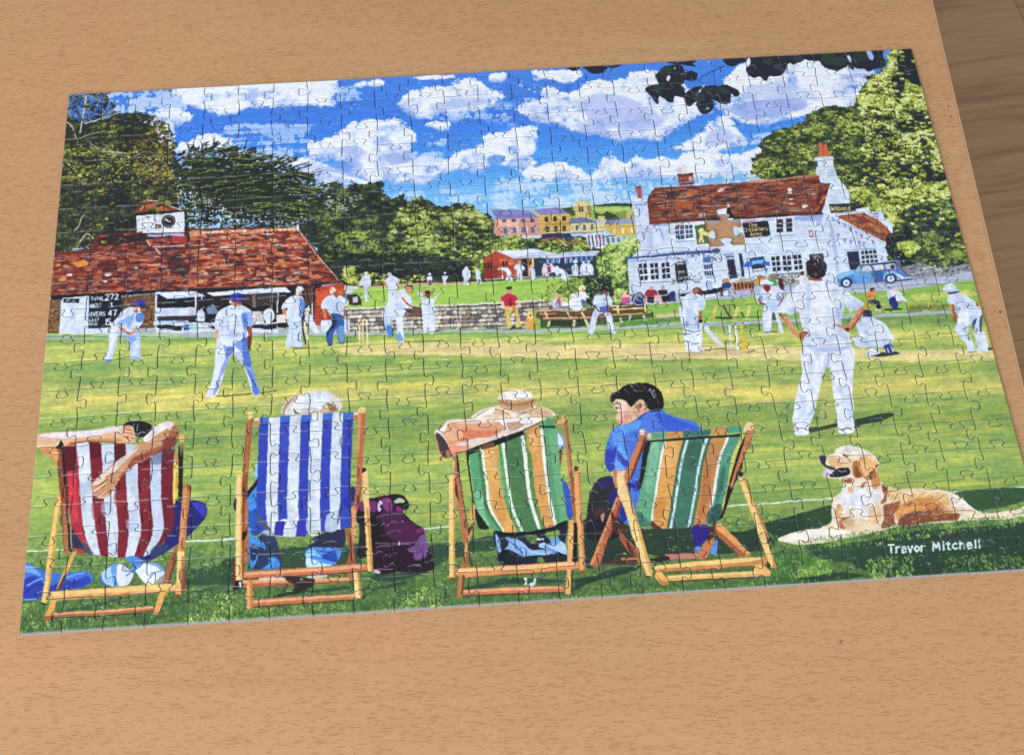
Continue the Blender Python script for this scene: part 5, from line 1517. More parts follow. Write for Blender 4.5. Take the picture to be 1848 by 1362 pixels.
# chair 2: blue and white, straw hat
D('''
P r3 e4dccf 490,300 500,240 560,170 650,130 760,110 850,108 930,140 975,190 985,230 960,290 850,300 600,310
P r3 b89c88 500,300 520,240 580,170 600,170 560,230 545,305
P r3 f0ece8 520,300 550,230 620,160 650,150 600,230 590,300
P r3 e6ecf5 600,250 620,200 700,130 800,120 870,140 900,200 870,240 820,285 700,290 620,285
P r3 cbb496 800,285 860,225 880,220 940,240 960,290 880,300 820,300
P r3 8c6c4c 865,210 900,220 930,250 950,270 900,285 880,260
L r3 efece8 w=12 880,130 940,170 975,230 960,280
L r3 2a2c3c w=9 590,260 605,290 635,302
L r3 a08468 w=6 640,290 740,290 820,270
L r3 9c8068 w=7 500,300 515,240 575,172 640,138
L r3 c8b49c w=7 880,128 945,165 985,232 965,285
Q r3 c4b8b0 a=.7 620,262 700,282 800,272 760,250 680,255
Q r3 cdd3de a=.7 640,215 700,180 760,190 700,225
L r3 b8a898 w=5 540,300 560,235 625,165
Q r4 1f2048 r=1 730,550 900,480 1000,470 1010,580 960,630 700,630 770,570
Q r4 23305c r=1 310,530 430,530 480,700 470,790 230,800 230,740
P r4 3f8ae0 220,540 300,550 350,600 350,650 260,660 300,690 280,740 240,800 225,700
P r4 3f8ae0 400,700 460,720 470,790 330,800 380,760
Q r4 1e2850 r=1 240,600 350,640 320,700 240,730
L r4 6ab0f0 w=10 230,560 280,580 340,590
L r4 6ab0f0 w=9 240,620 300,630
L r4 6ab0f0 w=8 250,670 290,690 260,770
L r4 6ab0f0 w=8 380,710 430,740 350,790
P r4 4c90e4 700,640 760,620 960,630 980,680 940,740 930,765 760,750 690,700
P r4 c4e2f4 690,740 700,700 760,720 830,750 900,768 760,785 700,785
P r4 8cd0f0 690,660 760,640 780,660 720,700 690,700
Q r4 23409c r=1 830,680 930,660 940,740 880,730 800,700
L r4 1f3480 w=7 760,640 850,660 940,650
L r4 b9e4f8 w=8 700,690 760,680 820,700
P r3 3f8ae0 205,960 260,900 300,880 310,1000 300,1100 330,1200 300,1280 240,1290 200,1180 190,1070
Q r3 23409c r=1 260,1080 330,1130 340,1230 300,1290 240,1270
P r3 1a1c2c 170,870 210,930 290,830 290,880 260,920 200,1000 170,1010
P r3 8fc8f0 265,760 300,710 300,820 270,810
P r3 2858b8 195,1100 270,1110 300,1200 230,1230
Q r3 1a1c2c r=1 100,1010 130,990 130,1090 100,1080
''')
c2 = [ZP('r3', '308,340 560,318 830,298 1080,290'), ZP('r3', '300,560 550,540 820,520 1070,520'), ZP('r3', '292,820 545,800 820,780 1058,780'), ZP('r3', '285,1060 530,1060 800,1040 1055,1020'), ZP('r3', '300,1270 520,1300 790,1270 1055,1235')]
BL, W3 = '3244b4', 'dce4f0'
canvas(c2, [(0, .1, BL), (.1, .225, W3), (.225, .325, BL), (.325, .445, W3), (.445, .545, BL), (.545, .675, W3), (.675, .775, BL), (.775, .89, 'd6e2f0'), (.89, 1, BL)])
D('''
p r3 dce4f0 r=.5 425,1290 440,1180 530,1160 600,1310 430,1300
p r3 3a30a8 440,1180 520,1180 500,1300 425,1295
p r3 dce4f0 525,1180 620,1180 600,1305 505,1305
p r3 3a34b0 620,1180 700,1180 690,1300 605,1305
p r3 3048b0 300,1060 360,1060 345,1170 290,1110
P r3 4a586c r=.5 270,1110 330,1160 430,1290 400,1300 330,1220
Q r3 a8bccb r=1 330,1260 400,1250 430,1300 340,1290
Q r3 b9cbdf r=1 a=.9 860,1130 960,1090 940,1250 850,1255
Q r3 c6d2e0 r=1 a=.8 700,1150 780,1140 770,1270 700,1270
p r3 23286e r=1 a=.7 970,1020 985,1080 950,1220 940,1200
Q r3 2430a0 r=1 990,1000 1040,980 1090,1000 1060,1070 1010,1060
Q r3 1c205a r=1 1050,900 1090,900 1100,1010 1060,1010
p r3 3f6ad0 300,330 385,325 380,380 312,395
p r3 3f6ad0 480,318 560,312 558,370 485,375
p r3 3f6ad0 652,310 735,305 732,365 655,370
p r3 3f6ad0 830,298 905,292 905,350 832,355
p r3 3f6ad0 1000,290 1080,285 1078,345 1000,350
l r3 1c2450 w=9 310,398 382,385
l r3 1c2450 w=8 485,378 558,373
l r3 1c2450 w=8 652,376 732,371
l r3 1c2450 w=8 832,360 905,355
l r3 1c2450 w=8 1000,353 1078,350
l r3 8f9cb0 w=5 385,385 480,378
l r3 8f9cb0 w=5 560,373 652,370
p r3 d08a60 265,355 310,350 312,390 268,390
p r3 f0d8b0 265,335 305,330 308,350 266,358
p r3 c0704c 1080,310 1130,305 1130,340 1082,345
p r3 f0d8b0 1080,292 1130,280 1135,308 1082,312
p r3 o1 218,285 255,282 255,320 245,380 215,380
p r3 8f4c34 205,370 255,330 250,400 205,930 160,900
p r3 b26844 215,350 240,345 215,780 180,800
p r3 e8c48c 1110,270 1140,245 1180,248 1180,290 1140,300
p r3 b86c48 1120,300 1180,290 1150,830 1120,1060 1075,1250 1070,1362 1090,1362 1062,1200 1080,1060 1100,880
p r3 d89468 1115,310 1145,305 1125,600 1110,620
p r3 f0d090 118,800 165,800 165,1362 115,1362
p r3 d8a860 155,810 168,840 168,1362 155,1362
p r3 5a3028 165,870 205,930 190,1030 168,1030
p r3 1a1c2c 1150,745 1185,745 1180,780 1150,800
p r3 eec884 1150,790 1190,760 1225,1362 1170,1362
p r3 9a4c34 1120,950 1150,880 1130,1030 1090,1080 1100,1000
p r3 d89468 1065,1100 1090,1060 1100,1100 1080,1362 1060,1362
''')
# rucksack
D('''
P r4 2a1228 1115,300 1180,230 1260,215 1320,200 1400,185 1470,195 1510,230 1535,280 1520,310 1480,320 1530,380 1600,440 1650,470 1680,600 1720,680 1745,790 1600,830 1440,825 1300,845 1245,820 1235,600 1220,400 1110,420
Q r4 4c1e48 r=1.5 1300,340 1450,330 1520,400 1600,450 1620,560 1540,600 1400,560 1330,480
Q r4 15141c r=2 1110,330 1240,370 1320,430 1330,560 1240,600 1250,640 1180,700 1110,700 1130,500
Q r4 74306c r=1 1120,260 1180,240 1260,250 1280,320 1210,330 1130,320
Q r4 84407e r=1 1310,230 1380,220 1400,300 1380,330 1330,310
Q r4 8a2a7c r=1 1430,290 1480,280 1490,330 1440,330
P r4 d8d4ec 1280,250 1300,240 1315,270 1295,285 1310,310 1285,330 1280,300
Q r4 1a1420 r=1 1400,200 1480,195 1535,270 1520,310 1470,300 1420,260
P r4 a8c4a0 r=.6 1412,240 1460,215 1500,245 1480,258 1420,258
Q r4 7a5098 r=1.5 1510,640 1580,600 1620,530 1660,520 1690,620 1660,720 1580,720 1570,660
Q r4 241428 r=2 1300,700 1450,690 1560,740 1700,700 1740,780 1600,820 1440,815 1260,830
Q r4 7a2a6c r=1 1585,480 1640,465 1655,495 1610,510
L r4 78627c w=9 1360,440 1400,410 1445,420
L r4 6a5470 w=10 1380,490 1440,485 1470,500
L r4 6a5470 w=12 1260,590 1400,590 1600,580 1640,560
L r4 5c4a64 w=10 1370,680 1440,670
L r4 8c7490 w=8 1265,800 1400,800
L r4 c080b8 w=6 1265,660 1320,660
e r4 1a1420 1610,770 50,34
e r4 4a3c50 1605,770 28,14
e r4 d8d0e0 1455,590 6,18
e r4 b0a0b0 1480,410 6,8
P r4 c8b4c8 1250,800 1300,820 1290,840 1250,830
''')
D('''
p r4 8a4830 165,60 210,100 210,700 160,900 165,500
p r4 4a2824 165,100 195,160 190,200 168,200
p r4 b86c48 190,250 215,240 220,740 180,760
p r4 f0d090 118,30 165,30 165,890 112,890
p r4 d8a860 152,40 166,60 166,890 152,890
p r4 6a2e24 88,740 112,740 112,960 88,970
p r4 15141c r=1 115,890 165,890 175,950 90,980
p r4 dcd8ec 140,905 160,900 160,950 145,950
p r4 15141c 165,500 215,480 190,560 165,560
p r4 a05a3c 1010,470 1050,470 1080,600 1100,760 1020,760 1050,660
p r4 d89468 1065,290 1095,280 1100,500 1080,600 1062,500
p r4 eec884 1150,20 1195,0 1240,815 1195,820
p r4 c89050 1185,300 1205,300 1240,815 1222,820
p r4 c87850 178,820 600,795 1140,755 1190,760 1195,810 1140,820 600,860 180,880
p r4 e8a880 185,830 600,805 1140,765 1185,770 1140,790 600,825 190,850
l r4 5a2a20 w=9 180,878 600,858 1140,820 1190,812
p r4 e0a868 170,890 560,880 1040,865 1040,905 560,930 175,950
p r4 a85c3c 170,920 560,905 1040,890 1040,910 560,935 175,955
Q r4 221c24 r=1.5 500,860 700,870 760,880 740,940 640,990 560,1000 600,940 540,900
Q r4 e8c8c0 r=1 310,870 480,865 520,885 330,890
Q r4 d8cccc r=1 700,855 860,845 850,865 720,875
l r4 dce4e8 w=9 640,880 660,885
L r4 1c2420 w=12 650,950 580,990 460,1020 420,1035
p r4 c07848 205,890 250,890 262,1100 245,1125 205,1125
p r4 dca468 200,900 228,900 232,1130 205,1125
p r4 c07848 255,1050 600,1025 1040,1005 1090,995 1090,1040 600,1080 265,1105
p r4 e8a888 262,1060 600,1035 1085,1005 1085,1020 600,1055 265,1080
l r4 5a2a20 w=9 262,1108 600,1088 1080,1052
p r4 f0d090 1075,830 1115,825 1140,1030 1095,1045
p r4 b87048 1035,830 1075,830 1085,890 1050,900
p r4 c89050 1110,830 1125,830 1145,1030 1130,1035
''')
# chair 3: green, amber, white; towel and sun hat
D('''
P r5 6a96d8 1110,450 1150,470 1180,560 1130,580
P r5 e0e8f4 1115,460 1140,480 1165,540 1130,570
p r5 8a4c38 1125,600 1160,580 1140,760
P r5 3258b8 1150,840 1180,850 1220,930 1240,1010 1245,1100 1230,1165 1200,1150 1170,1000
Q r6 141830 r=1 600,490 800,480 1000,470 1190,400 1180,600 1190,740 1100,750 900,760 660,765 620,640
P r6 8cb8ec 605,510 640,560 655,640 640,670 620,620
P r6 8cb8ec 690,540 780,550 850,600 900,640 1000,640 1120,650 1060,680 900,690 830,690 720,640 680,640 720,590
P r6 a8ccf4 960,610 990,580 1060,600 1110,560 1180,600 1190,680 1120,660 1000,630
P r6 6a9ce0 1050,540 1110,530 1140,580 1080,610
Q r6 5c7c4c r=1 860,490 920,485 960,560 900,590 850,540
Q r6 6f964c r=1 680,700 720,650 760,700 740,750 680,750
Q r6 6f964c r=1 950,710 990,700 1010,740 960,750
Q r6 7fa850 r=1 1020,500 1120,480 1130,530 1050,550
L r6 23409c w=8 700,560 790,620 830,680
L r6 23409c w=7 1000,600 1060,640 1120,660
L r6 dceefc w=6 860,650 960,670 1040,670
e r6 e4ecf6 975,555 30,10
Q r6 0f1226 r=1 640,690 700,640 780,720 820,760 660,770
''')
D('''
P r5 f0e4d4 430,345 440,300 520,260 600,235 640,230 630,180 660,130 720,108 830,105 900,130 925,180 930,230 1000,245 1060,270 1105,310 1080,325 900,335 700,345
P r5 c8a484 640,180 760,190 920,165 930,230 860,270 760,280 660,250 630,220
P r5 b08058 r=.5 640,190 760,215 925,185 928,205 760,240 640,215
P r5 f4ede6 650,140 720,110 830,108 890,130 910,165 800,185 680,185 640,175
P r5 e8d0b4 520,270 620,235 720,290 740,330 560,335 480,310
P r5 d8b894 900,260 1000,250 1080,300 1040,325 900,325
L r5 8a5a38 w=9 580,262 640,272 720,305
L r5 8a5a38 w=9 790,295 850,285 915,262
L r5 b89470 w=5 560,290 640,300 700,322
L r5 b89470 w=5 600,280 660,290
L r5 b89470 w=6 650,240 760,270 850,255
L r5 7a4c30 w=6 790,320 840,295 900,290
Q r5 b88a60 a=.8 640,190 700,214 800,218 900,200 925,180 925,206 860,238 720,240 650,222
L r5 8a6040 w=6 636,196 700,222 780,228 870,214 926,190
L r5 a8845c w=5 640,215 720,246 800,250 880,236 928,216
L r5 6e4a30 w=5 560,262 480,300 432,342
Q r5 c8a888 a=.7 940,262 1010,272 1070,300 1000,312 940,296
P r5 f8f4f0 560,260 600,240 590,290 520,320 450,330
''')
c3 = [ZP('r5', '385,635 620,540 850,450 960,410 1108,400'), ZP('r5', '400,720 640,650 860,600 980,590 1125,590'), ZP('r5', '430,940 680,880 880,850 1020,850 1150,830'), ZP('r5', '450,1080 720,1060 900,1050 1060,1040 1180,1010'), ZP('r5', '580,1250 700,1275 900,1260 1060,1230 1195,1165')]
G1, G2, AM, CW = '5a9c68', '4c7a50', 'dba860', 'eef4e8'
canvas(c3, [(0, .1, '57a070'), (.1, .14, G2), (.14, .172, CW), (.172, .335, AM), (.335, .38, '5c9858'), (.38, .415, 'e6f4ea'), (.415, .6, G2), (.6, .64, 'f2f6ee'), (.64, .69, '5c8a48'), (.69, .815, 'd8a05c'), (.815, .85, CW), (.85, .91, '5c9c70'), (.91, 1, '6cac7c')])
D('''
Q r5 8cc8a0 r=1 a=.7 440,930 500,960 520,1120 560,1220 500,1160 450,1050
p r5 15201c 362,600 480,560 480,600 385,640 400,800 440,1060 460,1100 560,1240 470,1240 440,1110 405,900
p r5 15181c r=.6 480,560 620,510 830,430 845,470 720,520 500,600
p r5 6a4a34 r=.6 500,560 590,530 600,570 500,600
p r5 c89458 r=.6 850,440 950,380 955,430 860,475
p r5 5a9a68 1000,345 1100,340 1108,405 965,405
p r5 14301f 965,400 1100,400 1100,418 965,415
P r5 14201c r=.6 440,1100 520,1230 560,1245 470,1240
p r6 101818 r=.8 610,490 760,510 940,490 1050,460 1195,400 1190,440 1060,490 900,520 640,530
# towel
P r5 ead8d0 110,460 170,410 230,350 400,345 700,345 880,330 1010,335 1015,350 900,410 820,440 620,510 400,580 300,625 235,640
P r5 e0a07c 180,440 240,380 420,380 600,370 800,365 700,420 500,480 300,540 240,560 200,500
Q r5 d87c58 r=1 260,440 360,430 520,440 660,440 560,490 440,500 340,520
Q r5 e8b890 r=1 200,440 300,420 340,480 260,520 210,500
P r5 f4eeee 600,350 860,335 1000,340 880,400 820,430 720,430 640,370
P r5 f6f2f2 120,455 200,390 220,370 200,430 160,450
P r5 c8a48c 700,380 800,370 840,400 740,440
Q r5 e89070 r=1 230,560 330,560 400,560 320,620 240,620
P r5 4a3838 120,465 160,475 210,540 250,640 230,655 190,660 150,600
P r5 d8946c 120,490 140,560 160,650 190,665 150,670
L r5 2a2420 w=7 235,645 300,622 480,562 620,510 830,440 1000,355
P r5 b87858 205,600 230,600 240,655 210,655
''')
D('''
p r5 b8704c 255,640 290,650 380,1230 370,1362 340,1362 290,1000
p r5 15201c 290,635 300,640 330,900 380,1230 372,1240 310,960
p r5 e0b880 255,650 270,650 275,780 262,760
p r5 4a2c24 275,850 310,930 350,1060 330,1060 280,960
p r5 f0cc84 228,800 275,810 275,1362 225,1362
p r5 c89050 265,820 277,830 277,1362 265,1362
p r5 e0a860 400,1080 435,1060 440,1160 390,1362 360,1362 395,1200
p r5 5a3428 420,1160 440,1160 400,1240 380,1240
p r5 e0a860 1150,310 1185,305 1190,350 1175,390 1100,390 1098,355 1150,350
p r5 a05c3c 1165,380 1192,345 1260,900 1265,1180 1245,1180 1235,900
p r5 c07c54 1165,390 1180,380 1240,850 1250,1100 1238,1100
p r5 e8a868 1255,790 1290,750 1305,800 1325,1362 1285,1362 1260,1000
p r5 4a3a38 1255,730 1290,730 1285,765 1255,775
p r5 c08050 1290,790 1306,800 1326,1362 1312,1362
p r5 e6b070 1215,1180 1250,1165 1250,1362 1200,1362
p r6 f0cc84 230,30 275,30 275,880 228,880
p r6 c89050 262,40 277,60 276,880 262,880
p r6 8a5030 230,870 275,870 272,890 232,888
p r6 b8704c 280,0 305,0 375,460 385,700 350,600
p r6 e0a860 405,280 440,270 440,370 360,700 375,780 330,780 350,680 395,420
p r6 5a3428 380,470 440,400 430,440 370,560 400,680 430,780 400,780 390,700
p r6 a86038 340,700 385,690 370,780 335,785
p r6 a8603e 1215,0 1245,0 1265,400 1245,400
p r6 e8a868 1258,0 1300,0 1345,820 1300,820
p r6 c08050 1288,0 1303,0 1347,820 1330,820
p r6 8a5030 1298,810 1345,810 1340,835 1300,835
p r6 e6b070 1210,400 1250,395 1240,740 1195,740
p r6 15141c 1248,420 1275,420 1278,740 1240,740
p r6 d8955c 280,795 700,770 1180,740 1290,740 1300,790 1200,810 700,845 380,870 285,850
p r6 f0c088 290,800 700,780 1180,748 1285,750 1200,775 700,805 290,825
l r6 8a4c34 w=8 380,868 700,845 1200,810 1290,798
p r6 c07848 305,850 355,850 330,1030 290,1040
p r6 5a3428 340,850 358,850 335,1010 325,1010
p r6 c87850 340,970 700,950 1170,935 1175,985 700,1000 345,1015
p r6 e8a880 345,975 700,955 1170,938 1170,955 700,975 345,995
l r6 3a2a24 w=8 345,1020 700,1005 1175,988
p r6 e6b070 1195,800 1230,800 1225,1005 1180,1005
p r6 3a2a24 1230,805 1242,805 1238,990 1228,990
P r6 e8f0f0 840,870 870,870 865,890 870,920 845,935 855,900
P r6 d8e0e0 880,915 915,905 925,870 940,870 940,910 920,935 880,940
''')
# man in the blue shirt
D('''
Q r7 191a26 r=1 0,1150 20,1000 60,920 110,870 180,855 240,880 300,1000 310,1150 240,1362 0,1362
Q r7 2a2468 r=1 80,930 130,870 200,865 200,930 100,960
P r7 e8c4ac 200,800 310,800 330,900 300,960 260,1010 230,960 205,870
P r7 c08060 205,810 240,810 250,980 225,950
P r7 4a78dc 260,440 340,430 420,380 500,320 600,305 660,350 760,380 850,400 910,440 920,490 780,490 640,495 510,510 500,600 470,750 440,980 400,1100 390,1230 280,1230 240,1060 330,900 300,800 210,800 150,790 150,640 170,560 200,480
Q r7 5f9cee r=1.5 200,500 260,450 340,430 440,400 400,480 300,520 300,620 220,620
Q r7 6aaaf4 r=1 220,780 230,640 290,620 320,700 300,800
Q r7 2c3cae r=1 150,640 200,640 240,600 230,700 200,820 150,790
Q r7 2c3cae r=1 240,640 290,700 340,760 300,780 260,720
Q r7 3658c8 r=1 560,330 700,380 860,440 910,480 700,490 600,440
Q r7 2c3cae r=1 370,920 480,850 440,940 400,970
Q r7 1f2478 r=1 180,1000 240,950 300,900 380,930 400,1060 330,1200 280,1230 240,1100 190,1090
P r7 4a78dc 350,950 400,1000 390,1120 340,1060
P r7 c4d8f4 r=.6 345,1060 360,1050 370,1110 350,1110
P r7 2438a0 410,370 480,330 560,310 600,312 600,325 500,340 430,390
P r7 e6bea4 218,262 240,225 300,232 380,280 480,290 500,320 420,372 372,402 330,425 290,440 262,424 240,414 236,400 246,390 228,384 230,366 244,338 238,318 222,312
Q r7 d98474 a=.6 305,352 342,346 372,364 345,396 310,398 298,378
Q r7 f2d6c4 a=.9 230,262 262,236 310,250 325,300 290,330 255,322
Q r7 d09a80 a=.7 380,290 420,300 430,345 395,372 372,340
Q r7 f0cdb8 a=.8 234,372 256,352 272,380 256,402
Q r7 c48a74 a=.6 262,420 300,436 340,420 320,408 280,408
P r7 dca88c 370,300 440,270 500,290 520,322 440,350 390,372
P r7 e8b49c 388,282 420,238 458,242 464,300 440,332 404,328
Q r7 b86e5c a=.8 400,275 430,255 445,290 420,315
Q r7 7a3c34 a=.8 424,262 442,262 440,300 424,304
P r7 18181e 190,230 200,180 250,160 300,120 380,100 450,92 520,105 590,150 620,220 625,290 600,310 520,315 480,280 460,240 420,230 380,270 350,290 310,240 240,225 215,250
L r7 c8d4e4 w=6 350,110 375,140
L r7 c8d4e4 w=7 510,140 535,190 550,220
L r7 c8d4e4 w=5 540,150 560,200
L r7 9cacc0 w=5 400,105 420,130
L r7 4a5468 w=8 300,140 340,190
L r7 4a5468 w=7 560,230 590,260
L r7 2a1c1c w=9 t=.4 224,268 240,260 262,272
L r7 1c1818 w=6 t=.3 228,300 246,294 264,302
Q r7 3a2420 a=.9 q=1 230,300 242,296 248,304 238,308
Q r7 a04a40 a=.8 q=1 240,404 262,402 268,410 244,412
L r7 c08870 w=4 234,334 230,362 236,384
L r7 5f9cee w=6 420,380 500,350 600,330
e r7 1c1c24 110,1170 30,60 g=20
P r7 c89080 110,1170 140,1160 130,1230 115,1220
Q r7 4a2c2c r=1 60,1140 120,1110 160,1140 120,1170 70,1200
P r7 2a1c84 860,1270 980,1262 960,1362 880,1362
''')
c4 = [ZP('r7', '500,575 640,560 950,540 1240,525 1290,510'), ZP('r7', '470,750 700,740 930,730 1100,720 1210,710'), ZP('r7', '430,1000 620,1020 880,1000 1080,980 1165,960'), ZP('r7', '400,1230 600,1285 830,1270 960,1250 1100,1200')]
canvas(c4, [(0, .16, '62a680'), (.16, .185, 'eef4f4'), (.185, .36, 'dca258'), (.36, .39, '3c6a50'), (.39, .42, 'cfe8f0'), (.42, .595, '3f7460'), (.595, .625, 'cfeaf2'), (.625, .66, '4c7454'), (.66, .81, 'c08850'), (.81, .84, 'f0eef0'), (.84, .96, '52947c'), (.96, 1, 'c8c860')])
D('''
Q r7 b87038 r=1.5 a=.7 960,800 1010,780 1000,1000 930,1220 900,1240 930,1050
Q r7 2f6a5c r=1.5 a=.8 1100,800 1130,790 1110,950 1060,1080 1060,1000
Q r7 8cc4a8 r=1 a=.7 520,600 590,590 560,780 500,960 470,960 500,760
Q r7 24484c r=1.5 a=.8 1000,1130 1090,1080 1100,1200 980,1250
Q r7 2f7068 r=1 a=.8 400,1170 440,1160 500,1240 480,1270 410,1260
p r7 5a3424 r=.6 520,1220 600,1280 560,1290 510,1260
l r7 14201c w=20 500,570 800,550 1250,522
p r7 5a9c84 520,510 640,500 640,540 525,550
p r7 d09058 640,500 780,488 775,535 645,545
p r7 3f7468 780,490 950,480 1010,470 1010,520 950,530 790,540
p r7 d09058 1010,470 1145,460 1145,510 1015,520
p r7 4f9c80 1145,460 1270,450 1275,490 1150,505
p r7 e8c890 478,510 520,505 525,545 482,545
p r7 1a1c20 470,570 520,560 440,960 410,960
p r7 c07c50 430,480 475,470 480,520 460,600 340,900 310,920 295,860 415,560
p r7 6a3428 460,560 490,560 360,880 335,900
p r7 f0e0c4 425,485 450,468 475,505 455,520 430,515
p r7 1a1818 1290,520 1240,640 1160,900 1110,1150 1075,1210 1110,1200 1190,960 1270,780
p r7 c07c50 1300,440 1360,440 1365,490 1330,600 1180,960 1165,940 1290,560
p r7 6a3428 r=.5 1335,560 1350,540 1240,820 1180,950 1200,900
p r7 f0d0a0 1295,430 1330,412 1360,430 1355,480 1310,480 1280,500 1280,460
p r7 6a3428 1280,500 1305,510 1290,520
p r7 e8b878 1235,880 1275,860 1420,1200 1475,1362 1420,1362 1330,1130
p r7 c08048 1270,870 1285,880 1440,1230 1490,1362 1470,1362
p r7 1f1c3a 1240,820 1275,830 1270,860 1245,860
p r7 c87850 240,1020 280,1040 160,1362 105,1362
p r7 8a3c34 270,1060 275,1100 190,1362 150,1362
p r7 f0d090 250,870 300,880 430,1362 370,1362 300,1100 255,990
p r7 d8a860 295,900 310,900 440,1362 415,1362
''')
D('''
p r8 e0a070 1040,0 1040,0 1041,1
p r8 b86848 330,440 360,460 190,1000 150,1015 105,1000 270,600
p r8 d89460 325,440 345,440 150,960 120,990 110,985 270,590
p r8 4a2824 280,540 330,620 420,700 400,720 330,740 290,680
p r8 a85844 350,710 470,830 500,950 420,880 355,780
p r8 5a3028 400,780 460,850 490,940 430,880
P r8 2a2080 950,680 1070,665 1110,720 1060,790 1000,860 980,880 960,800
P r8 5c90e8 1130,800 1155,790 1150,895 1100,900 1110,840
P r8 5c90e8 970,850 1010,840 1010,880 975,880
p r8 4a2824 1090,680 1150,650 1140,740 1100,790 1070,790
p r8 c87850 1060,800 1110,780 1130,800 1060,945 1005,950 1000,890
p r8 c87850 365,935 600,930 630,960 370,965
p r8 c08070 720,905 1000,895 1000,945 760,955
p r8 2a2024 r=.8 600,940 760,920 770,960 620,975
p r8 4a2a26 r=.6 230,965 500,950 500,990 230,995
p r8 e0a060 1140,660 1180,650 1440,910 1400,920 1340,930 1130,700
p r8 a86040 1130,690 1150,700 1390,910 1370,930 1330,920 1130,730
p r8 f0d090 330,270 390,280 520,740 620,1050 615,1090 570,1090 540,1000 400,560 335,400
p r8 d8a860 385,290 400,300 540,750 625,1050 618,1090 600,1060
p r8 a87040 470,840 500,860 575,1080 550,1060
p r8 c88c50 1325,280 1380,270 1400,330 1600,900 1645,1020 1580,1020 1520,840 1450,600
p r8 f0cc84 1330,280 1365,275 1560,780 1610,960 1600,1020 1575,980 1500,760
p r8 c88c50 620,1000 1000,960 1420,930 1560,930 1580,990 1450,1000 1000,1035 660,1055
p r8 f0cc84 620,1000 1000,965 1430,930 1550,935 1430,965 1000,1000 640,1025
l r8 8a4c34 w=9 660,1055 1000,1035 1430,1000
p r8 e0b068 740,1080 1200,1055 1540,1035 1540,1085 1200,1100 760,1125
p r8 f0cc84 745,1085 1200,1058 1540,1040 1540,1058 1200,1080 750,1100
l r8 3a2a24 w=8 760,1128 1200,1106 1540,1088
p r8 e8b468 1470,990 1510,980 1595,1050 1590,1085 1540,1085 1450,1040
p r8 e8b468 650,1050 690,1040 750,1110 755,1150 700,1158 640,1090
p r8 c07c44 650,1070 700,1120 755,1130 755,1155 700,1160
p r8 3a2a28 1560,960 1590,990 1590,1030 1560,1010
p r8 5a3028 560,1080 610,1085 600,1100 570,1100
''')
# big dog lying on the grass
D('''
P s2 ecdcc2 -195,862 -120,832 0,800 120,780 220,750 240,700 235,640 255,540 310,490 330,440 330,380 250,375 200,370 165,355 170,310 200,300 140,240 130,205 160,190 200,190 260,165 280,130 340,105 430,108 500,140 570,170 620,230 630,270 610,310 640,380 660,420 720,445 800,465 900,460 1050,460 1180,480 1260,510 1340,570 1400,620 1460,650 1560,660 1660,640 1750,630 1816,600 1870,570 1870,660 1760,690 1660,710 1500,715 1400,720 1290,720 1200,735 1050,745 900,760 780,775 700,790 600,810 480,840 330,870 180,900 0,920 -110,905 -190,890
Q s2 e9c48c r=1.5 680,440 800,470 1000,470 1150,500 1250,560 1260,640 1100,620 950,590 800,560 700,540
Q s2 d8954c r=2 860,560 1000,530 1120,560 1200,640 1280,660 1260,710 1100,720 900,740 800,740 760,640
Q s2 7c4430 r=2.5 800,700 900,650 1000,640 1120,620 1180,660 1280,660 1260,715 1100,725 900,755 790,765
Q s2 8a4a34 r=2 660,600 740,580 800,560 790,620 740,680 760,750 680,780 640,780 670,700
Q s2 7c3c30 r=1 650,430 700,460 690,520 680,570 640,580 665,520
P s2 f2eee8 340,440 420,430 560,440 650,480 660,540 600,570 590,640 600,720 480,700 300,650 260,600 300,520
P s2 e6eaf6 300,540 400,470 560,480 640,520 590,560 500,620 420,600 330,590
Q s2 f6f2ee r=1 -190,862 -60,830 100,790 260,800 400,790 440,800 300,850 120,880 -40,895 -170,884
Q s2 f6f0ea r=1 1200,500 1280,520 1360,590 1400,630 1300,610 1220,600
Q s2 d9a060 r=1.5 280,590 320,600 310,700 270,680
Q s2 a05c34 r=1.5 310,700 380,700 430,740 380,780 310,780
Q s2 dcb078 r=1 370,450 410,440 410,490 380,490
P s2 f4ece0 260,170 340,110 440,112 560,170 620,235 560,220 440,190 300,200
Q s2 e6c8a0 r=1 200,195 290,200 380,200 420,250 400,320 380,290 280,290 240,240
Q s2 a86a38 r=1 410,250 450,230 470,290 480,360 430,370 410,320
Q s2 8a4c2c r=1 430,280 470,300 500,350 460,370 430,350
P s2 e8b87c 470,240 500,190 560,190 610,240 610,290 560,350 520,380 480,340 460,290
Q s2 c8864c r=1 560,330 600,310 640,400 620,450 580,460 560,380
P s2 7a4228 r=.6 540,340 580,320 570,380 540,380
Q s2 8a4c34 r=1 330,375 400,380 400,410 350,410
Q s2 a86a40 r=1 480,430 530,390 530,400 490,460
P s2 2a3040 135,200 190,190 195,225 190,260 260,290 265,305 220,300 160,260
P s2 20202c 215,350 270,305 300,290 380,290 390,330 360,355 260,365
P s2 d8c8e4 170,310 220,300 250,320 210,350 175,355
L s2 e8e4f0 w=6 290,310 330,320 360,310
L s2 f0e4d0 w=12 380,285 400,320 380,370 300,385
L s2 2a2430 w=12 330,175 355,190 380,185
L s2 7a4a34 w=7 480,200 465,250 480,320 520,380 560,350 620,265
L s2 2a2430 w=9 600,275 625,265
''')
for k in range(46):
    x, y = rnd.uniform(800, 1200), rnd.uniform(520, 700); D('L s2 %s w=5 t=.8 %d,%d %d,%d %d,%d' % (rnd.choice(['b9783c', 'e8b060', '8a4a2c', 'f0d0a0']), x, y, x+25, y-18, x+55, y-30))
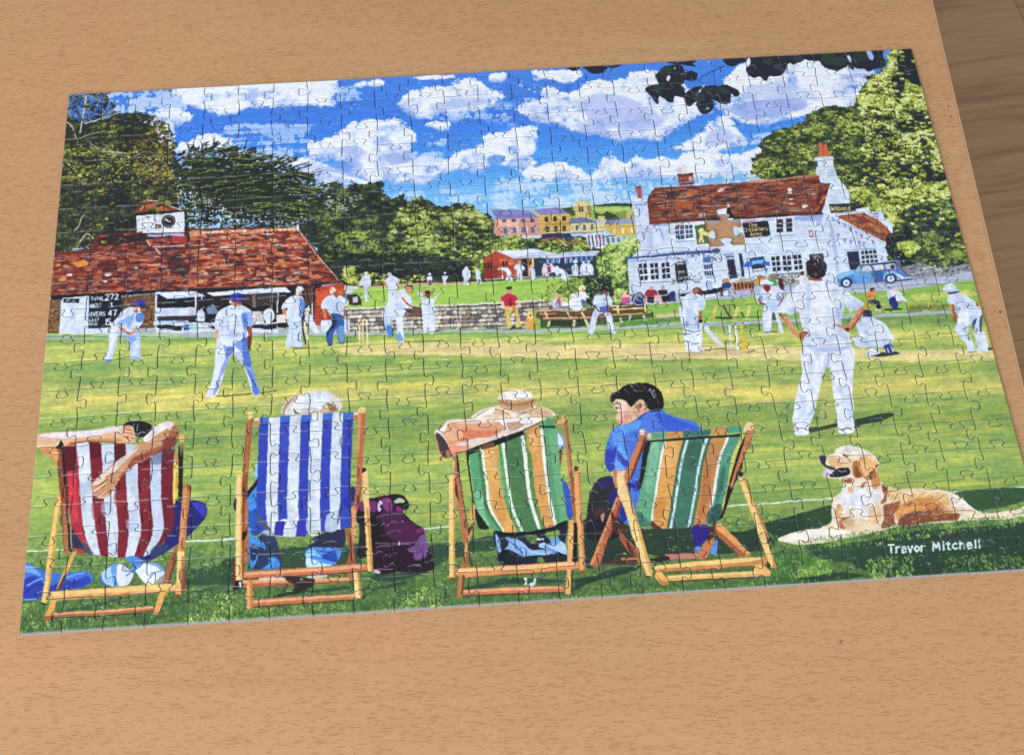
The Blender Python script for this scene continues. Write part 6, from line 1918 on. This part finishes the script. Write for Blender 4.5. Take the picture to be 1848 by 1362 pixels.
for k in range(30):
    x, y = rnd.uniform(660, 790), rnd.uniform(480, 760); D('L s2 %s w=5 t=.8 %d,%d %d,%d %d,%d' % (rnd.choice(['c8864c', 'e8b87c', '6a3424', 'f0dcc0']), x, y, x+12, y-28, x+30, y-50))
for k in range(26):
    x, y = rnd.uniform(280, 420), rnd.uniform(640, 780); D('L s2 %s w=5 t=.8 %d,%d %d,%d' % (rnd.choice(['c8864c', 'e8c090', 'f6ece0', 'a86438']), x, y, x+rnd.uniform(-20, 30), y-40))
tufts([(1440,975),(1500,965),(1580,955),(1590,962),(1500,985),(1440,990)], 200, ['2c4c34', '5c8440', '8fb055'], 2.2)
tufts([(1590,948),(1700,940),(1790,932),(1860,918),(1860,926),(1700,952),(1590,958)], 260, ['2c4c34', '4d7a3c', '6f9648'], 2)
D('t s2 d4ecec h=68 w=15 g=-2.6 k=2.9 708,988 Trevor\nt s2 d4ecec h=68 w=15 g=-3.0 k=3.8 1068,965 Mitchell')
D('''
Q s3 c3d0f0 a=.7 330,260 360,300 350,420 330,560 310,520 320,380
Q s3 cbd7f3 a=.6 470,430 520,470 500,560 440,560
Q s3 c6d3f1 a=.6 380,600 460,640 540,600 500,670 400,670
Q s3 bccbed a=.6 600,420 640,380 690,410 640,440
Q s3 cdd8f4 a=.6 330,760 380,800 360,900 330,900
Q s3 c6d2f0 a=.6 560,780 600,800 610,900 570,900
Q s3 c3cfee a=.6 280,1040 320,1060 310,1160 270,1180
Q s3 c9d5f2 a=.6 560,980 600,1000 600,1120 560,1100
Q s3 d2dcf5 a=.6 300,1180 340,1170 350,1230 300,1240
Q s1 c9c47c a=.5 400,520 520,500 520,640 420,650
Q r1 e6eef8 a=.6 560,440 620,430 620,640 560,660
Q r1 b4c6e0 a=.6 560,700 640,690 640,780 560,800
Q r1 b4c6e0 a=.6 740,850 820,850 830,960 750,950
Q r1 bccbe4 a=.6 950,580 1030,570 1030,700 950,690
Q r1 b0c2de a=.6 950,980 1040,990 1050,1080 960,1080
Q r1 a03a44 a=.5 655,860 720,860 730,980 670,980
Q r1 9c3440 a=.5 850,760 930,750 930,860 850,870
Q r1 963440 a=.5 1060,700 1130,700 1130,840 1060,840
Q r3 c3d0e4 a=.6 390,560 460,540 460,640 390,650
Q r3 c6d4e6 a=.6 560,600 630,600 620,760 560,760
Q r3 c3d0e4 a=.5 730,700 800,700 790,900 730,880
Q r3 bfcde2 a=.5 900,760 970,740 960,900 890,900
Q r3 4458c8 a=.5 490,420 550,400 540,600 490,600
Q r3 2838a0 a=.5 650,860 720,850 700,1000 640,1000
Q r3 2838a0 a=.5 830,860 880,850 870,1000 820,1000
Q r5 6cb07c a=.5 620,700 660,700 700,980 670,980
Q r5 e8bc78 a=.6 520,620 590,610 610,760 550,760
Q r5 e8b870 a=.6 870,470 940,470 950,600 880,600
Q r5 c88c48 a=.5 590,980 660,960 690,1160 620,1160
Q r5 3f7048 a=.5 690,600 800,560 810,720 720,760
Q r7 f0bc78 a=.5 640,600 740,580 720,760 620,780
Q r7 c08038 a=.5 560,1050 640,1050 610,1200 540,1180
Q r7 2f5c4c a=.5 830,600 930,590 900,780 800,800
Q r7 7cc49c a=.5 520,800 570,790 540,960 480,980
Q s2 c88850 a=.6 900,560 960,540 1040,560 1000,600 930,600
Q s2 f0dcb8 a=.7 820,480 940,470 1080,475 1100,500 950,510 840,510
Q s2 b87444 a=.6 1000,600 1100,590 1160,640 1060,660
Q s2 e8cba4 a=.7 330,720 460,700 560,740 500,800 380,810
Q s2 e0b684 a=.7 560,600 640,620 640,720 580,760 540,700
Q s2 d8a468 a=.6 220,215 300,230 340,260 280,280 220,260
Q s2 f4e6d0 a=.7 500,160 580,190 600,230 540,210
''')
for k in range(150):
    x, y = rnd.uniform(300, 640), rnd.uniform(430, 800); D('L s2 %s w=3.5 t=.8 %d,%d %d,%d %d,%d' % (rnd.choice(['e9dcc8', 'dfe4f2', 'f8f6f2', 'e0c090', 'd2a46c', 'f6f2ea']), x, y, x-10, y+24, x-26, y+44))
for k in range(120):
    x, y = rnd.uniform(680, 1300), rnd.uniform(475, 730)
    if y < 470+(x-1100)*.25: continue
    D('L s2 %s w=3.5 t=.8 %d,%d %d,%d %d,%d' % (rnd.choice(['b9783c', 'e8b060', '9a5a34', 'f0d0a0', 'e0b078', 'f4e2c4', 'c88a50']), x, y, x+22, y-10, x+50, y-14))
for k in range(60):
    x, y = rnd.uniform(480, 600), rnd.uniform(190, 370); D('L s2 %s w=3 t=.8 %d,%d %d,%d' % (rnd.choice(['f0cc98', 'd0985c', 'e8b87c', 'b8743c']), x, y, x+rnd.uniform(-6, 12), y+20))
# brush marks: the whole picture is dragged a little along the strokes
_ax = np.clip(_xx+NX*2.0+NF*.8, 0, TW-1).astype(np.int32); _ay = np.clip(_yy+NY*1.6+NF[::-1]*.7, 0, TH-1).astype(np.int32)
_hl = fbm(420, 300, 131, 2); _st2 = fbm(90, 520, 141, 2)
IMG = IMG*.25+IMG[_ay, _ax]*.75
IMG = np.clip(IMG*(1+(_hl*.055+_st2*.045)[..., None]), 0, 1)
# soften the paint slightly, as printed on paper
_k = IMG.copy()
for dy, dx in ((0, 1), (1, 0), (0, -1), (-1, 0)): _k += .3*np.roll(IMG, (dy, dx), (0, 1))
IMG = np.clip(_k/2.2, 0, 1)
# ---------------------------------------------------------------- objects
COL = scene.collection
def tag(o, label=None, cat=None, group=None, kind=None):
    for k, v in (('label', label), ('category', cat), ('group', group), ('kind', kind)):
        if v: o[k] = v
    return o
def empty(name, loc):
    o = bpy.data.objects.new(name, None); o.empty_display_size = .05; COL.objects.link(o); o.location = loc; return o
def mesh_obj(name, verts, faces, mats, parent=None, fm=None, uv=None, smooth=False):
    me = bpy.data.meshes.new(name); me.from_pydata(verts, [], faces)
    for m in mats: me.materials.append(m)
    if fm is not None: me.polygons.foreach_set('material_index', fm)
    if uv is not None:
        l = me.uv_layers.new(name='print'); idx = np.zeros(len(me.loops), int); me.loops.foreach_get('vertex_index', idx)
        l.data.foreach_set('uv', np.asarray(uv, np.float32)[idx].ravel())
    if smooth: me.polygons.foreach_set('use_smooth', [True]*len(me.polygons))
    me.update(); o = bpy.data.objects.new(name, me); COL.objects.link(o)
    if parent: o.parent = parent
    return o
def bm_obj(name, bm, mat, parent=None):
    me = bpy.data.meshes.new(name); bm.to_mesh(me); bm.free(); me.materials.append(mat); o = bpy.data.objects.new(name, me); COL.objects.link(o)
    if parent: o.parent = parent
    return o
def box(bm, c, s, bevel=0, rot=0):
    r = bmesh.ops.create_cube(bm, size=1, matrix=Matrix.Translation(c) @ Matrix.Rotation(rot, 4, 'Z') @ Matrix.Diagonal((*s, 1)))
    if bevel:
        es = {e for v in r['verts'] for e in v.link_edges}; bmesh.ops.bevel(bm, geom=list(es), offset=bevel, segments=2, affect='EDGES', profile=.6)
class NT_:
    def __init__(s, name):
        s.m = bpy.data.materials.new(name); s.m.use_nodes = True; s.t = s.m.node_tree; s.t.nodes.clear()
        s.out = s.n('ShaderNodeOutputMaterial'); s.b = s.n('ShaderNodeBsdfPrincipled'); s.l(s.b.outputs[0], s.out.inputs[0])
    def n(s, typ, **k):
        x = s.t.nodes.new(typ)
        for a, b in k.items(): setattr(x, a, b)
        return x
    def l(s, a, b): s.t.links.new(a, b)
    def math(s, op, a, b=0., c=0.):
        x = s.n('ShaderNodeMath', operation=op)
        for i, v in enumerate((a, b, c)):
            if isinstance(v, (int, float)): x.inputs[i].default_value = v
            else: s.l(v, x.inputs[i])
        return x.outputs[0]
    def mapr(s, v, a, b, c=0., d=1., smooth=True):
        x = s.n('ShaderNodeMapRange', interpolation_type='SMOOTHSTEP' if smooth else 'LINEAR')
        s.l(v, x.inputs[0])
        for i, k in enumerate((a, b, c, d)): x.inputs[i+1].default_value = k
        return x.outputs[0]
    def mix(s, f, a, b, mode='MIX'):
        x = s.n('ShaderNodeMix', data_type='RGBA', blend_type=mode)
        for i, v in ((0, f), (6, a), (7, b)):
            if isinstance(v, (int, float)): x.inputs[i].default_value = v
            elif isinstance(v, tuple): x.inputs[i].default_value = (*v, 1)
            else: s.l(v, x.inputs[i])
        return x.outputs[2]
    def coords(s, scale, rot=0., space='Object'):
        tc = s.n('ShaderNodeTexCoord'); mp = s.n('ShaderNodeMapping'); s.l(tc.outputs[space], mp.inputs[0]); mp.inputs['Scale'].default_value = scale; mp.inputs['Rotation'].default_value = (0, 0, rot); return mp.outputs[0]
    def noise(s, co, scale, detail=3, rough=.55):
        x = s.n('ShaderNodeTexNoise'); s.l(co, x.inputs['Vector']); x.inputs['Scale'].default_value = scale; x.inputs['Detail'].default_value = detail; x.inputs['Roughness'].default_value = rough; return x.outputs[0]
    def bump(s, h, strength, dist):
        x = s.n('ShaderNodeBump'); x.inputs['Strength'].default_value = strength; x.inputs['Distance'].default_value = dist; s.l(h, x.inputs['Height']); s.l(x.outputs[0], s.b.inputs['Normal'])
def lin(h, k=1.):
    h = h.lstrip('#'); v = [int(h[i:i+2], 16)/255 for i in (0, 2, 4)]; return tuple(k*(x/12.92 if x <= .04045 else ((x+.055)/1.055)**2.4) for x in v)
# ---- materials
def beech_material(name='beech_laminate', rot=0.):
    s = NT_(name)
    base = s.coords((1, 1, 1), rot)
    wob = s.noise(base, 9, 2)
    sx = s.n('ShaderNodeSeparateXYZ'); s.l(base, sx.inputs[0])
    yy = s.math('ADD', sx.outputs[1], s.math('MULTIPLY', wob, .004))
    rown = s.n('ShaderNodeTexNoise', noise_dimensions='1D'); s.l(s.math('MULTIPLY', yy, 700), rown.inputs['W']); rown.inputs['Scale'].default_value = 1; rown.inputs['Detail'].default_value = 0
    xx = s.math('ADD', sx.outputs[0], s.math('MULTIPLY', rown.outputs[0], .035))
    def comb(ax, ay, z=0., x=None):
        c = s.n('ShaderNodeCombineXYZ'); s.l(s.math('MULTIPLY', x or sx.outputs[0], ax), c.inputs[0]); s.l(s.math('MULTIPLY', yy, ay), c.inputs[1]); c.inputs[2].default_value = z; return c.outputs[0]
    broad = s.noise(comb(2.2, 8), 1, 4, .6); fine = s.noise(comb(14, 150, 3), 1, 3, .6); grain = s.noise(comb(60, 900, 5), 1, 2)
    patch = s.noise(comb(3, 5, 9), 1, 2)
    c = s.mix(s.mapr(broad, .3, .7), lin('ba9066', .99), lin('c39b70', 1.))
    c = s.mix(s.mapr(patch, .38, .66, 0, .85), c, lin('c5956c', 1.))
    c = s.mix(s.mapr(fine, .4, .7, 0, .22), c, lin('b0855a', .97))
    c = s.mix(s.mapr(grain, .5, .75, 0, .18), c, lin('cfae8a', .97))
    ds = None
    for k, (ax, ay, keep, hl) in enumerate(((105, 1300, .26, .34), (160, 1750, .24, .36), (66, 1060, .15, .28))):
        vy = s.math('ADD', s.math('MULTIPLY', yy, ay), 3.37*k); row = s.math('FLOOR', vy)
        w1 = s.n('ShaderNodeTexWhiteNoise', noise_dimensions='1D'); s.l(row, w1.inputs['W'])
        ux = s.math('ADD', s.math('MULTIPLY', sx.outputs[0], ax), s.math('MULTIPLY', w1.outputs[0], 57.)); cell = s.math('FLOOR', ux)
        cv = s.n('ShaderNodeCombineXYZ'); s.l(cell, cv.inputs[0]); s.l(row, cv.inputs[1])
        w2 = s.n('ShaderNodeTexWhiteNoise', noise_dimensions='2D'); s.l(cv.outputs[0], w2.inputs['Vector']); sc = s.n('ShaderNodeSeparateColor'); s.l(w2.outputs['Color'], sc.inputs[0])
        fx = s.math('SUBTRACT', s.math('SUBTRACT', s.math('FRACT', ux), .5), s.math('MULTIPLY', s.math('SUBTRACT', sc.outputs[2], .5), .3))
        fy = s.math('DIVIDE', s.math('ADD', s.math('SUBTRACT', s.math('FRACT', vy), .5), s.math('MULTIPLY', fx, .25)), .40)
        ln = s.math('ADD', s.math('MULTIPLY', sc.outputs[1], hl*.75), hl*.25)
        fx = s.math('DIVIDE', fx, ln)
        d2 = s.math('ADD', s.math('POWER', s.math('ABSOLUTE', fx), 2.), s.math('MULTIPLY', fy, fy))
        m = s.math('MULTIPLY', s.mapr(d2, .6, 1.05, 1, 0), s.math('LESS_THAN', sc.outputs[0], keep))
        m = s.math('MULTIPLY', m, s.mapr(w2.outputs[0], 0, 1, .45, 1, False))
        ds = m if ds is None else s.math('MAXIMUM', ds, m)
    c = s.mix(s.math('MULTIPLY', ds, .74), c, lin('8f6440', .9))
    s.l(c, s.b.inputs['Base Color']); s.b.inputs['Roughness'].default_value = .46; s.b.inputs['Specular IOR Level'].default_value = .35
    s.bump(s.math('SUBTRACT', s.math('MULTIPLY', grain, .4), ds), .25, .00012)
    return s.m
def edge_material():
    s = NT_('beech_edge_band'); co = s.coords((3, 3, 200)); n = s.noise(co, 2, 3)
    s.l(s.mix(n, lin('d9b088', .95), lin('c79a70', .95)), s.b.inputs['Base Color']); s.b.inputs['Roughness'].default_value = .4; return s.m
def steel_material():
    s = NT_('painted_steel'); s.b.inputs['Base Color'].default_value = (.35, .35, .37, 1); s.b.inputs['Metallic'].default_value = .6
    s.l(s.mapr(s.noise(s.coords((1, 1, 1)), 60), .3, .7, .3, .45), s.b.inputs['Roughness']); return s.m
def floor_material(rot):
    s = NT_('oak_laminate'); base = s.coords((1, 1, 1), 0); info = s.n('ShaderNodeObjectInfo')
    off = s.n('ShaderNodeVectorMath', operation='ADD'); s.l(base, off.inputs[0]); cmb = s.n('ShaderNodeCombineXYZ')
    s.l(s.math('MULTIPLY', info.outputs['Random'], 37), cmb.inputs[0]); s.l(s.math('MULTIPLY', info.outputs['Random'], 11), cmb.inputs[1]); s.l(cmb.outputs[0], off.inputs[1])
    def st(ax, ay):
        m = s.n('ShaderNodeVectorMath', operation='MULTIPLY'); s.l(off.outputs[0], m.inputs[0]); m.inputs[1].default_value = (ax, ay, 1); return m.outputs[0]
    warp = s.noise(st(3, 9), 1, 3); v = s.n('ShaderNodeVectorMath', operation='MULTIPLY'); s.l(st(5, 85), v.inputs[0]); v.inputs[1].default_value = (1, 1, 1)
    ad = s.n('ShaderNodeVectorMath', operation='ADD'); s.l(v.outputs[0], ad.inputs[0]); cc = s.n('ShaderNodeCombineXYZ'); s.l(s.math('MULTIPLY', warp, 5.), cc.inputs[1]); s.l(cc.outputs[0], ad.inputs[1])
    bands = s.noise(ad.outputs[0], 1, 3, .6); soft = s.noise(st(4, 14), 1, 3); fine = s.noise(st(30, 420), 1, 2)
    c = s.mix(s.mapr(soft, .3, .7), lin('9c7c5a', 1.12), lin('ae8e6a', 1.15))
    c = s.mix(s.mapr(bands, .5, .68, 0, .55), c, lin('74563e', 1.))
    c = s.mix(s.mapr(bands, .46, .30, 0, .45), c, lin('bca284', 1.15))
    c = s.mix(s.mapr(fine, .4, .7, 0, .3), c, lin('846a54', 1.05))
    c = s.mix(.35, c, s.mix(info.outputs['Random'], lin('947252', 1.1), lin('a88260', 1.15)))
    s.l(c, s.b.inputs['Base Color']); s.b.inputs['Roughness'].default_value = .5; s.b.inputs['Specular IOR Level'].default_value = .3
    s.bump(bands, .2, .0004); return s.m
def card_material():
    s = NT_('grey_board'); co = s.coords((1, 1, 1)); n = s.noise(co, 900, 3)
    s.l(s.mix(n, lin('8f939a'), lin('b9bcc2')), s.b.inputs['Base Color']); s.b.inputs['Roughness'].default_value = .9; return s.m
def print_material(img):
    s = NT_('glossy_print'); uv = s.n('ShaderNodeUVMap', uv_map='print'); t = s.n('ShaderNodeTexImage', image=img, interpolation='Cubic', extension='EXTEND'); s.l(uv.outputs[0], t.inputs[0])
    s.l(s.mix(1., t.outputs[0], (PRINT_K, PRINT_K, PRINT_K), 'MULTIPLY'), s.b.inputs['Base Color'])
    s.b.inputs['Roughness'].default_value = .30; s.b.inputs['Specular IOR Level'].default_value = .36
    co = s.coords((1, 1, 1)); n = s.noise(co, 2600, 2); n2 = s.noise(co, 120, 2)
    s.bump(s.math('ADD', s.math('MULTIPLY', n, .25), n2), .18, .0002); return s.m
PRINT_K = .985
img = bpy.data.images.new('cricket_print', TW, TH, alpha=False); img.colorspace_settings.name = 'sRGB'
px = np.ones((TH, TW, 4), np.float32); px[..., :3] = IMG[::-1]; img.pixels.foreach_set(px.ravel()); img.update(); img.pack()
M_PRINT, M_CARD = print_material(img), card_material()
# ---- the table: its right-hand edge runs through the photograph, the rest lies outside it
e0, e1 = on_plane(1683, 0, TABLE_Z), on_plane(1843, 676, TABLE_Z)
ed = (e1-e0).normalized(); TROT = math.atan2(ed.y, ed.x)+math.pi/2    # local +x points across the edge
TL_, TWD = 1.40, 0.90
right = Vector((math.cos(TROT), math.sin(TROT), 0)); mid = (e0+e1)/2
cen = Vector((mid.x, mid.y, 0))-right*(TL_/2)-Vector((-right.y, right.x, 0))*.02
table = tag(empty('table', (cen.x, cen.y, 0)), 'beech laminate table carrying the cricket jigsaw', 'table'); table.rotation_euler = (0, 0, TROT)
M_BEECH, M_EDGE, M_STEEL = beech_material(), edge_material(), steel_material()
bm = bmesh.new(); box(bm, (0, 0, TABLE_Z-.0125), (TL_-.0021, TWD-.0021, .025), .0004); top = bm_obj('tabletop', bm, M_BEECH, table)
for nm, c, sz in (('edge_band', (TL_/2-.0005, 0, TABLE_Z-.0126), (.001, TWD, .0246)), ('edge_band', (-TL_/2+.0005, 0, TABLE_Z-.0126), (.001, TWD, .0246)),
                  ('edge_band', (0, TWD/2-.0005, TABLE_Z-.0126), (TL_-.0021, .001, .0246)), ('edge_band', (0, -TWD/2+.0005, TABLE_Z-.0126), (TL_-.0021, .001, .0246))):
    bm = bmesh.new(); box(bm, c, sz, .0003); bm_obj(nm, bm, M_EDGE, table)
bm = bmesh.new()
for y in (-1, 1): box(bm, (0, y*(TWD/2-.07), TABLE_Z-.05), (TL_-.2, .02, .049), .001)
for x in (-1, 1): box(bm, (x*(TL_/2-.08), 0, TABLE_Z-.05), (.02, TWD-.17, .049), .001)
bm_obj('frame', bm, M_STEEL, table)
for x in (-1, 1):
    for y in (-1, 1):
        bm = bmesh.new(); box(bm, (x*(TL_/2-.07), y*(TWD/2-.07), (TABLE_Z-.0252)/2), (.045, .045, TABLE_Z-.0256), .003); bm_obj('leg', bm, M_STEEL, table)
# scuffs and specks on the laminate
def flat_stroke(name, pts, w, mat, parent, z=.00008):
    P_ = [on_plane(x, y, TABLE_Z) for x, y in pts]; vs = []; n = len(P_)
    for i, p in enumerate(P_):
        d = (P_[min(i+1, n-1)]-P_[max(i-1, 0)]).normalized(); q = Vector((-d.y, d.x, 0))*w/2*(1-abs(i/(n-1)*2-1)**3)
        for s_ in (1, -1): vs.append(Vector((p.x, p.y, TABLE_Z+z))+q*s_)
    o = mesh_obj(name, vs, [(2*i, 2*i+1, 2*i+3, 2*i+2) for i in range(n-1)], [mat]); o.parent = parent; o.matrix_parent_inverse = parent.matrix_world.inverted(); return o
bpy.context.view_layer.update()
def plain(name, c, rough=.6):
    s = NT_(name); n = s.noise(s.coords((1, 1, 1)), 700, 2); s.l(s.mix(n, tuple(.85*x for x in c), c), s.b.inputs['Base Color']); s.b.inputs['Roughness'].default_value = rough; return s.m
M_SCUFF = plain('pale_scuff', lin('cba786')); M_SPECK = plain('dark_speck', lin('7a4a38')); M_LINT = plain('lint', lin('e6c8a8'), .9); M_VIO = plain('violet_fluff', lin('7c5470'), .9)
flat_stroke('scratch', [(617, 88), (635, 97), (655, 105), (668, 111)], .0007, M_SCUFF, table)
flat_stroke('scratch', [(671, 110), (677, 119), (684, 123), (689, 121), (687, 117)], .0006, M_SCUFF, table)
for (x, y, r) in ((1712, 192, .0006), (1716, 211, .0007), (1805, 563, .0010), (1795, 561, .0005)):
    p = on_plane(x, y, TABLE_Z); vs = [Vector((p.x+math.cos(a*.9)*r*(1+.3*math.sin(a*3)), p.y+math.sin(a*.9)*r*.8, TABLE_Z+.00006)) for a in range(7)]
    o = mesh_obj('chip', vs, [tuple(range(7))], [M_SPECK]); o.parent = table; o.matrix_parent_inverse = table.matrix_world.inverted()
def fibre(name, pts, w, mat, label):
    root = [on_plane(x, y, TABLE_Z) for x, y in pts]; vs = []; fs = []; n = len(root)
    for i, p in enumerate(root):
        d = (root[min(i+1, n-1)]-root[max(i-1, 0)]).normalized(); q = Vector((-d.y, d.x, 0))
        for k in range(4): a = k*math.pi/2; vs.append(Vector((p.x, p.y, TABLE_Z+w*.55+.0001))+q*math.cos(a)*w/2+Vector((0, 0, math.sin(a)*w/2)))
    for i in range(n-1):
        for k in range(4): fs.append((4*i+k, 4*i+(k+1) % 4, 4*i+4+(k+1) % 4, 4*i+4+k))
    return tag(mesh_obj(name, vs, fs, [mat]), label, 'lint')
fibre('hair', [(1538, 1244), (1543, 1249), (1549, 1252), (1555, 1252)], .00022, M_LINT, 'short pale curved hair lying on the bare table below the puzzle')
fibre('fluff', [(1515, 1161), (1517, 1158), (1520, 1157)], .0005, M_VIO, 'tiny violet bit of fluff on the bare table below the puzzle')
# ---- floor of laminate planks
f0, f1 = on_plane(1713, 116, 0), on_plane(1848, 96, 0); FROT = math.atan2((f1-f0).y, (f1-f0).x)
floor = bpy.data.objects.new('floor', None); COL.objects.link(floor); floor.location = (f0.x, f0.y, 0); floor.rotation_euler = (0, 0, FROT); tag(floor, kind='structure')
sub = bmesh.new(); box(sub, (0, 0, -.02), (7, 7, .02)); M_SUB = plain('subfloor', (.05, .045, .04), .9); bm_obj('subfloor', sub, M_SUB, floor)
M_FLOOR = floor_material(0); PL, PWD = 1.285, .192
bm = bmesh.new(); box(bm, (0, 0, -.004), (PL-.0006, PWD-.0006, .008), .0007); me0 = bpy.data.meshes.new('plank'); bm.to_mesh(me0); bm.free(); me0.materials.append(M_FLOOR)
R2 = random.Random(4)
endx = (Matrix.Rotation(-FROT, 3, 'Z') @ (on_plane(1840, 20, 0)-Vector((f0.x, f0.y, 0)))).x
for r in range(-14, 15):
    offx = endx+PL/2 if r == 0 else R2.uniform(0, PL)
    for c in range(-3, 3):
        o = bpy.data.objects.new('plank', me0); COL.objects.link(o); o.parent = floor; o.location = (offx+c*PL, (r+.5)*PWD, R2.uniform(-.00015, .00015))
# ---- the jigsaw
from mathutils.geometry import delaunay_2d_cdt
NCOL, NROW = 25, 20
R3 = random.Random(19)
puzzle = tag(empty('jigsaw_puzzle', (0, 0, TABLE_Z)), 'assembled jigsaw of a village cricket match with one piece missing from the inn front', 'jigsaw puzzle')
gx = np.zeros((NROW+1, NCOL+1)); gy = np.zeros((NROW+1, NCOL+1))
for r in range(NROW+1):
    for c in range(NCOL+1):
        gx[r, c] = -PW/2+PW*c/NCOL+(0 if c in (0, NCOL) else R3.uniform(-.0006, .0006)); gy[r, c] = PH/2-PH*r/NROW+(0 if r in (0, NROW) else R3.uniform(-.0005, .0005))
KNOB = [(0, 0), (.14, -.003), (.28, -.005), (.365, .004), (.398, .03), (.402, .065), (.380, .1), (.345, .14), (.330, .185), (.352, .228), (.42, .254), (.5, .258), (.58, .254), (.648, .228), (.670, .185), (.655, .14), (.620, .1), (.598, .065), (.602, .03), (.635, .004), (.72, -.005), (.86, -.003), (1, 0)]
def seam(a, b, sgn):
    a, b = Vector((*a, 0)), Vector((*b, 0)); d = b-a; L = d.length; u = d/L; n = Vector((-u.y, u.x, 0))*sgn
    sh = R3.uniform(-.07, .07); k = R3.uniform(.90, 1.10); dk = R3.uniform(.86, 1.1); bow = R3.uniform(-.035, .035); sk = R3.uniform(-.10, .10); ref = .0185; pts = []
    for t, h in KNOB:
        w = math.sin(math.pi*min(max(t, 0), 1)); tt = .5+(t-.5)*(k*ref/L if .3 < t < .7 else 1)+(sh if .3 < t < .7 else sh*.6*w)+sk*max(h, 0)
        pts.append(a+u*(tt*L)+n*(h*dk*ref+bow*w*w*ref))
    P_ = [Vector(x) for x in pts]; out = []
    for i in range(len(P_)-1):
        p0, p1, p2, p3 = P_[max(i-1, 0)], P_[i], P_[i+1], P_[min(i+2, len(P_)-1)]
        for j in range(2):
            t = j/2; out.append(.5*((2*p1)+(p2-p0)*t+(2*p0-5*p1+4*p2-p3)*t*t+(3*p1-p0-3*p2+p3)*t**3))
    out.append(P_[-1]); return out
MISS = (7, 18)
vs_sign = {(r, c): R3.choice((-1, 1)) for r in range(NROW) for c in range(1, NCOL)}       # seam right of column c-1, runs downwards; +1 pushes its knob to the right
hs_sign = {(r, c): R3.choice((-1, 1)) for r in range(1, NROW) for c in range(NCOL)}       # seam above row r, runs rightwards; +1 pushes its knob up
vs_sign[(7, 18)] = 1; vs_sign[(7, 19)] = -1; hs_sign[(7, 18)] = 1; hs_sign[(8, 18)] = 1
VS, HS = {}, {}
for r in range(NROW):
    for c in range(NCOL+1):
        a, b = (gx[r, c], gy[r, c]), (gx[r+1, c], gy[r+1, c]); VS[r, c] = [Vector((*a, 0)), Vector((*b, 0))] if c in (0, NCOL) else seam(a, b, vs_sign[r, c])
for r in range(NROW+1):
    for c in range(NCOL):
        a, b = (gx[r, c], gy[r, c]), (gx[r, c+1], gy[r, c+1]); HS[r, c] = [Vector((*a, 0)), Vector((*b, 0))] if r in (0, NROW) else seam(a, b, hs_sign[r, c])
def piece_geo(r, c, origin):
    ring = HS[r, c][:-1]+VS[r, c+1][:-1]+HS[r+1, c][::-1][:-1]+VS[r, c][::-1][:-1]        # clockwise seen from above
    P_ = np.array([(p.x, p.y) for p in ring]); nxt, prv = np.roll(P_, -1, 0), np.roll(P_, 1, 0)
    t1 = nxt-P_; t1 /= np.linalg.norm(t1, axis=1)[:, None]; t0 = P_-prv; t0 /= np.linalg.norm(t0, axis=1)[:, None]
    n = np.c_[t0[:, 1]+t1[:, 1], -(t0[:, 0]+t1[:, 0])]; n /= np.maximum(np.linalg.norm(n, axis=1), 1e-6)[:, None]; dot = np.clip((n*np.c_[t1[:, 1], -t1[:, 0]]).sum(1), .55, 1); n /= dot[:, None]
    dz = R3.uniform(-.00005, .0001); tx, ty = R3.uniform(-.008, .008), R3.uniform(-.008, .008); cx, cy = P_.mean(0); N = len(P_); V = []; UV = []
    for off, z in ((GAP, 0.), (GAP, THICK-.00050), (GAP+.00006, THICK-.00028), (GAP+.00030, THICK-.00008), (GAP+.00055, THICK)):
        Q = P_+n*off
        for x, y in Q:
            zz = z if z == 0 else z+dz+(x-cx)*tx+(y-cy)*ty
            V.append((x-origin[0], y-origin[1], zz)); UV.append(((x+PW/2)/PW, (y+PH/2)/PH))
    F = []; FM = []
    for k in range(4):
        for i in range(N):
            j = (i+1) % N; F.append((k*N+i, (k+1)*N+i, (k+1)*N+j, k*N+j)); FM.append(1 if k == 0 else 0)
    top = V[4*N:5*N]; b = len(V)
    vv, _, ff, *_r = delaunay_2d_cdt([Vector(p[:2]) for p in top], [], [list(range(N))[::-1]], 1, 1e-7)
    for p in vv:
        x, y = p.x+origin[0], p.y+origin[1]; V.append((p.x, p.y, THICK+dz+(x-cx)*tx+(y-cy)*ty)); UV.append(((x+PW/2)/PW, (y+PH/2)/PH))
    for f in ff:
        a_, b_, c_ = (vv[i] for i in f[:3])
        if (b_.x-a_.x)*(c_.y-a_.y)-(b_.y-a_.y)*(c_.x-a_.x) < 0: f = f[::-1]
        F.append(tuple(b+i for i in f)); FM.append(0)
    return V, F, FM, UV
GAP = .00018
restV, restF, restM, restUV = [], [], [], []
for r in range(NROW):
    for c in range(NCOL):
        if (r, c) == MISS: continue
        if r >= 8:
            o_ = (-PW/2+PW*(c+.5)/NCOL, PH/2-PH*(r+.5)/NROW); V, F, FM, UV = piece_geo(r, c, o_)
            o = mesh_obj('puzzle_piece', V, F, [M_PRINT, M_CARD], puzzle, FM, UV); o.location = (*o_, 0)
        else:
            V, F, FM, UV = piece_geo(r, c, (0, 0)); b = len(restV); restV += V; restUV += UV; restM += FM; restF += [tuple(b+i for i in f) for f in F]
tag(mesh_obj('joined_puzzle_pieces', restV, restF, [M_PRINT, M_CARD], puzzle, restM, restUV), kind='stuff')
